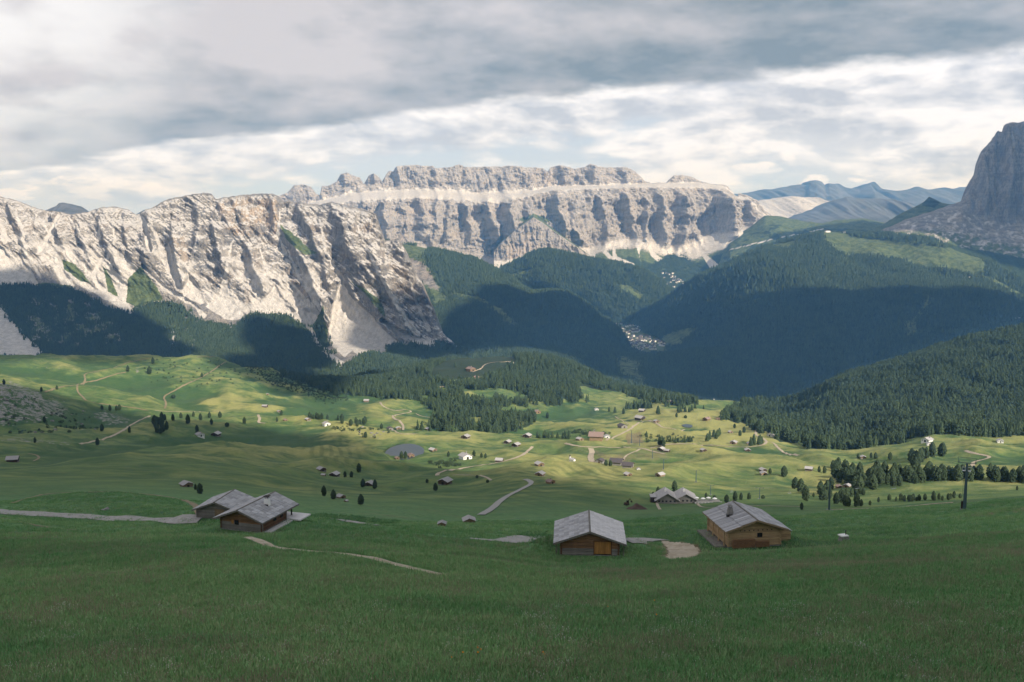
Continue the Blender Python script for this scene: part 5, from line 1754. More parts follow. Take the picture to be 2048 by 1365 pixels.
def window(root, x, y, z, ww, hh, mat, axis='x', sgn=-1):
    fr = MB()
    t = .09
    for (a, b, c, d) in ((-ww / 2 - t, ww / 2 + t, hh / 2, hh / 2 + t), (-ww / 2 - t, ww / 2 + t, -hh / 2 - t, -hh / 2), (-ww / 2 - t, -ww / 2, -hh / 2, hh / 2), (ww / 2, ww / 2 + t, -hh / 2, hh / 2),
                         (-.025, .025, -hh / 2, hh / 2), (-ww / 2, -.025, -.02, .02), (.025, ww / 2, -.02, .02)):
        if axis == 'x': fr.box(a, b, -.05, .05, c, d)
        else: fr.box(-.05, .05, a, b, c, d)
    f = fr.part('window', mat, root, (x, y, z))
    p = (MB().box(-ww / 2, ww / 2, -.01, .01, -hh / 2, hh / 2) if axis == 'x' else MB().box(-.01, .01, -ww / 2, ww / 2, -hh / 2, hh / 2)).part('pane', M_GLASS, f)
    return f


def ground_ok(x, y):
    return gz(x, y, -60)


# centre barn
zc = hit(1178, 1112).z
r1, d1 = chalet('log_barn', 'low log barn facing us squarely, with double orange board door and pale shingle roof', 13.0, 162.07, -50.6, -.062, 11.9, 2.07, 5.9, -54.9,
                dict(seed=1, over=1.25, front=1.0, tiles=[(7, 13, M_SHING), (7, 13, M_SHINGW)], cap=M_BARGE, barge=M_BARGE, opening=(.7, 3.5, 2.45),
                     logs=lambda t: M_LOGGREY if t < .30 else M_LOG, side=M_LOGSIDE))
dr = MB().box(.75, 3.45, d1['y0'] - .04, d1['y0'] + .02, .30, .34).part('door', M_DOORW, r1)
for k in range(9):
    MB().box(.75 + k * .3, 1.04 + k * .3, d1['y0'] - .08 - .01 * (k % 2), d1['y0'] - .03, .34, 2.38).part('door_board', M_DOORW, dr)
for x in (.62, 3.45): MB().box(x, x + .13, d1['y0'] - .16, d1['y0'] - .02, .12, 2.5).part('door_post', M_LOGSIDE, r1)
MB().box(.6, 3.6, d1['y0'] - .18, d1['y0'] - .02, 2.45, 2.6).part('door_lintel', M_LOGSIDE, r1)
for x in (-d1['w'] + .35, d1['w'] - .45):
    MB().box(x, x + .14, -5.2, -5.06, -.6, d1['H'] - d1['h'] - .1).part('eaves_post', M_BARGE, r1)
MB().hexa([(-5.6, -4.9, -.5), (-5.5, -4.9, -.5), (-5.5, -4.75, -.5), (-5.6, -4.75, -.5), (-5.2, -4.9, 1.5), (-5.1, -4.9, 1.5), (-5.1, -4.75, 1.5), (-5.2, -4.75, 1.5)]).part('leaning_board', M_BARGE, r1)

# right chalet
zc = hit(1470, 1100).z
r2, d2 = chalet('log_chalet', 'light larch log chalet with grey stone chimney, window and side annex', 43.2, 179.5, -54.05, .150, 12.4, 1.95, 5.9, -59.25,
                dict(seed=2, over=1.0, front=1.2, tiles=[(2, 26, M_SHING), (9, 7, M_SHING)], cap=M_BARGE, barge=M_BARGEL, gap=.035,
                     logs=lambda t: M_LOGLIGHT, side=M_LOGLIGHT))
window(r2, .9, d2['y0'] - .2, 2.15, .75, .6, M_DARK)
for k in range(8): MB().box(-2.9 + k * .85, -2.72 + k * .85, d2['y0'] - .19, d2['y0'] - .12, 2.95, 3.13).part('vent_hole', M_DARK, r2)
for k in range(11):
    d_ = 1.0 + k * .0
chx, chy, chz = -2.6, .6, d2['H'] - 2.6 * d2['ta']
chm = MB().hexa([(chx - .62, chy - .5, chz - .4), (chx + .62, chy - .5, chz - .4), (chx + .62, chy + .5, chz - .4), (chx - .62, chy + .5, chz - .4),
                 (chx - .36, chy - .33, chz + 1.35), (chx + .36, chy - .33, chz + 1.35), (chx + .36, chy + .33, chz + 1.35), (chx - .36, chy + .33, chz + 1.35)]).part('chimney', M_STONE, r2)
mb = MB()
for (a, b) in ((-.3, -.27), (.22, -.27), (-.3, .2), (.22, .2)): mb.box(chx + a, chx + a + .1, chy + b, chy + b + .1, chz + 1.35, chz + 1.65)
mb.part('chimney_pier', M_STONE, chm)
MB().hexa([(chx - .42, chy - .38, chz + 1.65), (chx + .42, chy - .38, chz + 1.65), (chx + .42, chy + .38, chz + 1.65), (chx - .42, chy + .38, chz + 1.65),
           (chx - .2, chy - .18, chz + 1.95), (chx + .2, chy - .18, chz + 1.95), (chx + .2, chy + .18, chz + 1.95), (chx - .2, chy + .18, chz + 1.95)]).part('chimney_cap', M_STONE, chm)
MB().tube((chx - .1, chy + .5, chz + 1.2), (chx - .1, chy + .5, chz + 2.9), .035).part('lightning_rod', M_IRONL, r2)
MB().box(chx - .95, chx + .95, chy - .85, chy - .55, chz - .15, chz + .22).part('chimney_saddle', M_DECK, r2)
# annex on the right
ax0, ax1 = d2['ww'] + .2, d2['ww'] + 2.9
an = MB().box(ax0, ax1, -2.6, 2.8, -2.0, 1.95).part('annex_wall', M_LOGLIGHT, r2)
for k in range(7): MB().tube((ax0, -2.62, .25 + k * .27), (ax1 + .15, -2.62, .25 + k * .27), .14, n=7).part('log', M_LOGLIGHT, an)
prof = [(ax0 - .3, 2.75), (ax0 + .5, 2.72), (ax0 + 1.3, 2.55), (ax0 + 2.1, 2.25), (ax1 + .35, 1.85)]
for i in range(4):
    (xa, za), (xb, zb) = prof[i], prof[i + 1]
    MB().hexa([(xa, -3.0, za - .08), (xb, -3.0, zb - .08), (xb, 3.1, zb - .08), (xa, 3.1, za - .08), (xa, -3.0, za), (xb, -3.0, zb), (xb, 3.1, zb), (xa, 3.1, za)]).part('annex_roof_panel', M_IRONL, r2)
# porch deck and posts along the left side
MB().box(-d2['w'] - 1.4, -d2['ww'] - .1, -4.6, 5.2, -.15, .18).part('porch_deck', M_BARGE, r2)
for y in (-4.4, -1.6, 1.4, 4.2): MB().box(-d2['w'] + .3, -d2['w'] + .5, y, y + .2, .18, d2['H'] - d2['h'] - .1).part('porch_post', M_LOGLIGHT, r2)
for zz_ in (.75, 1.05): MB().box(-d2['w'] + .34, -d2['w'] + .42, -4.4, 4.2, zz_, zz_ + .09).part('porch_rail', M_LOGLIGHT, r2)
# firewood against the gable
fw = MB()
rr = random.Random(4)
ca, sa = math.cos(.15), math.sin(.15)
for bx0, bx1, hh in ((-4.3, -.1, 1.55), (.1, 2.6, 1.05)):
    z = .1
    while z < hh - (.15 if rr.random() < .2 else 0):
        x = bx0 + rr.uniform(0, .1)
        while x < bx1:
            fw.tube((x, d2['y0'] - .75 + rr.uniform(-.05, .05), z), (x, d2['y0'] - .24, z), rr.uniform(.06, .09), n=5)
            x += .17
        z += .15
fwo = fw.part('firewood_stack', M_LOG)
fwo.location = (43.2, 179.5, -59.25)
fwo.rotation_euler = (0, 0, .150)
tag(fwo, 'split firewood stacked under the window of the light larch chalet', 'firewood')

# left pair
zc = hit(500, 1066).z
r3, d3 = chalet('log_cabin', 'brown log cabin with white chimney, in front of the grey barn', -48.25, 182.87, -53.2, -.316, 13.0, 1.97, 5.2, -57.4,
                dict(seed=3, over=.9, front=1.3, tiles=[(3, 14, M_SHING), (6, 14, M_SHING)], cap=M_BARGE, barge=M_BARGE, backover=3.4,
                     logs=lambda t: M_LOGGREY if t < .33 else M_LOG, side=M_LOGSIDE))
window(r3, -.9, d3['y0'] - .2, 1.55, .6, .65, M_DARK)
window(r3, d3['ww'] + .2, -1.0, 1.45, .6, .6, M_DARK, 'y')
window(r3, d3['ww'] + .2, 1.4, 1.45, .6, .6, M_DARK, 'y')
MB().box(-2.0, -1.55, d3['y0'] - .2, d3['y0'] - .12, 1.2, 1.95).part('shutter', M_DOORW, r3)
cx0, cy0 = 1.9, .6
cz0 = d3['H'] - cx0 * d3['ta']
chm = MB().hexa([(cx0 - .58, cy0 - .5, cz0 - .5), (cx0 + .58, cy0 - .5, cz0 - .5), (cx0 + .58, cy0 + .5, cz0 - .5), (cx0 - .58, cy0 + .5, cz0 - .5),
                 (cx0 - .40, cy0 - .38, cz0 + 1.25), (cx0 + .40, cy0 - .38, cz0 + 1.25), (cx0 + .40, cy0 + .38, cz0 + 1.25), (cx0 - .40, cy0 + .38, cz0 + 1.25)]).part('chimney', M_PLASTER, r3)
mb = MB()
for (a, b) in ((-.3, -.3), (.2, -.3), (-.3, .2), (.2, .2)): mb.box(cx0 + a, cx0 + a + .1, cy0 + b, cy0 + b + .1, cz0 + 1.25, cz0 + 1.6)
mb.box(cx0 - .5, cx0 + .5, cy0 - .5, cy0 + .5, cz0 + 1.6, cz0 + 1.72)
mb.part('chimney_cap', M_DECK, chm)
MB().box(cx0 - .5, cx0 + .5, cy0 - .62, cy0 - .4, cz0 - .1, cz0 + .16).part('chimney_saddle', M_DECK, r3)
MB().box(-3.6, 7.2, d3['y1'] + .3, d3['L'] / 2 + 1.0, -.05, .2).part('terrace_slab', M_SHINGW, r3)
MB().box(d3['ww'] + .3, d3['ww'] + 1.5, -4.8, d3['y1'], -.25, .12).part('side_step', M_SHINGW, r3)
for x in (3.9,): MB().box(x, x + .22, d3['L'] / 2 - .9, d3['L'] / 2 - .68, .2, d3['H'] - d3['h'] + .2).part('porch_post', M_DECK, r3)
for x in (-3.9, 0.0): MB().box(x, x + .22, d3['L'] / 2 - .9, d3['L'] / 2 - .68, .2, d3['H'] - abs(x) * d3['ta'] - .25).part('porch_post', M_DECK, r3)

zc = hit(420, 1040).z
r4, d4 = chalet('grey_log_barn', 'weathered grey log barn half hidden behind the brown cabin', -61.4, 207.0, -59.12, -.16, 10.0, 1.85, 5.0, -62.9,
                dict(seed=4, over=.7, front=.9, tiles=[(6, 11, M_SHING), (6, 11, M_SHING)], cap=M_BARGE, barge=M_BARGE, logs=lambda t: M_LOGGREY, side=M_LOGGREY))
MB().box(-.3, 1.7, d4['y0'] - .2, d4['y0'] - .14, .3, 2.1).part('barn_door', M_BARNL, r4)

# stone vent block beside the right chalet
hv = hit(1687, 1083)
vt = empty('stone_stove', (hv.x, hv.y, hv.z), .3)
tag(vt, 'small stone stove block with thin black flue, alone in the grass', 'stove')
kk = hv.length / F_PX * 17
MB().hexa([(-.5 * kk, -.4 * kk, -.3), (.42 * kk, -.4 * kk, -.3), (.42 * kk, .4 * kk, -.3), (-.5 * kk, .4 * kk, -.3), (-.38 * kk, -.3 * kk, .62 * kk), (.3 * kk, -.3 * kk, .62 * kk), (.3 * kk, .3 * kk, .62 * kk), (-.38 * kk, .3 * kk, .62 * kk)]).part('stone_block', M_STONE, vt)
MB().box(-.5 * kk, .38 * kk, -.4 * kk, .4 * kk, .62 * kk, .74 * kk).part('top_slab', M_PLASTER, vt)
MB().hexa([(.1 * kk, -.45 * kk, -.1), (.6 * kk, -.45 * kk, -.1), (.6 * kk, .1 * kk, -.1), (.1 * kk, .1 * kk, -.1), (.3 * kk, -.2 * kk, .7 * kk), (.42 * kk, -.2 * kk, .7 * kk), (.42 * kk, 0, .7 * kk), (.3 * kk, 0, .7 * kk)]).part('buttress', M_STONE, vt)
MB().tube((.25 * kk, 0, .7 * kk), (.25 * kk, 0, 1.25 * kk), .05 * kk).part('flue', M_DECK, vt)


# ---------------------------------------------------------------- small barns in the basin
def make_barn(kind, w=4.4, L=8.5, eave=2.3, rise=1.9):
    wall_m, roof_m = {0: (M_BARN, M_ROOFG), 1: (M_BARNL, M_ROOFG), 2: (M_PLASTER, M_ROOFG), 3: (M_BARN, M_ROOFR), 4: (M_STONE, M_ROOFD), 5: (M_BARNL, M_ROOFR)}[kind]
    root = empty('barn')
    ww, y = w - .8, L / 2 - .8
    ta = rise / w
    ez = eave + .8 * ta
    m = MB().box(-ww, ww, -y, y, -3, ez)
    m.add([(-ww, -y, ez), (ww, -y, ez), (0, -y, ez + ww * ta), (-ww, y, ez), (ww, y, ez), (0, y, ez + ww * ta)], [(0, 1, 2), (3, 5, 4), (0, 2, 5, 3), (1, 4, 5, 2)])
    m.part('wall', wall_m, root)
    r = MB()
    t = .18
    H = eave + rise + .1
    for s in (-1, 1):
        r.hexa([(0, -L / 2, H - t), (0, L / 2, H - t), (s * w, L / 2, H - rise - t), (s * w, -L / 2, H - rise - t)][::s] + [(0, -L / 2, H), (0, L / 2, H), (s * w, L / 2, H - rise), (s * w, -L / 2, H - rise)][::s])
    r.part('roof', roof_m, root)
    MB().box(-.9, .9, -y - .06, -y + .02, .1, 2.0).part('door', M_DARK if kind != 4 else M_BARN, root)
    if kind in (2, 5):
        for x in (-2.3, 2.3): MB().box(x - .4, x + .4, -y - .05, -y + .02, 1.1, 1.9).part('window', M_GLASS, root)
        MB().box(1.2, 1.9, 1.2, 1.9, H - 1.2, H + .7).part('chimney', M_STONE, root)
    if kind in (0, 1, 3):
        MB().box(-ww - .05, ww + .05, -y - .05, y + .05, -3, .35).part('stone_base', M_STONE, root)
    return root


PROTO = {}


def barn(px, py, wpx, kind, rz, label, name='barn', cat='barn', sq=1.0, group=None, tree=None):
    h = hit(px, py, tree)
    if h is None: return
    s = wpx * h.length / F_PX / 9.6
    if kind in PROTO: o = copy_tree(PROTO[kind])
    else: o = PROTO[kind] = make_barn(kind)
    o.name = name
    o.location = (h.x, h.y, h.z + .1)
    ang = math.atan2(-h.x, h.y)
    o.rotation_euler = (0, 0, ang + rz)
    o.scale = (s, s * sq, s)
    tag(o, label, cat, group)
    return o


BARNS = [
 (616,841,11,1,.5,'tiny pale hut at the top of the meadow left of the dark wood'), (653,851,16,2,.4,'white-walled hut on the meadow rim below the striped yellow field'),
 (733,804,12,1,1.4,'low barn tucked in the dark wood beside the dirt switchback'), (780,860,14,4,.3,'flat stone hut by the foot of the dirt switchback'), (797,859,12,1,.2,'pale hut right beside the foot of the switchback road'),
 (856,860,11,1,.6,'small hut at the lower edge of the wood, right of the switchback'), (931,877,18,0,-.5,'dark barn on the slope just under the middle of the wood'),
 (866,903,16,1,.7,'barn at the right end of the grey pond'), (822,914,15,5,.3,'reddish-roofed hut on the pond bank beside two trees'), (794,918,10,5,.4,'smallest red-roofed hut at the left bank of the pond'),
 (931,918,26,2,.5,'big chalet with chimney above the bend of the pale track'), (999,924,18,0,1.3,'long low barn right on the pale track'), (1015,887,15,0,-.5,'upper left barn of the pair beside the track end'),
 (1032,893,17,0,-.6,'lower right barn of the pair beside the track end'), (1054,875,18,0,-.4,'barn above the pair by the track end'), (1079,932,19,1,.5,'upper barn of three on the knoll right of the winding gravel road'),
 (1080,952,20,1,-.4,'middle barn of three above the winding gravel road, pale side wall'), (1101,967,18,5,.7,'red-roofed lowest barn of three beside the mown stripes'),
 (643,942,18,0,.5,'upper grey-roofed barn of the three left of the tall egg-shaped tree'), (647,952,10,1,1.2,'tiny low shed under the upper barn of the group of three'),
 (669,953,20,0,-.5,'right barn of the three left of the tall egg-shaped tree'), (739,972,21,0,-.4,'barn squeezed between two dark trees'), (890,968,27,0,-.5,'large dark barn with broad gable beside one dark tree'),
 (682,997,18,1,.6,'barn half sunk behind a green hump, two trees to its left'), (692,1004,9,1,-.6,'tiny lean-to roof below the barn behind the hump'),
 (938,1047,29,1,.1,'wide pale roof poking over the green rise in the middle'), (884,1052,20,1,-.1,'small pale roof tip poking over the rise, left of the wide one'),
 (1075,826,13,5,.5,'reddish hut at the right edge of the wood'), (1156,880,10,1,.3,'hut left of the long restaurant building'),
 (400,873,17,2,.4,'left hut of the two on the slope below the row of trees'), (432,872,18,0,-.5,'right hut of the two on the slope below the row of trees'),
 (26,924,24,0,1.35,'long grey-roofed barn at the far left margin'), (373,974,24,1,.4,'lone barn above the trail with a bush at its right'),
 (530,815,12,0,1.2,'grey hut on the striped yellow field'), (558,825,9,1,.3,'small hut beside a round tree on the yellow field edge'), (571,842,9,5,.5,'reddish hut by the bushes above the meadow rim'),
 (535,790,6,1,.2,'speck of a hut at the top of the yellow field'),
 (1193,821,10,2,.3,'white-fronted hut at the top left of the dry meadow'), (1284,824,14,0,1.2,'dark hut on the upper dry meadow under the conifer row'), (1325,804,7,1,.2,'left hut of the two on the high pasture edge'),
 (1340,805,11,1,.5,'right hut of the two on the high pasture edge'), (1280,840,20,0,.9,'farmhouse at the top end of the forked road'), (1313,845,12,1,.5,'hut right of the forked road by the small trail'),
 (1413,841,15,5,-.6,'pale barn right of the little blue pond'), (1436,840,9,5,.2,'tiny hut farther right of the little blue pond'), (1461,866,10,1,.5,'small hut alone on the dry meadow below the pond'),
 (1467,888,15,1,-.3,'barn left of the round group of conifers at the road fork'), (1498,889,10,1,.3,'tiny hut under the round group of conifers'), (1495,903,13,0,.3,'grey hut with bushes below the road fork'),
 (1543,873,17,2,-.6,'white barn at the forest edge by the road fork'), (1407,903,13,0,.5,'hut between the two hedgerows right of the lift line'), (1322,901,15,0,-.5,'left one of two joined barns by the dark conifer clump'),
 (1334,904,13,0,1.2,'right one of two joined barns by the dark conifer clump'), (1160,881,14,1,.7,'pale hut left of the restaurant with timber stacks'), (1256,952,16,1,.6,'barn with bright right wall, below the big dark building'),
 (1320,953,18,1,-.7,'barn with bright roof edge above the stone lodge'), (1526,943,15,0,.5,'upper barn of the close pair right of the lift pylons'), (1527,950,15,1,.3,'lower barn of the close pair right of the lift pylons'),
 (1480,818,22,0,1.5,'long low lift station at the mouth of the forest'), (1561,835,13,2,.4,'white hut showing through the forest edge'), (1854,884,20,2,-.5,'two-storey white chalet on the rise under the right forest'),
 (1858,890,10,2,.3,'small annex just below the two-storey white chalet'), (2000,885,13,2,.2,'white-walled hut at the forest edge near the right margin'), (1726,917,12,1,.2,'tiny hut on top of the smooth green dome'),
 (1618,941,17,0,1.4,'low grey barn between the oval tree and the paired trees'), (1678,976,13,5,.4,'left hut hidden by the big tree belt'), (1694,975,15,1,-.4,'right hut hidden by the big tree belt'),
 (942,742,18,5,.7,'orange-brown farm on top of the wooded knoll'), (953,757,11,5,1.3,'barn in the trees below the orange-brown farm'), (951,711,8,1,.3,'small hut on the back edge of the knoll meadow'), (1023,727,9,2,.5,'white hut where the knoll road enters the wood'),
]
for b in BARNS: barn(*b)
o = barn(1193, 879, 34, 5, 1.45, 'long reddish restaurant building with timber stacks around it', 'restaurant', 'building')
barn(1214, 876, 14, 2, .2, 'white-fronted wing at the right end of the restaurant', 'restaurant_wing', 'building')
barn(1245, 856, 19, 4, .6, 'dark blue-grey house beside the forked road', 'dark_house', 'house')
barn(1200, 926, 19, 4, -.3, 'blue-grey roofed house at the foot of the wide dirt road', 'house', 'house')
barn(1233, 930, 30, 4, 1.35, 'left half of the big dark brown building in the meadow centre', 'meadow_hall', 'building', 1.0)
barn(1256, 936, 26, 4, 1.35, 'right half of the big dark brown building, lower roof', 'meadow_hall', 'building', 1.0)
barn(1277, 940, 9, 2, .2, 'pale stone end block of the big dark building', 'stone_annex', 'building')

# little chapel
hc = hit(1145, 923)
ch_ = empty('chapel', hc, .9)
k = hc.length / F_PX
tag(ch_, 'little white chapel with slim steeple at the crest of the mown knoll', 'chapel')
MB().box(-3.2 * k, 3.2 * k, -5 * k, 5 * k, -2, 4 * k).part('wall', M_PLASTER, ch_)
m = MB()
for s in (-1, 1): m.hexa([(0, -5.5 * k, 7 * k), (0, 5.5 * k, 7 * k), (s * 4 * k, 5.5 * k, 3.8 * k), (s * 4 * k, -5.5 * k, 3.8 * k)][::s] + [(0, -5.5 * k, 7.3 * k), (0, 5.5 * k, 7.3 * k), (s * 4 * k, 5.5 * k, 4.1 * k), (s * 4 * k, -5.5 * k, 4.1 * k)][::s])
m.part('roof', M_ROOFG, ch_)
tw = MB().box(-1.2 * k, 1.2 * k, 5 * k, 7.4 * k, -2, 9 * k).part('steeple', M_PLASTER, ch_)
MB().add([(-1.4 * k, 4.8 * k, 9 * k), (1.4 * k, 4.8 * k, 9 * k), (1.4 * k, 7.6 * k, 9 * k), (-1.4 * k, 7.6 * k, 9 * k), (0, 6.2 * k, 13 * k)], [(0, 1, 4), (1, 2, 4), (2, 3, 4), (3, 0, 4)]).part('spire', M_ROOFD, tw)

# stone lodge with two gables
hl = hit(1345, 1008)
lo = empty('mountain_lodge', hl, -.03)
tag(lo, 'low stone lodge with two broad grey gables and a row of windows', 'lodge')
k = hl.length / F_PX
for gi_, (gx0, gx1, gy0, ry) in enumerate(((-30, 10, 0.0, 21.5), (8, 45, 1.4, 19.5))):
    gx0 *= k; gx1 *= k; ry *= k
    ev = 9.5 * k
    cxm = (gx0 + gx1) / 2
    hw = (gx1 - gx0) / 2
    ly = 13
    wl = MB().box(gx0, gx1, gy0, gy0 + ly, -3, ev)
    wl.add([(gx0, gy0, ev), (gx1, gy0, ev), (cxm, gy0, ry - .3), (gx0, gy0 + ly, ev), (gx1, gy0 + ly, ev), (cxm, gy0 + ly, ry - .3)], [(0, 1, 2), (3, 5, 4)])
    wl.part('wall', M_STONE, lo)
    e = 5 * k
    dz = (ry - ev) / hw * e
    r = MB()
    for s in (-1, 1):
        xe = cxm + s * (hw + e)
        r.hexa([(cxm, gy0 - 1.4, ry - .3), (cxm, gy0 + ly + 1, ry - .3), (xe, gy0 + ly + 1, ev - dz - .3), (xe, gy0 - 1.4, ev - dz - .3)][::s] + [(cxm, gy0 - 1.4, ry), (cxm, gy0 + ly + 1, ry), (xe, gy0 + ly + 1, ev - dz), (xe, gy0 - 1.4, ev - dz)][::s])
    ro = r.part('roof', M_ROOFG, lo)
    MB().box(cxm - 1, cxm - .1, gy0 + 5, gy0 + 6, ry - .8, ry + .9).part('chimney', M_PLASTER, ro)
for i, x in enumerate((-26, -19, -12, -4, 4, 13, 21, 29, 37)):
    gy = 0.0 if x < 8 else 1.4
    MB().box(x * k - .55, x * k + .55, gy - .06, gy + .05, 3.2 * k, 3.2 * k + 1.0).part('window', M_GLASS, lo)
MB().box(-41 * k, -30 * k, 3, 9, -2, 10 * k).part('side_shed', M_BARN, lo)
MB().box(-42 * k, -29.9 * k, 2.5, 9.5, 10 * k, 10.9 * k).part('side_shed_roof', M_ROOFG, lo)
# terrace with parasols, dirt heap, excavator
ht = hit(1412, 1006)
te = empty('terrace', ht, 0)
tag(te, 'white railed sun terrace right of the stone lodge', 'terrace')
MB().box(-7, 9, -3, 6, -2.5, .3).part('deck', M_STONE, te)
for x in range(-7, 10, 2): MB().box(x, x + .12, -3.05, -2.93, .3, 1.3).part('rail_post', M_WHITE, te)
MB().box(-7, 9.1, -3.03, -2.95, 1.3, 1.42).part('rail', M_WHITE, te)
for i, x in enumerate((-5, -1.5, 2, 5.5)):
    p = empty('parasol', (ht.x + x, ht.y + (1.5 if i % 2 else 3), ht.z + .3))
    tag(p, 'closed white parasol on the lodge terrace', 'parasol', 'parasols on the lodge terrace')
    MB().tube((0, 0, 0), (0, 0, 2.5), .05).part('pole', M_IRONL, p)
    MB().tube((0, 0, 1.9), (0, 0, 2.6), 1.5, .05, 8).part('canopy', M_WHITE, p)
hm = hit(1274, 1019)
V, k = [], hm.length / F_PX
n = 26
for i in range(n):
    for j in range(n):
        x, y = (i / (n - 1) - .5) * 2, (j / (n - 1) - .5) * 2
        r = math.hypot(x, y)
        z = max(0, 1 - r) ** 1.1 * (12 + 5 * float(perlin(x * 2.3, y * 2.3, .4))) * k + .5 * float(perlin(x * 5, y * 5, 2.2)) * k * 3
        gx_, gy_ = hm.x + x * 26 * k, hm.y + y * 9
        V.append((gx_, gy_, gz(gx_, gy_, hm.z) + z - .8 * r ** 2))
tag(add('earth_mound', raw_mesh('earth_mound', V, grid_faces(n, n), M_EARTH, True)), 'brown heap of turned earth on the meadow left of the lodge', 'earth heap')
he = hit(1253, 1012)
ex = empty('excavator', (he.x, he.y, he.z + .5), .6)
tag(ex, 'small dark excavator standing on the brown earth heap', 'excavator')
for s in (-1, 1): MB().box(-1.3, 1.3, s * .8 - .22, s * .8 + .22, 0, .7).part('track', M_DECK, ex)
MB().box(-1.1, 1.2, -.9, .9, .75, 1.5).part('body', M_EARTH, ex)
MB().box(.0, 1.0, -.85, .1, 1.5, 2.6).part('cab', M_DARK, ex)
ar = MB().tube((1.0, .3, 1.4), (2.8, .3, 3.2), .18).tube((2.8, .3, 3.2), (4.0, .3, 1.6), .14).part('arm', M_EARTH, ex)
MB().hexa([(3.7, -.1, .8), (4.4, -.1, .8), (4.4, .7, .8), (3.7, .7, .8), (3.6, -.1, 1.6), (4.2, -.1, 1.6), (4.2, .7, 1.6), (3.6, .7, 1.6)]).part('bucket', M_DECK, ar)

# ---------------------------------------------------------------- chairlift
PYL = [(1929,1019,937,'tall blue-grey lift pylon on the right foreground ridge'), (1658,1020,965,'lift pylon beside the twin-roofed barn'), (1519,998,978,'small lift pylon behind the light larch chalet'),
       (1421,990,972,'lift pylon above the terrace of the stone lodge'), (1392,965,942,'lift pylon on the green slope above the lodge'), (1327,939,919,'lift pylon level with the big dark building'),
       (1305,917,900,'lift pylon right of the twin joined barns'), (1279,892,877,'lift pylon by the crossing of the dirt tracks'), (1263,887,862,'uppermost dark lift pylon by the forked road')]
tops = []
for i, (px, py, ty, lab) in enumerate(PYL):
    b = hit(px, py)
    if b is None: continue
    D_ = b.length
    hh = (py - ty) * D_ / F_PX * 1.03
    r = min(.46, 0.055 * hh ** .8)
    ang = math.atan2(-b.x, b.y)
    p = empty('lift_pylon', (b.x, b.y, b.z), ang)
    tag(p, lab, 'lift pylon', 'chairlift pylons')
    MB().tube((0, 0, -.8), (0, 0, hh), r * 1.15, r * .62, 14).part('pole', M_IRON, p)
    MB().box(-.8 - r, .8 + r, -.7 - r, .7 + r, -1.5, .15).part('footing', M_STONE, p)
    MB().box(-2.6, 2.6, -.08, .08, hh + .08, hh + .24).part('crossarm', M_IRON, p)
    for s in (-1, 1):
        wm = MB()
        for q in range(4): wm.tube((s * 2.35 - .06, -.9 + q * .6, hh + .42), (s * 2.35 + .06, -.9 + q * .6, hh + .42), .2, n=10)
        wm.box(s * 2.35 - .04, s * 2.35 + .04, -1.1, 1.1, hh + .26, hh + .36)
        wm.part('sheave_train', M_IRON, p)
    if i == 0:
        m = MB()
        for s in (-1, 1): m.tube((s * 2.1, 0, hh + .25), (s * 2.6, 0, hh + 1.7), .05)
        m.tube((-2.6, 0, hh + 1.7), (2.6, 0, hh + 1.7), .05)
        m.part('service_frame', M_IRON, p)
        ld = MB()
        for s in (-1, 1): ld.tube((s * .2 - .75, -.1, 0), (s * .2 - .42, -.1, hh), .03, n=5)
        for q in range(int(hh / .35)): ld.tube((-.95 + .33 * q * .35 / hh, -.1, q * .35), (-.55 + .33 * q * .35 / hh, -.1, q * .35), .02, n=4)
        ld.part('ladder', M_IRON, p)
        MB().box(-1.05, -.5, -.3, .3, .15, 2.4).part('control_box', M_DECK, p)
        for s in (-1, 1):
            bk_ = MB().box(s * .75 - .45, s * .75 + .45, -.4, .4, hh - 2.3, hh - 2.2)
            for (u, v) in ((-.45, -.4), (.41, -.4), (-.45, .36), (.41, .36)): bk_.box(s * .75 + u, s * .75 + u + .05, v, v + .05, hh - 2.2, hh - 1.1)
            bk_.box(s * .75 - .45, s * .75 + .45, -.4, -.35, hh - 1.15, hh - 1.05)
            bk_.part('work_platform', M_WHITE, p)
    ca_, sa_ = math.cos(ang), math.sin(ang)
    tops.append([Vector((b.x + s * 2.35 * ca_, b.y + s * 2.35 * sa_, b.z + hh + .65)) for s in (-1, 1)])
cab = MB()
for i in range(len(tops) - 1):
    for s in (0, 1):
        A_, B_ = tops[i][s], tops[i + 1][s]
        sag = (B_ - A_).length * .018
        q0 = A_
        for t in range(1, 13):
            u = t / 12
            q1 = A_.lerp(B_, u) - Vector((0, 0, 4 * sag * u * (1 - u)))
            cab.tube(q0, q1, .03, n=5)
            q0 = q1
tag(cab.part('lift_cable', M_IRON), 'thin steel haul ropes strung between the chairlift pylons', 'lift cable')


def lift_chair(px, py, A_, B_, lab):
    """hang a chair below the rope where the sight line px crosses the span"""
    best = min((abs(proj(np.array(A_.lerp(B_, t / 60)))[0] - px), t / 60) for t in range(61))[1]
    c = A_.lerp(B_, best) - Vector((0, 0, 4 * (B_ - A_).length * .018 * best * (1 - best)))
    o = empty('lift_chair', c, .4)
    tag(o, lab, 'lift chair', 'chairs hanging on the lift rope')
    MB().tube((0, 0, 0), (0, .1, -2.2), .04).part('hanger', M_IRONL, o)
    MB().box(-1.1, 1.1, -.3, .25, -2.9, -2.82).part('seat', M_IRONL, o)
    m = MB()
    for s in (-1, 1): m.tube((s * 1.1, .25, -2.9), (s * 1.1, .25, -2.1), .035)
    m.tube((-1.1, .25, -2.1), (1.1, .25, -2.1), .035)
    m.part('seat_frame', M_IRONL, o)


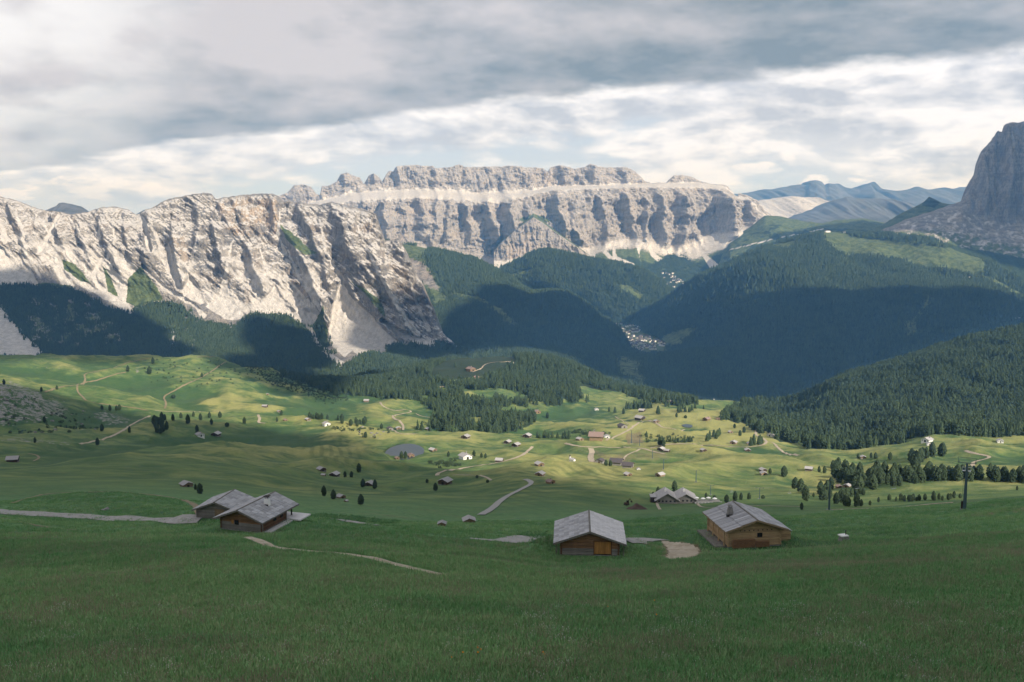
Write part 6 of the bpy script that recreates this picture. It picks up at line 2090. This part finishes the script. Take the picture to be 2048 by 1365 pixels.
if len(tops) > 3:
    lift_chair(1716, 970, tops[1][0], tops[0][0], 'empty lift chair hanging before the dark tree belt, left one')
    lift_chair(1788, 968, tops[1][1], tops[0][1], 'empty lift chair hanging before the dark tree belt, right one')
    lift_chair(1464, 978, tops[3][0], tops[2][0], 'tiny lift chair above the green slope near the light chalet')
    lift_chair(1580, 978, tops[2][1], tops[1][1], 'tiny lift chair between the second and third pylons')

# gondola cabins over the valley mouth
P0, P1 = Vector(pt(1275, 786, 2950)), Vector(pt(1475, 800, 2950))
m = MB()
for s in (0, 4): m.tube(P0 + Vector((0, s, 0)), P1 + Vector((0, s, 0)), .06, n=5)
tag(m.part('gondola_cable', M_IRON), 'gondola rope across the mouth of the dark valley', 'gondola cable')
for px, lab in ((1331, 'white gondola cabin, first of the left pair over the dark valley'), (1343, 'white gondola cabin, second of the left pair over the dark valley'),
                (1381, 'white gondola cabin, third along the rope, mid valley'), (1393, 'white gondola cabin, fourth along the rope, mid valley'), (1428, 'white gondola cabin at the right end of the rope')):
    t = (px - 1275) / 200
    c = P0.lerp(P1, t)
    o = empty('gondola_cabin', c)
    tag(o, lab, 'gondola cabin', 'gondola cabins on the valley rope')
    MB().tube((0, 0, 0), (0, 0, -2.5), .08, n=5).part('hanger', M_IRONL, o)
    MB().hexa([(-1.3, -1.3, -5.4), (1.3, -1.3, -5.4), (1.3, 1.3, -5.4), (-1.3, 1.3, -5.4), (-1.1, -1.1, -2.5), (1.1, -1.1, -2.5), (1.1, 1.1, -2.5), (-1.1, 1.1, -2.5)]).part('cabin', M_WHITE, o)

# ---------------------------------------------------------------- villages far down in the valley
BV = BVHTree.FromPolygons(LV['P'].reshape(-1, 3).tolist(), LV['f'].tolist())
BR = BVHTree.FromPolygons(LR['P'].reshape(-1, 3).tolist(), LR['f'].tolist())
hp = empty('village_house')
MB().box(-6, 6, -5, 5, -4, 7).part('wall', M_PLASTER, hp)
m = MB()
for s in (-1, 1): m.hexa([(0, -6.5, 10.2), (0, 6.5, 10.2), (s * 7.5, 6.5, 6.4), (s * 7.5, -6.5, 6.4)][::s] + [(0, -6.5, 10.7), (0, 6.5, 10.7), (s * 7.5, 6.5, 6.9), (s * 7.5, -6.5, 6.9)][::s])
m.part('roof', M_ROOFD, hp)
vr = random.Random(5)
spots = []
for (pol, nn, lab, grp) in (([(1210,632),(1262,636),(1282,660),(1278,676),(1250,680),(1230,660)], 46, 'small white house in the upper part of the valley village', 'houses of the upper village'),
                            ([(1252,682),(1290,672),(1330,684),(1326,698),(1285,703),(1255,694)], 66, 'small white house in the dark lower part of the valley village', 'houses of the lower village'),
                            ([(1322,548),(1345,545),(1372,568),(1350,578),(1335,572)], 22, 'speck of a house at the head of the valley', 'houses at the valley head')):
    pa = np.array(pol, float)
    tries = k = 0
    while k < nn and tries < 3000:
        tries += 1
        x, y = vr.uniform(pa[:, 0].min(), pa[:, 0].max()), vr.uniform(pa[:, 1].min(), pa[:, 1].max())
        if poly(np.array([x, x]), np.array([y, y]), pol, .5)[0] < .5: continue
        q = BV.ray_cast(Vector((0, 0, 0)), Vector(pix_dir(x, y)))[0]
        if q is None or any((q - s_).length < 24 for s_ in spots): continue
        spots.append(q)
        o = hp if len(spots) == 1 else copy_tree(hp)
        o.location = q
        s = vr.uniform(1.2, 2.0)
        o.scale = (s, s * vr.uniform(.8, 1.3), s * vr.uniform(.8, 1.2))
        o.rotation_euler = (0, 0, vr.uniform(0, 3.1))
        tag(o, lab, 'house', grp)
        k += 1
for (px, py, w_, lab) in ((1655, 464, 12, 'summit station at the left end of the grassy hilltop'), (1690, 466, 12, 'low white building on the grassy hilltop crest'), (1925, 556, 10, 'left mountain inn under the grassy hilltop'),
                          (1940, 555, 8, 'right mountain inn under the grassy hilltop'), (2035, 637, 11, 'pale building in the dark wood at the far right'), (1243, 714, 0, '')):
    if not w_: continue
    q = BR.ray_cast(Vector((0, 0, 0)), Vector(pix_dir(px, py + 1)))[0]
    if q is None: continue
    o = copy_tree(hp)
    s = w_ * q.length / F_PX / 15
    o.name = 'mountain_inn'
    o.location, o.scale, o.rotation_euler = q, (s, s * .6, s * .5), (0, 0, .2)
    tag(o, lab, 'building')
    if 'group' in o: del o['group']
#SECTION4


# ---------------------------------------------------------------- individual trees and bushes
TREEP = {}


def tree_proto(shape, v):
    root = empty('tree')
    V, Fc = crown_mesh(500 + v + {'egg': 0, 'cone': 20, 'bush': 40}[shape], shape, {'egg': 260, 'cone': 230, 'bush': 170}[shape])
    me = bpy.data.meshes.new('crown')
    me.from_pydata(V, [], Fc)
    me.materials.append(M_PINE if shape != 'cone' else M_NEEDLE)
    add('crown', me, root)
    if shape != 'bush':
        t = MB().tube((0, 0, -.06), (0, 0, .5), .022, .012, 7).tube((0, 0, .5), (.01, 0, .93), .012, .003, 6)
        for q in range(5): t.tube((0, 0, .16 + q * .13), (.12 * math.cos(q * 2.4), .12 * math.sin(q * 2.4), .2 + q * .13), .006, .002, 5)
        t.part('trunk', M_BARK, root)
    return root


tr = random.Random(8)
ntree = 0


def tree(px, py, hpx, shape, label, group=None, name=None, wide=1.0):
    global ntree
    h = hit(px, py)
    if h is None: return
    s = hpx * h.length / F_PX * 1.04
    key = (shape, tr.randrange(4))
    if key in TREEP: o = copy_tree(TREEP[key])
    else: o = TREEP[key] = tree_proto(*key)
    o.name = name or {'egg': 'stone_pine', 'cone': 'spruce_tree', 'bush': 'bush'}[shape]
    w = s * tr.uniform(.95, 1.25) * wide
    o.location, o.scale, o.rotation_euler = h, (w, w, s), (0, 0, tr.uniform(0, 6.28))
    tag(o, label, 'bush' if shape == 'bush' else 'tree', group)
    ntree += 1
    return o


SINGLE = [
 (718,945,18,'egg','tall egg-shaped pine standing alone on the bright strip of meadow'), (690,955,12,'egg','left one of two small pines below the tall egg-shaped pine'), (703,955,12,'egg','right one of two small pines below the tall egg-shaped pine'),
 (726,975,17,'egg','dark pine touching the left side of the squeezed barn'), (750,978,18,'egg','dark pine touching the right side of the squeezed barn'), (648,993,21,'egg','broad pine, left of the two beside the sunken barn'),
 (667,999,19,'egg','narrower pine, right of the two beside the sunken barn'), (722,1010,21,'egg','solitary pine on the slope below the squeezed barn'), (871,982,16,'egg','pine at the left wall of the large dark barn'),
 (897,914,11,'egg','round pine between the pond huts and the big chalet'), (948,913,12,'egg','pine behind the big chalet with chimney'), (963,916,10,'egg','left of two round pines right of the big chalet'),
 (971,917,10,'egg','right of two round pines right of the big chalet'), (803,917,14,'egg','left of the two pines on the pond bank'), (811,917,14,'egg','right of the two pines on the pond bank'),
 (731,876,12,'egg','pine among the boulders above the pond'), (954,957,6,'bush','small dark bush on the trail above the large dark barn'), (854,966,7,'bush','small round bush left of the trail end'), (975,966,6,'bush','small bush at the lower end of the short trail'),
 (400,988,20,'egg','tall dark pine right of the lone barn above the trail'), (391,980,11,'egg','shorter pine between the lone barn and the tall dark pine'), (368,970,8,'bush','bush behind the lone barn above the trail'),
 (195,891,14,'egg','pine beside the pale track at the foot of the rocky hill'), (70,886,10,'egg','pine on the pale rock band at the far left'), (89,845,11,'egg','pine alone on the rocky hill'), (83,784,9,'egg','pine at the upper end of the rocky hill trail'),
 (114,780,8,'egg','small pine just above the trail over the rocky hill'), (204,863,14,'egg','pine below the pale rocks, left of the track'), (259,866,12,'egg','pine just right of the track bend'), (8,770,10,'egg','pine on the rocks at the left margin'),
 (204,820,9,'egg','leftmost of four small pines over the pale rocks'), (220,822,11,'egg','second of four small pines over the pale rocks'), (233,822,10,'egg','third of four small pines over the pale rocks'), (239,821,11,'egg','rightmost of four small pines over the pale rocks'),
 (346,842,13,'egg','first pine of the row right of the dense clump'), (362,837,11,'egg','second pine of the row right of the dense clump'), (376,848,18,'egg','third and tallest pine of the row right of the dense clump'), (387,834,10,'egg','fourth pine of the row right of the dense clump'),
 (401,841,13,'egg','fifth pine of the row right of the dense clump'), (419,836,11,'egg','sixth pine of the row right of the dense clump'), (440,836,12,'egg','last pine of the row right of the dense clump'), (394,865,14,'egg','pine below the row, above the two slope huts'),
 (423,850,12,'egg','pine between the row and the right slope hut'), (489,848,13,'egg','pine left of the small gravel junction'), (554,844,9,'egg','dark pine left of the reddish hut on the rim'), (563,831,10,'egg','round pine beside the small hut on the yellow field'),
 (454,854,8,'bush','low wide bush below the row of pines'), (299,749,15,'egg','large pine on the green hilltop under the bare rock'), (256,744,12,'egg','pine left of the bare rock on the hilltop'), (306,728,12,'egg','pine on the crest of the green hill'),
 (404,755,9,'egg','pine beside the diagonal hill trail'), (347,797,7,'bush','bush near the lower end of the diagonal hill trail'), (1095,837,12,'egg','round pine at the left end of the bright bowl meadow'), (1063,831,10,'egg','pine at the wood edge beside the reddish hut'),
 (1218,824,10,'cone','left of two spruces above the dry meadow'), (1230,826,12,'cone','right of two spruces above the dry meadow'), (1247,829,12,'egg','round dark tree on the dry meadow below the spruces'), (1316,829,17,'cone','tall spruce on the high pasture left of the lone bush'),
 (1353,835,9,'egg','round tree on the smooth slope above the blue pond'), (1371,837,6,'bush','tiny bush above the blue pond'), (1407,819,8,'cone','small spruce on the far pasture'), (1390,818,12,'cone','spruce pair at the far pasture edge'),
 (1469,857,9,'egg','round tree right of the blue pond near the forest'), (1480,872,11,'egg','lower tree of the pair near the forest edge'), (1488,866,12,'egg','upper tree of the pair near the forest edge'), (1293,875,12,'cone','spruce above the shrubs by the lift line'),
 (1212,932,12,'egg','left of two round trees at the big dark building'), (1221,933,12,'egg','right of two round trees at the big dark building'), (1349,984,22,'egg','tall pine behind the stone lodge roof'), (1316,990,16,'egg','pine at the left end of the stone lodge'),
 (1327,988,11,'egg','short pine behind the left lodge gable'), (1306,994,10,'egg','small pine beside the lodge side shed'), (1412,996,10,'egg','small pine above the lodge terrace'), (1429,998,7,'bush','bush right of the lodge terrace'),
 (1453,1006,16,'egg','pine behind the light chalet roof, leftmost'), (1470,1003,20,'egg','tallest pine behind the light chalet'), (1482,1000,14,'egg','pine behind the light chalet, next to the tallest'), (1498,999,13,'egg','pine behind the light chalet, rightmost'),
 (1526,998,7,'bush','bush beside the small pylon behind the chalet'), (1540,948,11,'egg','round tree beside the close pair of barns'), (1568,954,21,'egg','big oval tree standing alone left of the tree belt'), (1590,978,22,'egg','upper tree of the dark trio left of the second pylon'),
 (1601,985,26,'egg','middle tree of the dark trio left of the second pylon'), (1611,1002,29,'egg','lowest and broadest tree of the dark trio left of the second pylon'), (1638,945,12,'egg','left of two trees above the tree belt'), (1649,947,14,'egg','right of two trees above the tree belt'),
 (1603,1020,14,'egg','dark tree leaning on the twin-roofed barn'), (1627,995,9,'egg','small round tree between the trio and the second pylon'), (1722,1013,13,'egg','small tree right of the pointed dark one'), (1713,1014,26,'egg','pointed dark tree right of the second pylon'),
 (1740,1011,9,'egg','small tree alone on the pale strip'), (1757,1005,10,'egg','narrow tree at the left end of the front hedgerow'), (1896,1000,12,'egg','round tree near the foot of the tall pylon'), (1920,997,9,'egg','bush-like tree just left of the tall pylon'),
 (1867,1001,17,'egg','largest round tree of the front hedgerow'), (2034,981,8,'egg','small tree at the right margin above the bare bank'), (1716,917,9,'egg','tree left on the smooth green dome'), (1742,916,10,'egg','first of two trees beside the tiny hut on the dome'), (1751,918,12,'egg','second of two trees beside the tiny hut on the dome'),
 (1780,920,14,'egg','tree at the right shoulder of the smooth green dome'), (910,735,10,'egg','lone tree on the wooded knoll meadow')]
for a in SINGLE:
    nm = tree(*a)

GROUPS = [
 ([(1655,957),(1700,947),(1760,950),(1810,952),(1860,950),(1862,963),(1835,969),(1780,977),(1750,981),(1721,984),(1684,971)], 54, (20, 31), 'egg', 'dark pine in the wide tree belt behind the lift chairs', 'pines of the wide tree belt', 3),
 ([(1860,956),(1946,955),(2070,960),(2070,967),(1946,963),(1862,965)], 40, (20, 28), 'egg', 'dark pine in the straight belt running to the right margin', 'pines of the straight right belt', 3),
 ([(1815,925),(1835,918),(1882,908),(1886,914),(1850,924),(1835,937),(1820,940)], 13, (17, 26), 'egg', 'pine in the clump under the two-storey white chalet', 'pines under the white chalet', 3),
 ([(1660,932),(1692,930),(1695,940),(1664,942)], 8, (15, 20), 'egg', 'pine in the small grove below the green dome', 'pines below the green dome', 3),
 ([(1775,1000),(1810,1000),(1860,999),(1912,996),(1912,1001),(1840,1004),(1780,1004)], 22, (7, 14), 'egg', 'low tree in the front hedgerow before the pale field', 'trees of the front hedgerow', 3),
 ([(305,845),(330,840),(338,868),(312,873)], 14, (12, 18), 'egg', 'pine in the dense clump at the end of the pale track', 'pines of the dense left clump', 3),
 ([(612,836),(640,832),(690,842),(760,850),(775,860),(700,852),(640,842)], 20, (9, 14), 'egg', 'young pine along the lower rim of the left wood', 'pines on the left wood rim', 3),
 ([(1073,874),(1110,872),(1161,876),(1161,879),(1110,878),(1073,878)], 15, (9, 14), 'cone', 'spruce in the row left of the restaurant', 'spruces left of the restaurant', 2.5),
 ([(1252,817),(1302,815),(1302,818),(1252,820)], 18, (11, 14), 'cone', 'spruce in the straight plantation row on the high pasture', 'spruces of the plantation row', 2.5),
 ([(1340,882),(1385,884),(1385,887),(1340,886)], 12, (7, 12), 'cone', 'spruce in the row right of the lift line', 'spruces right of the lift line', 2.5),
 ([(1317,889),(1330,889),(1330,894),(1317,894)], 4, (13, 17), 'egg', 'tree of the dark clump above the two joined barns', 'trees above the joined barns', 2.5),
 ([(1405,878),(1440,868),(1440,880),(1410,884)], 9, (12, 16), 'cone', 'spruce in the grove left of the tiny meadow huts', 'spruces of the meadow grove', 2.5),
 ([(1497,884),(1525,884),(1524,893),(1500,894)], 8, (14, 18), 'cone', 'spruce in the round group at the road fork', 'spruces at the road fork', 2.5),
 ([(1351,818),(1384,818),(1384,826),(1355,826)], 8, (10, 13), 'cone', 'spruce in the clump at the far pasture', 'spruces of the far pasture clump', 2.5),
 ([(1636,980),(1662,978),(1660,1008),(1640,1008)], 8, (19, 27), 'egg', 'tree of the dark cluster left of the second pylon', 'trees by the second pylon', 3),
 ([(1665,1003),(1698,1000),(1698,1015),(1668,1018)], 9, (17, 25), 'egg', 'tree of the cluster right of the second pylon', 'trees right of the second pylon', 3),
 ([(1698,985),(1722,985),(1735,990),(1700,995)], 5, (12, 18), 'egg', 'tree in front of the hidden twin huts', 'trees before the hidden huts', 3),
]
for pol, n_, (h0, h1), shp, lab, grp, dmin in GROUPS:
    pa = np.array(pol, float)
    got = []
    t_ = 0
    while len(got) < n_ and t_ < 2500:
        t_ += 1
        x, y = tr.uniform(pa[:, 0].min(), pa[:, 0].max()), tr.uniform(pa[:, 1].min(), pa[:, 1].max())
        if poly(np.array([x] * 8), np.array([y] * 8), pol, .3)[0] < .5: continue
        if any(abs(x - a) < dmin and abs(y - b) < dmin * .5 for a, b in got): continue
        got.append((x, y))
        tree(x, y, tr.uniform(h0, h1), shp, lab, grp)
print('trees', ntree)

# scattered scrub: dwarf pine and juniper on the rocky hill and hill crest (nobody could count them)
scr = (poly(PX_G, PY_G, [(480,720),(560,740),(640,770),(700,800),(640,800),(560,775),(500,750)], 6, 12) * .8 + poly(PX_G, PY_G, [(760,905),(1000,930),(960,945),(860,935),(800,925)], 5, 12) * .0
       + poly(PX_G, PY_G, [(855,925),(900,924),(925,934),(880,938)], 3, 6) * 1.0 + poly(PX_G, PY_G, [(0,800),(140,820),(200,860),(60,870),(0,860)], 8, 12) * .12
       + poly(PX_G, PY_G, [(1140,862),(1220,866),(1215,872),(1150,872)], 2, 4) * .8 + poly(PX_G, PY_G, [(1280,872),(1390,876),(1385,888),(1290,884)], 3, 5) * .6
       + poly(PX_G, PY_G, [(660,850),(780,865),(770,885),(690,870)], 4, 8) * .2 + poly(PX_G, PY_G, [(280,715),(470,716),(520,740),(430,780),(300,770)], 8, 12) * .05)
scr *= (Yg > 600)
PCB = proto_coll('scrub_bush', [crown_mesh(80 + i, 'bush', 40) for i in range(4)], M_PINE)
P, tot = sample_grid(P_G, scr, lambda t: min(5000, t / 45), rng)
s = rng.uniform(1.5, 4.5, len(P))
instancer('scrub', PCB, P - np.array([0, 0, .4]), rng.rand(len(P)) * 6.28, np.stack([s * 1.5, s * 1.5, s], 1), rng.randint(0, 4, len(P)))

# pale boulders
def rock_mesh(seed):
    r = random.Random(seed)
    import bmesh
    bm = bmesh.new()
    bmesh.ops.create_icosphere(bm, subdivisions=2, radius=.5)
    for v in bm.verts:
        n = float(perlin(v.co.x * 2 + seed, v.co.y * 2, v.co.z * 2))
        v.co *= 1 + n * .9
        v.co.z *= .7
    me = bpy.data.meshes.new('boulder')
    bm.to_mesh(me)
    bm.free()
    me.materials.append(M_STONE)
    return me


RM = [rock_mesh(i * 3 + 1) for i in range(4)]
for pol, n_, (s0, s1), lab, grp in (([(690,848),(770,862),(768,884),(745,880),(700,862)], 34, (2.0, 5.5), 'pale boulder in the rock litter above the grey pond', 'boulders above the grey pond'),
                                    ([(0,785),(140,815),(250,840),(230,856),(150,866),(20,866)], 40, (2.0, 6), 'pale boulder on the rocky hill at the left', 'boulders on the rocky hill'),
                                    ([(60,716),(170,716),(180,740),(60,745)], 14, (1.5, 4), 'pale stone in the grass of the upper left hill', 'stones on the upper left hill')):
    pa = np.array(pol, float)
    for q in range(n_):
        x, y = tr.uniform(pa[:, 0].min(), pa[:, 0].max()), tr.uniform(pa[:, 1].min(), pa[:, 1].max())
        if poly(np.array([x] * 8), np.array([y] * 8), pol, .3)[0] < .5: continue
        h = hit(x, y)
        if h is None: continue
        o = add('boulder', RM[q % 4])
        s = tr.uniform(s0, s1)
        o.location, o.scale, o.rotation_euler = h, (s, s * .9, s * .8), (0, 0, tr.uniform(0, 6))
        tag(o, lab, 'boulder', grp)
for x, y, s, lab in ((211, 1021, 2.0, 'grey boulder on the mound above the gravel road'), (1890, 1021, .6, 'small white stone near the tall lift pylon')):
    h = hit(x, y)
    o = add('boulder', RM[1])
    o.location, o.scale = h, (s, s, s * .9)
    tag(o, lab, 'boulder')

# ---------------------------------------------------------------- near sward: tufts, seed stalks and flowers
from mathutils.kdtree import KDTree


def tuft(seed, n=12, spread=.28, h0=.14, h1=.36, w=.011):
    r = random.Random(seed)
    V, Fc = [], []
    for k in range(n):
        a, q = r.uniform(0, 6.28), spread * math.sqrt(r.random())
        x, y = q * math.cos(a), q * math.sin(a)
        h = r.uniform(h0, h1)
        b_, l = r.uniform(0, 6.28), h * r.uniform(.1, .6)
        ex_, ey = math.cos(b_ + 1.57) * w, math.sin(b_ + 1.57) * w
        mx, my = x + math.cos(b_) * l * .35, y + math.sin(b_) * l * .35
        i = len(V)
        V += [(x - ex_, y - ey, -.03), (x + ex_, y + ey, -.03), (mx + ex_ * .8, my + ey * .8, h * .6), (mx - ex_ * .8, my - ey * .8, h * .6), (x + math.cos(b_) * l, y + math.sin(b_) * l, h)]
        Fc += [(i, i + 1, i + 2), (i, i + 2, i + 3), (i + 3, i + 2, i + 4)]
    return V, Fc


def grass_build(c1, c2, c3, k3):
    def b(w):
        rr = w.n('ShaderNodeObjectInfo', {}, 5)
        pos = w.n('ShaderNodeNewGeometry', {}, 0)
        pt_ = w.noise(pos, .12, 5, .6)
        sw = w.ss(w.noise(w.v('MULTIPLY', pos, (.55, 1, 1)), .035, 4, .6), .40, .62)
        r2 = w.m('FRACT', w.m('MULTIPLY', rr, 37.7))
        col = w.mix(rr, c1, c2)
        col = w.mix(w.m('MULTIPLY', w.ss(w.m('ADD', r2, w.m('MULTIPLY', w.m('SUBTRACT', pt_, .5), 1.2)), .55, .9), k3), col, c3)
        col = w.mix(w.m('MULTIPLY', sw, .35), col, w.mix(.5, col, c3))
        return w.mix(w.m('MULTIPLY', w.m('SUBTRACT', 1.0, sw), .28), col, (0.05, 0.15, 0.06)), .7
    return b


M_GRASS = material('meadow_grass', grass_build((0.12, 0.31, 0.10), (0.22, 0.43, 0.16), (0.46, 0.50, 0.27), .55))
M_STALK = material('seed_stalk', grass_build((0.26, 0.27, 0.16), (0.46, 0.43, 0.29), (0.30, 0.20, 0.16), .6))
M_PETAL = material('white_petal', grass_build((0.55, 0.55, 0.48), (0.75, 0.75, 0.70), (0.55, 0.5, 0.2), .5))


def stalk(seed, n=5, head=.018):
    r = random.Random(seed)
    V, Fc = [], []
    for k in range(n):
        x, y, h = r.uniform(-.3, .3), r.uniform(-.3, .3), r.uniform(.3, .55)
        lx, ly = r.uniform(-.1, .1), r.uniform(-.1, .1)
        i = len(V)
        w = .006
        V += [(x - w, y, 0), (x + w, y, 0), (x + lx + w, y + ly, h), (x + lx - w, y + ly, h)]
        Fc += [(i, i + 1, i + 2), (i, i + 2, i + 3)]
        i = len(V)
        V += [(x + lx, y + ly, h - .03), (x + lx + head, y + ly, h + .03), (x + lx, y + ly + head, h + .03), (x + lx - head, y + ly, h + .03), (x + lx, y + ly - head, h + .03), (x + lx, y + ly, h + .10)]
        Fc += [(i, i + 1, i + 2), (i, i + 2, i + 3), (i, i + 3, i + 4), (i, i + 4, i + 1), (i + 5, i + 2, i + 1), (i + 5, i + 3, i + 2), (i + 5, i + 4, i + 3), (i + 5, i + 1, i + 4)]
    return V, Fc


kd_pts = []
for o in list(bpy.data.objects):
    if o.type == 'MESH' and any(k in o.name for k in ('road', 'footpath', 'farm_track', 'patch')):
        a = np.empty(len(o.data.vertices) * 3, np.float32)
        o.data.vertices.foreach_get('co', a)
        a = a.reshape(-1, 3)
        a = a[a[:, 1] < 420]
        kd_pts += a.tolist()
for o, rad in ((r1, 5), (r2, 5), (r3, 5), (r4, 4.5)):
    for q in np.arange(-rad, rad, .8):
        for t in np.arange(-rad, rad + 1, .8): kd_pts.append((o.location.x + q, o.location.y + t, o.location.z))
KD = KDTree(len(kd_pts))
for i, p in enumerate(kd_pts): KD.insert((p[0], p[1], 0), i)
KD.balance()


def clear_of_paths(P, d):
    return np.array([KD.find((p[0], p[1], 0))[2] > d for p in P]) if len(P) else np.zeros(0, bool)


def scatter_near(name, coll, nc, n, ymax, powr, s0, s1, wmask=1.0, hs=1.0):
    w = view_w(PX_G, PY_G + 0 * Yg, 330) * (Yg > 44) * (Yg < ymax) * (50 / np.maximum(Yg, 40)) ** powr * wmask
    P, _ = sample_grid(P_G, w, n, rng)
    P = P[clear_of_paths(P, .62)]
    m = len(P)
    s = rng.uniform(s0, s1, m) * (1 + .35 * fbm(P[:, 0] / 6, P[:, 1] / 6, 0, 3, .5, 401))
    instancer(name, coll, P, rng.rand(m) * 6.28, np.stack([s, s, s * hs], 1), rng.randint(0, nc, m), tilt=rng.uniform(-.12, .12, (m, 2)))


scatter_near('grass', proto_coll('grass_tuft', [tuft(i) for i in range(6)], M_GRASS), 6, 215000, 160, 1.2, .6, 1.5)
scatter_near('far_grass', proto_coll('coarse_tuft', [tuft(20 + i, 16, .5, .2, .42, .02) for i in range(4)], M_GRASS), 4, 75000, 330, .6, .9, 1.5)
pt_mask = .25 + sstep(fbm(P_G[..., 0] / 14, P_G[..., 1] / 14, 0, 4, .6, 402), -.05, .3) + 1.3 * poly(PX_G, PY_G, [(1200,1150),(1500,1130),(2060,1098),(2060,1118),(1500,1152),(1200,1172)], 6, 10)
scatter_near('seed_stalks', proto_coll('seed_stalk', [stalk(i) for i in range(4)], M_STALK), 4, 34000, 180, 1.2, .7, 1.2, pt_mask)
scatter_near('white_flowers', proto_coll('white_flower', [stalk(30 + i, 3, .03) for i in range(3)], M_PETAL), 3, 1900, 85, 1.5, .6, 1.0, sstep(fbm(P_G[..., 0] / 5, P_G[..., 1] / 5, 0, 3, .6, 403), .05, .3))
for i, (px, py) in enumerate(((925,1318),(955,1308),(961,1312),(903,1328),(1308,1210),(1312,1240),(1215,1223),(955,1318),(1085,1318),(1088,1322))):
    h = hit(px, py)
    o = empty('arnica_flower', h)
    tag(o, 'orange-yellow flower standing above the near grass', 'flower', 'orange flowers in the near meadow')
    MB().tube((0, 0, 0), (.02, 0, .42), .008, .006, 5).part('stem', M_GRASS, o)
    MB().tube((.02, 0, .42), (.03, -.03, .45), .02, .06, 9).part('blossom', M_ORANGE, o)

# brush fringes along ditch edges near the huts
fr = (poly(PX_G, PY_G, [(590,1038),(640,1034),(700,1042),(790,1050),(800,1044),(720,1034),(640,1028)], 3, 5) + poly(PX_G, PY_G, [(1060,1082),(1100,1078),(1108,1098),(1075,1096)], 3, 4)
      + poly(PX_G, PY_G, [(1030,1068),(1095,1064),(1105,1078),(1060,1078)], 2, 4)) * (Yg < 420)
P, _ = sample_grid(P_G, fr, 2600, rng)
s = rng.uniform(.35, .75, len(P))
instancer('tall_weeds', proto_coll('weed_tuft', [tuft(60 + i, 16, .45, .5, 1.0, .03) for i in range(4)], material('dark_weeds', grass_build((0.08, 0.22, 0.075), (0.13, 0.30, 0.11), (0.2, 0.26, 0.12), .3))), P, rng.rand(len(P)) * 6.28, np.stack([s, s, s], 1), rng.randint(0, 4, len(P)))
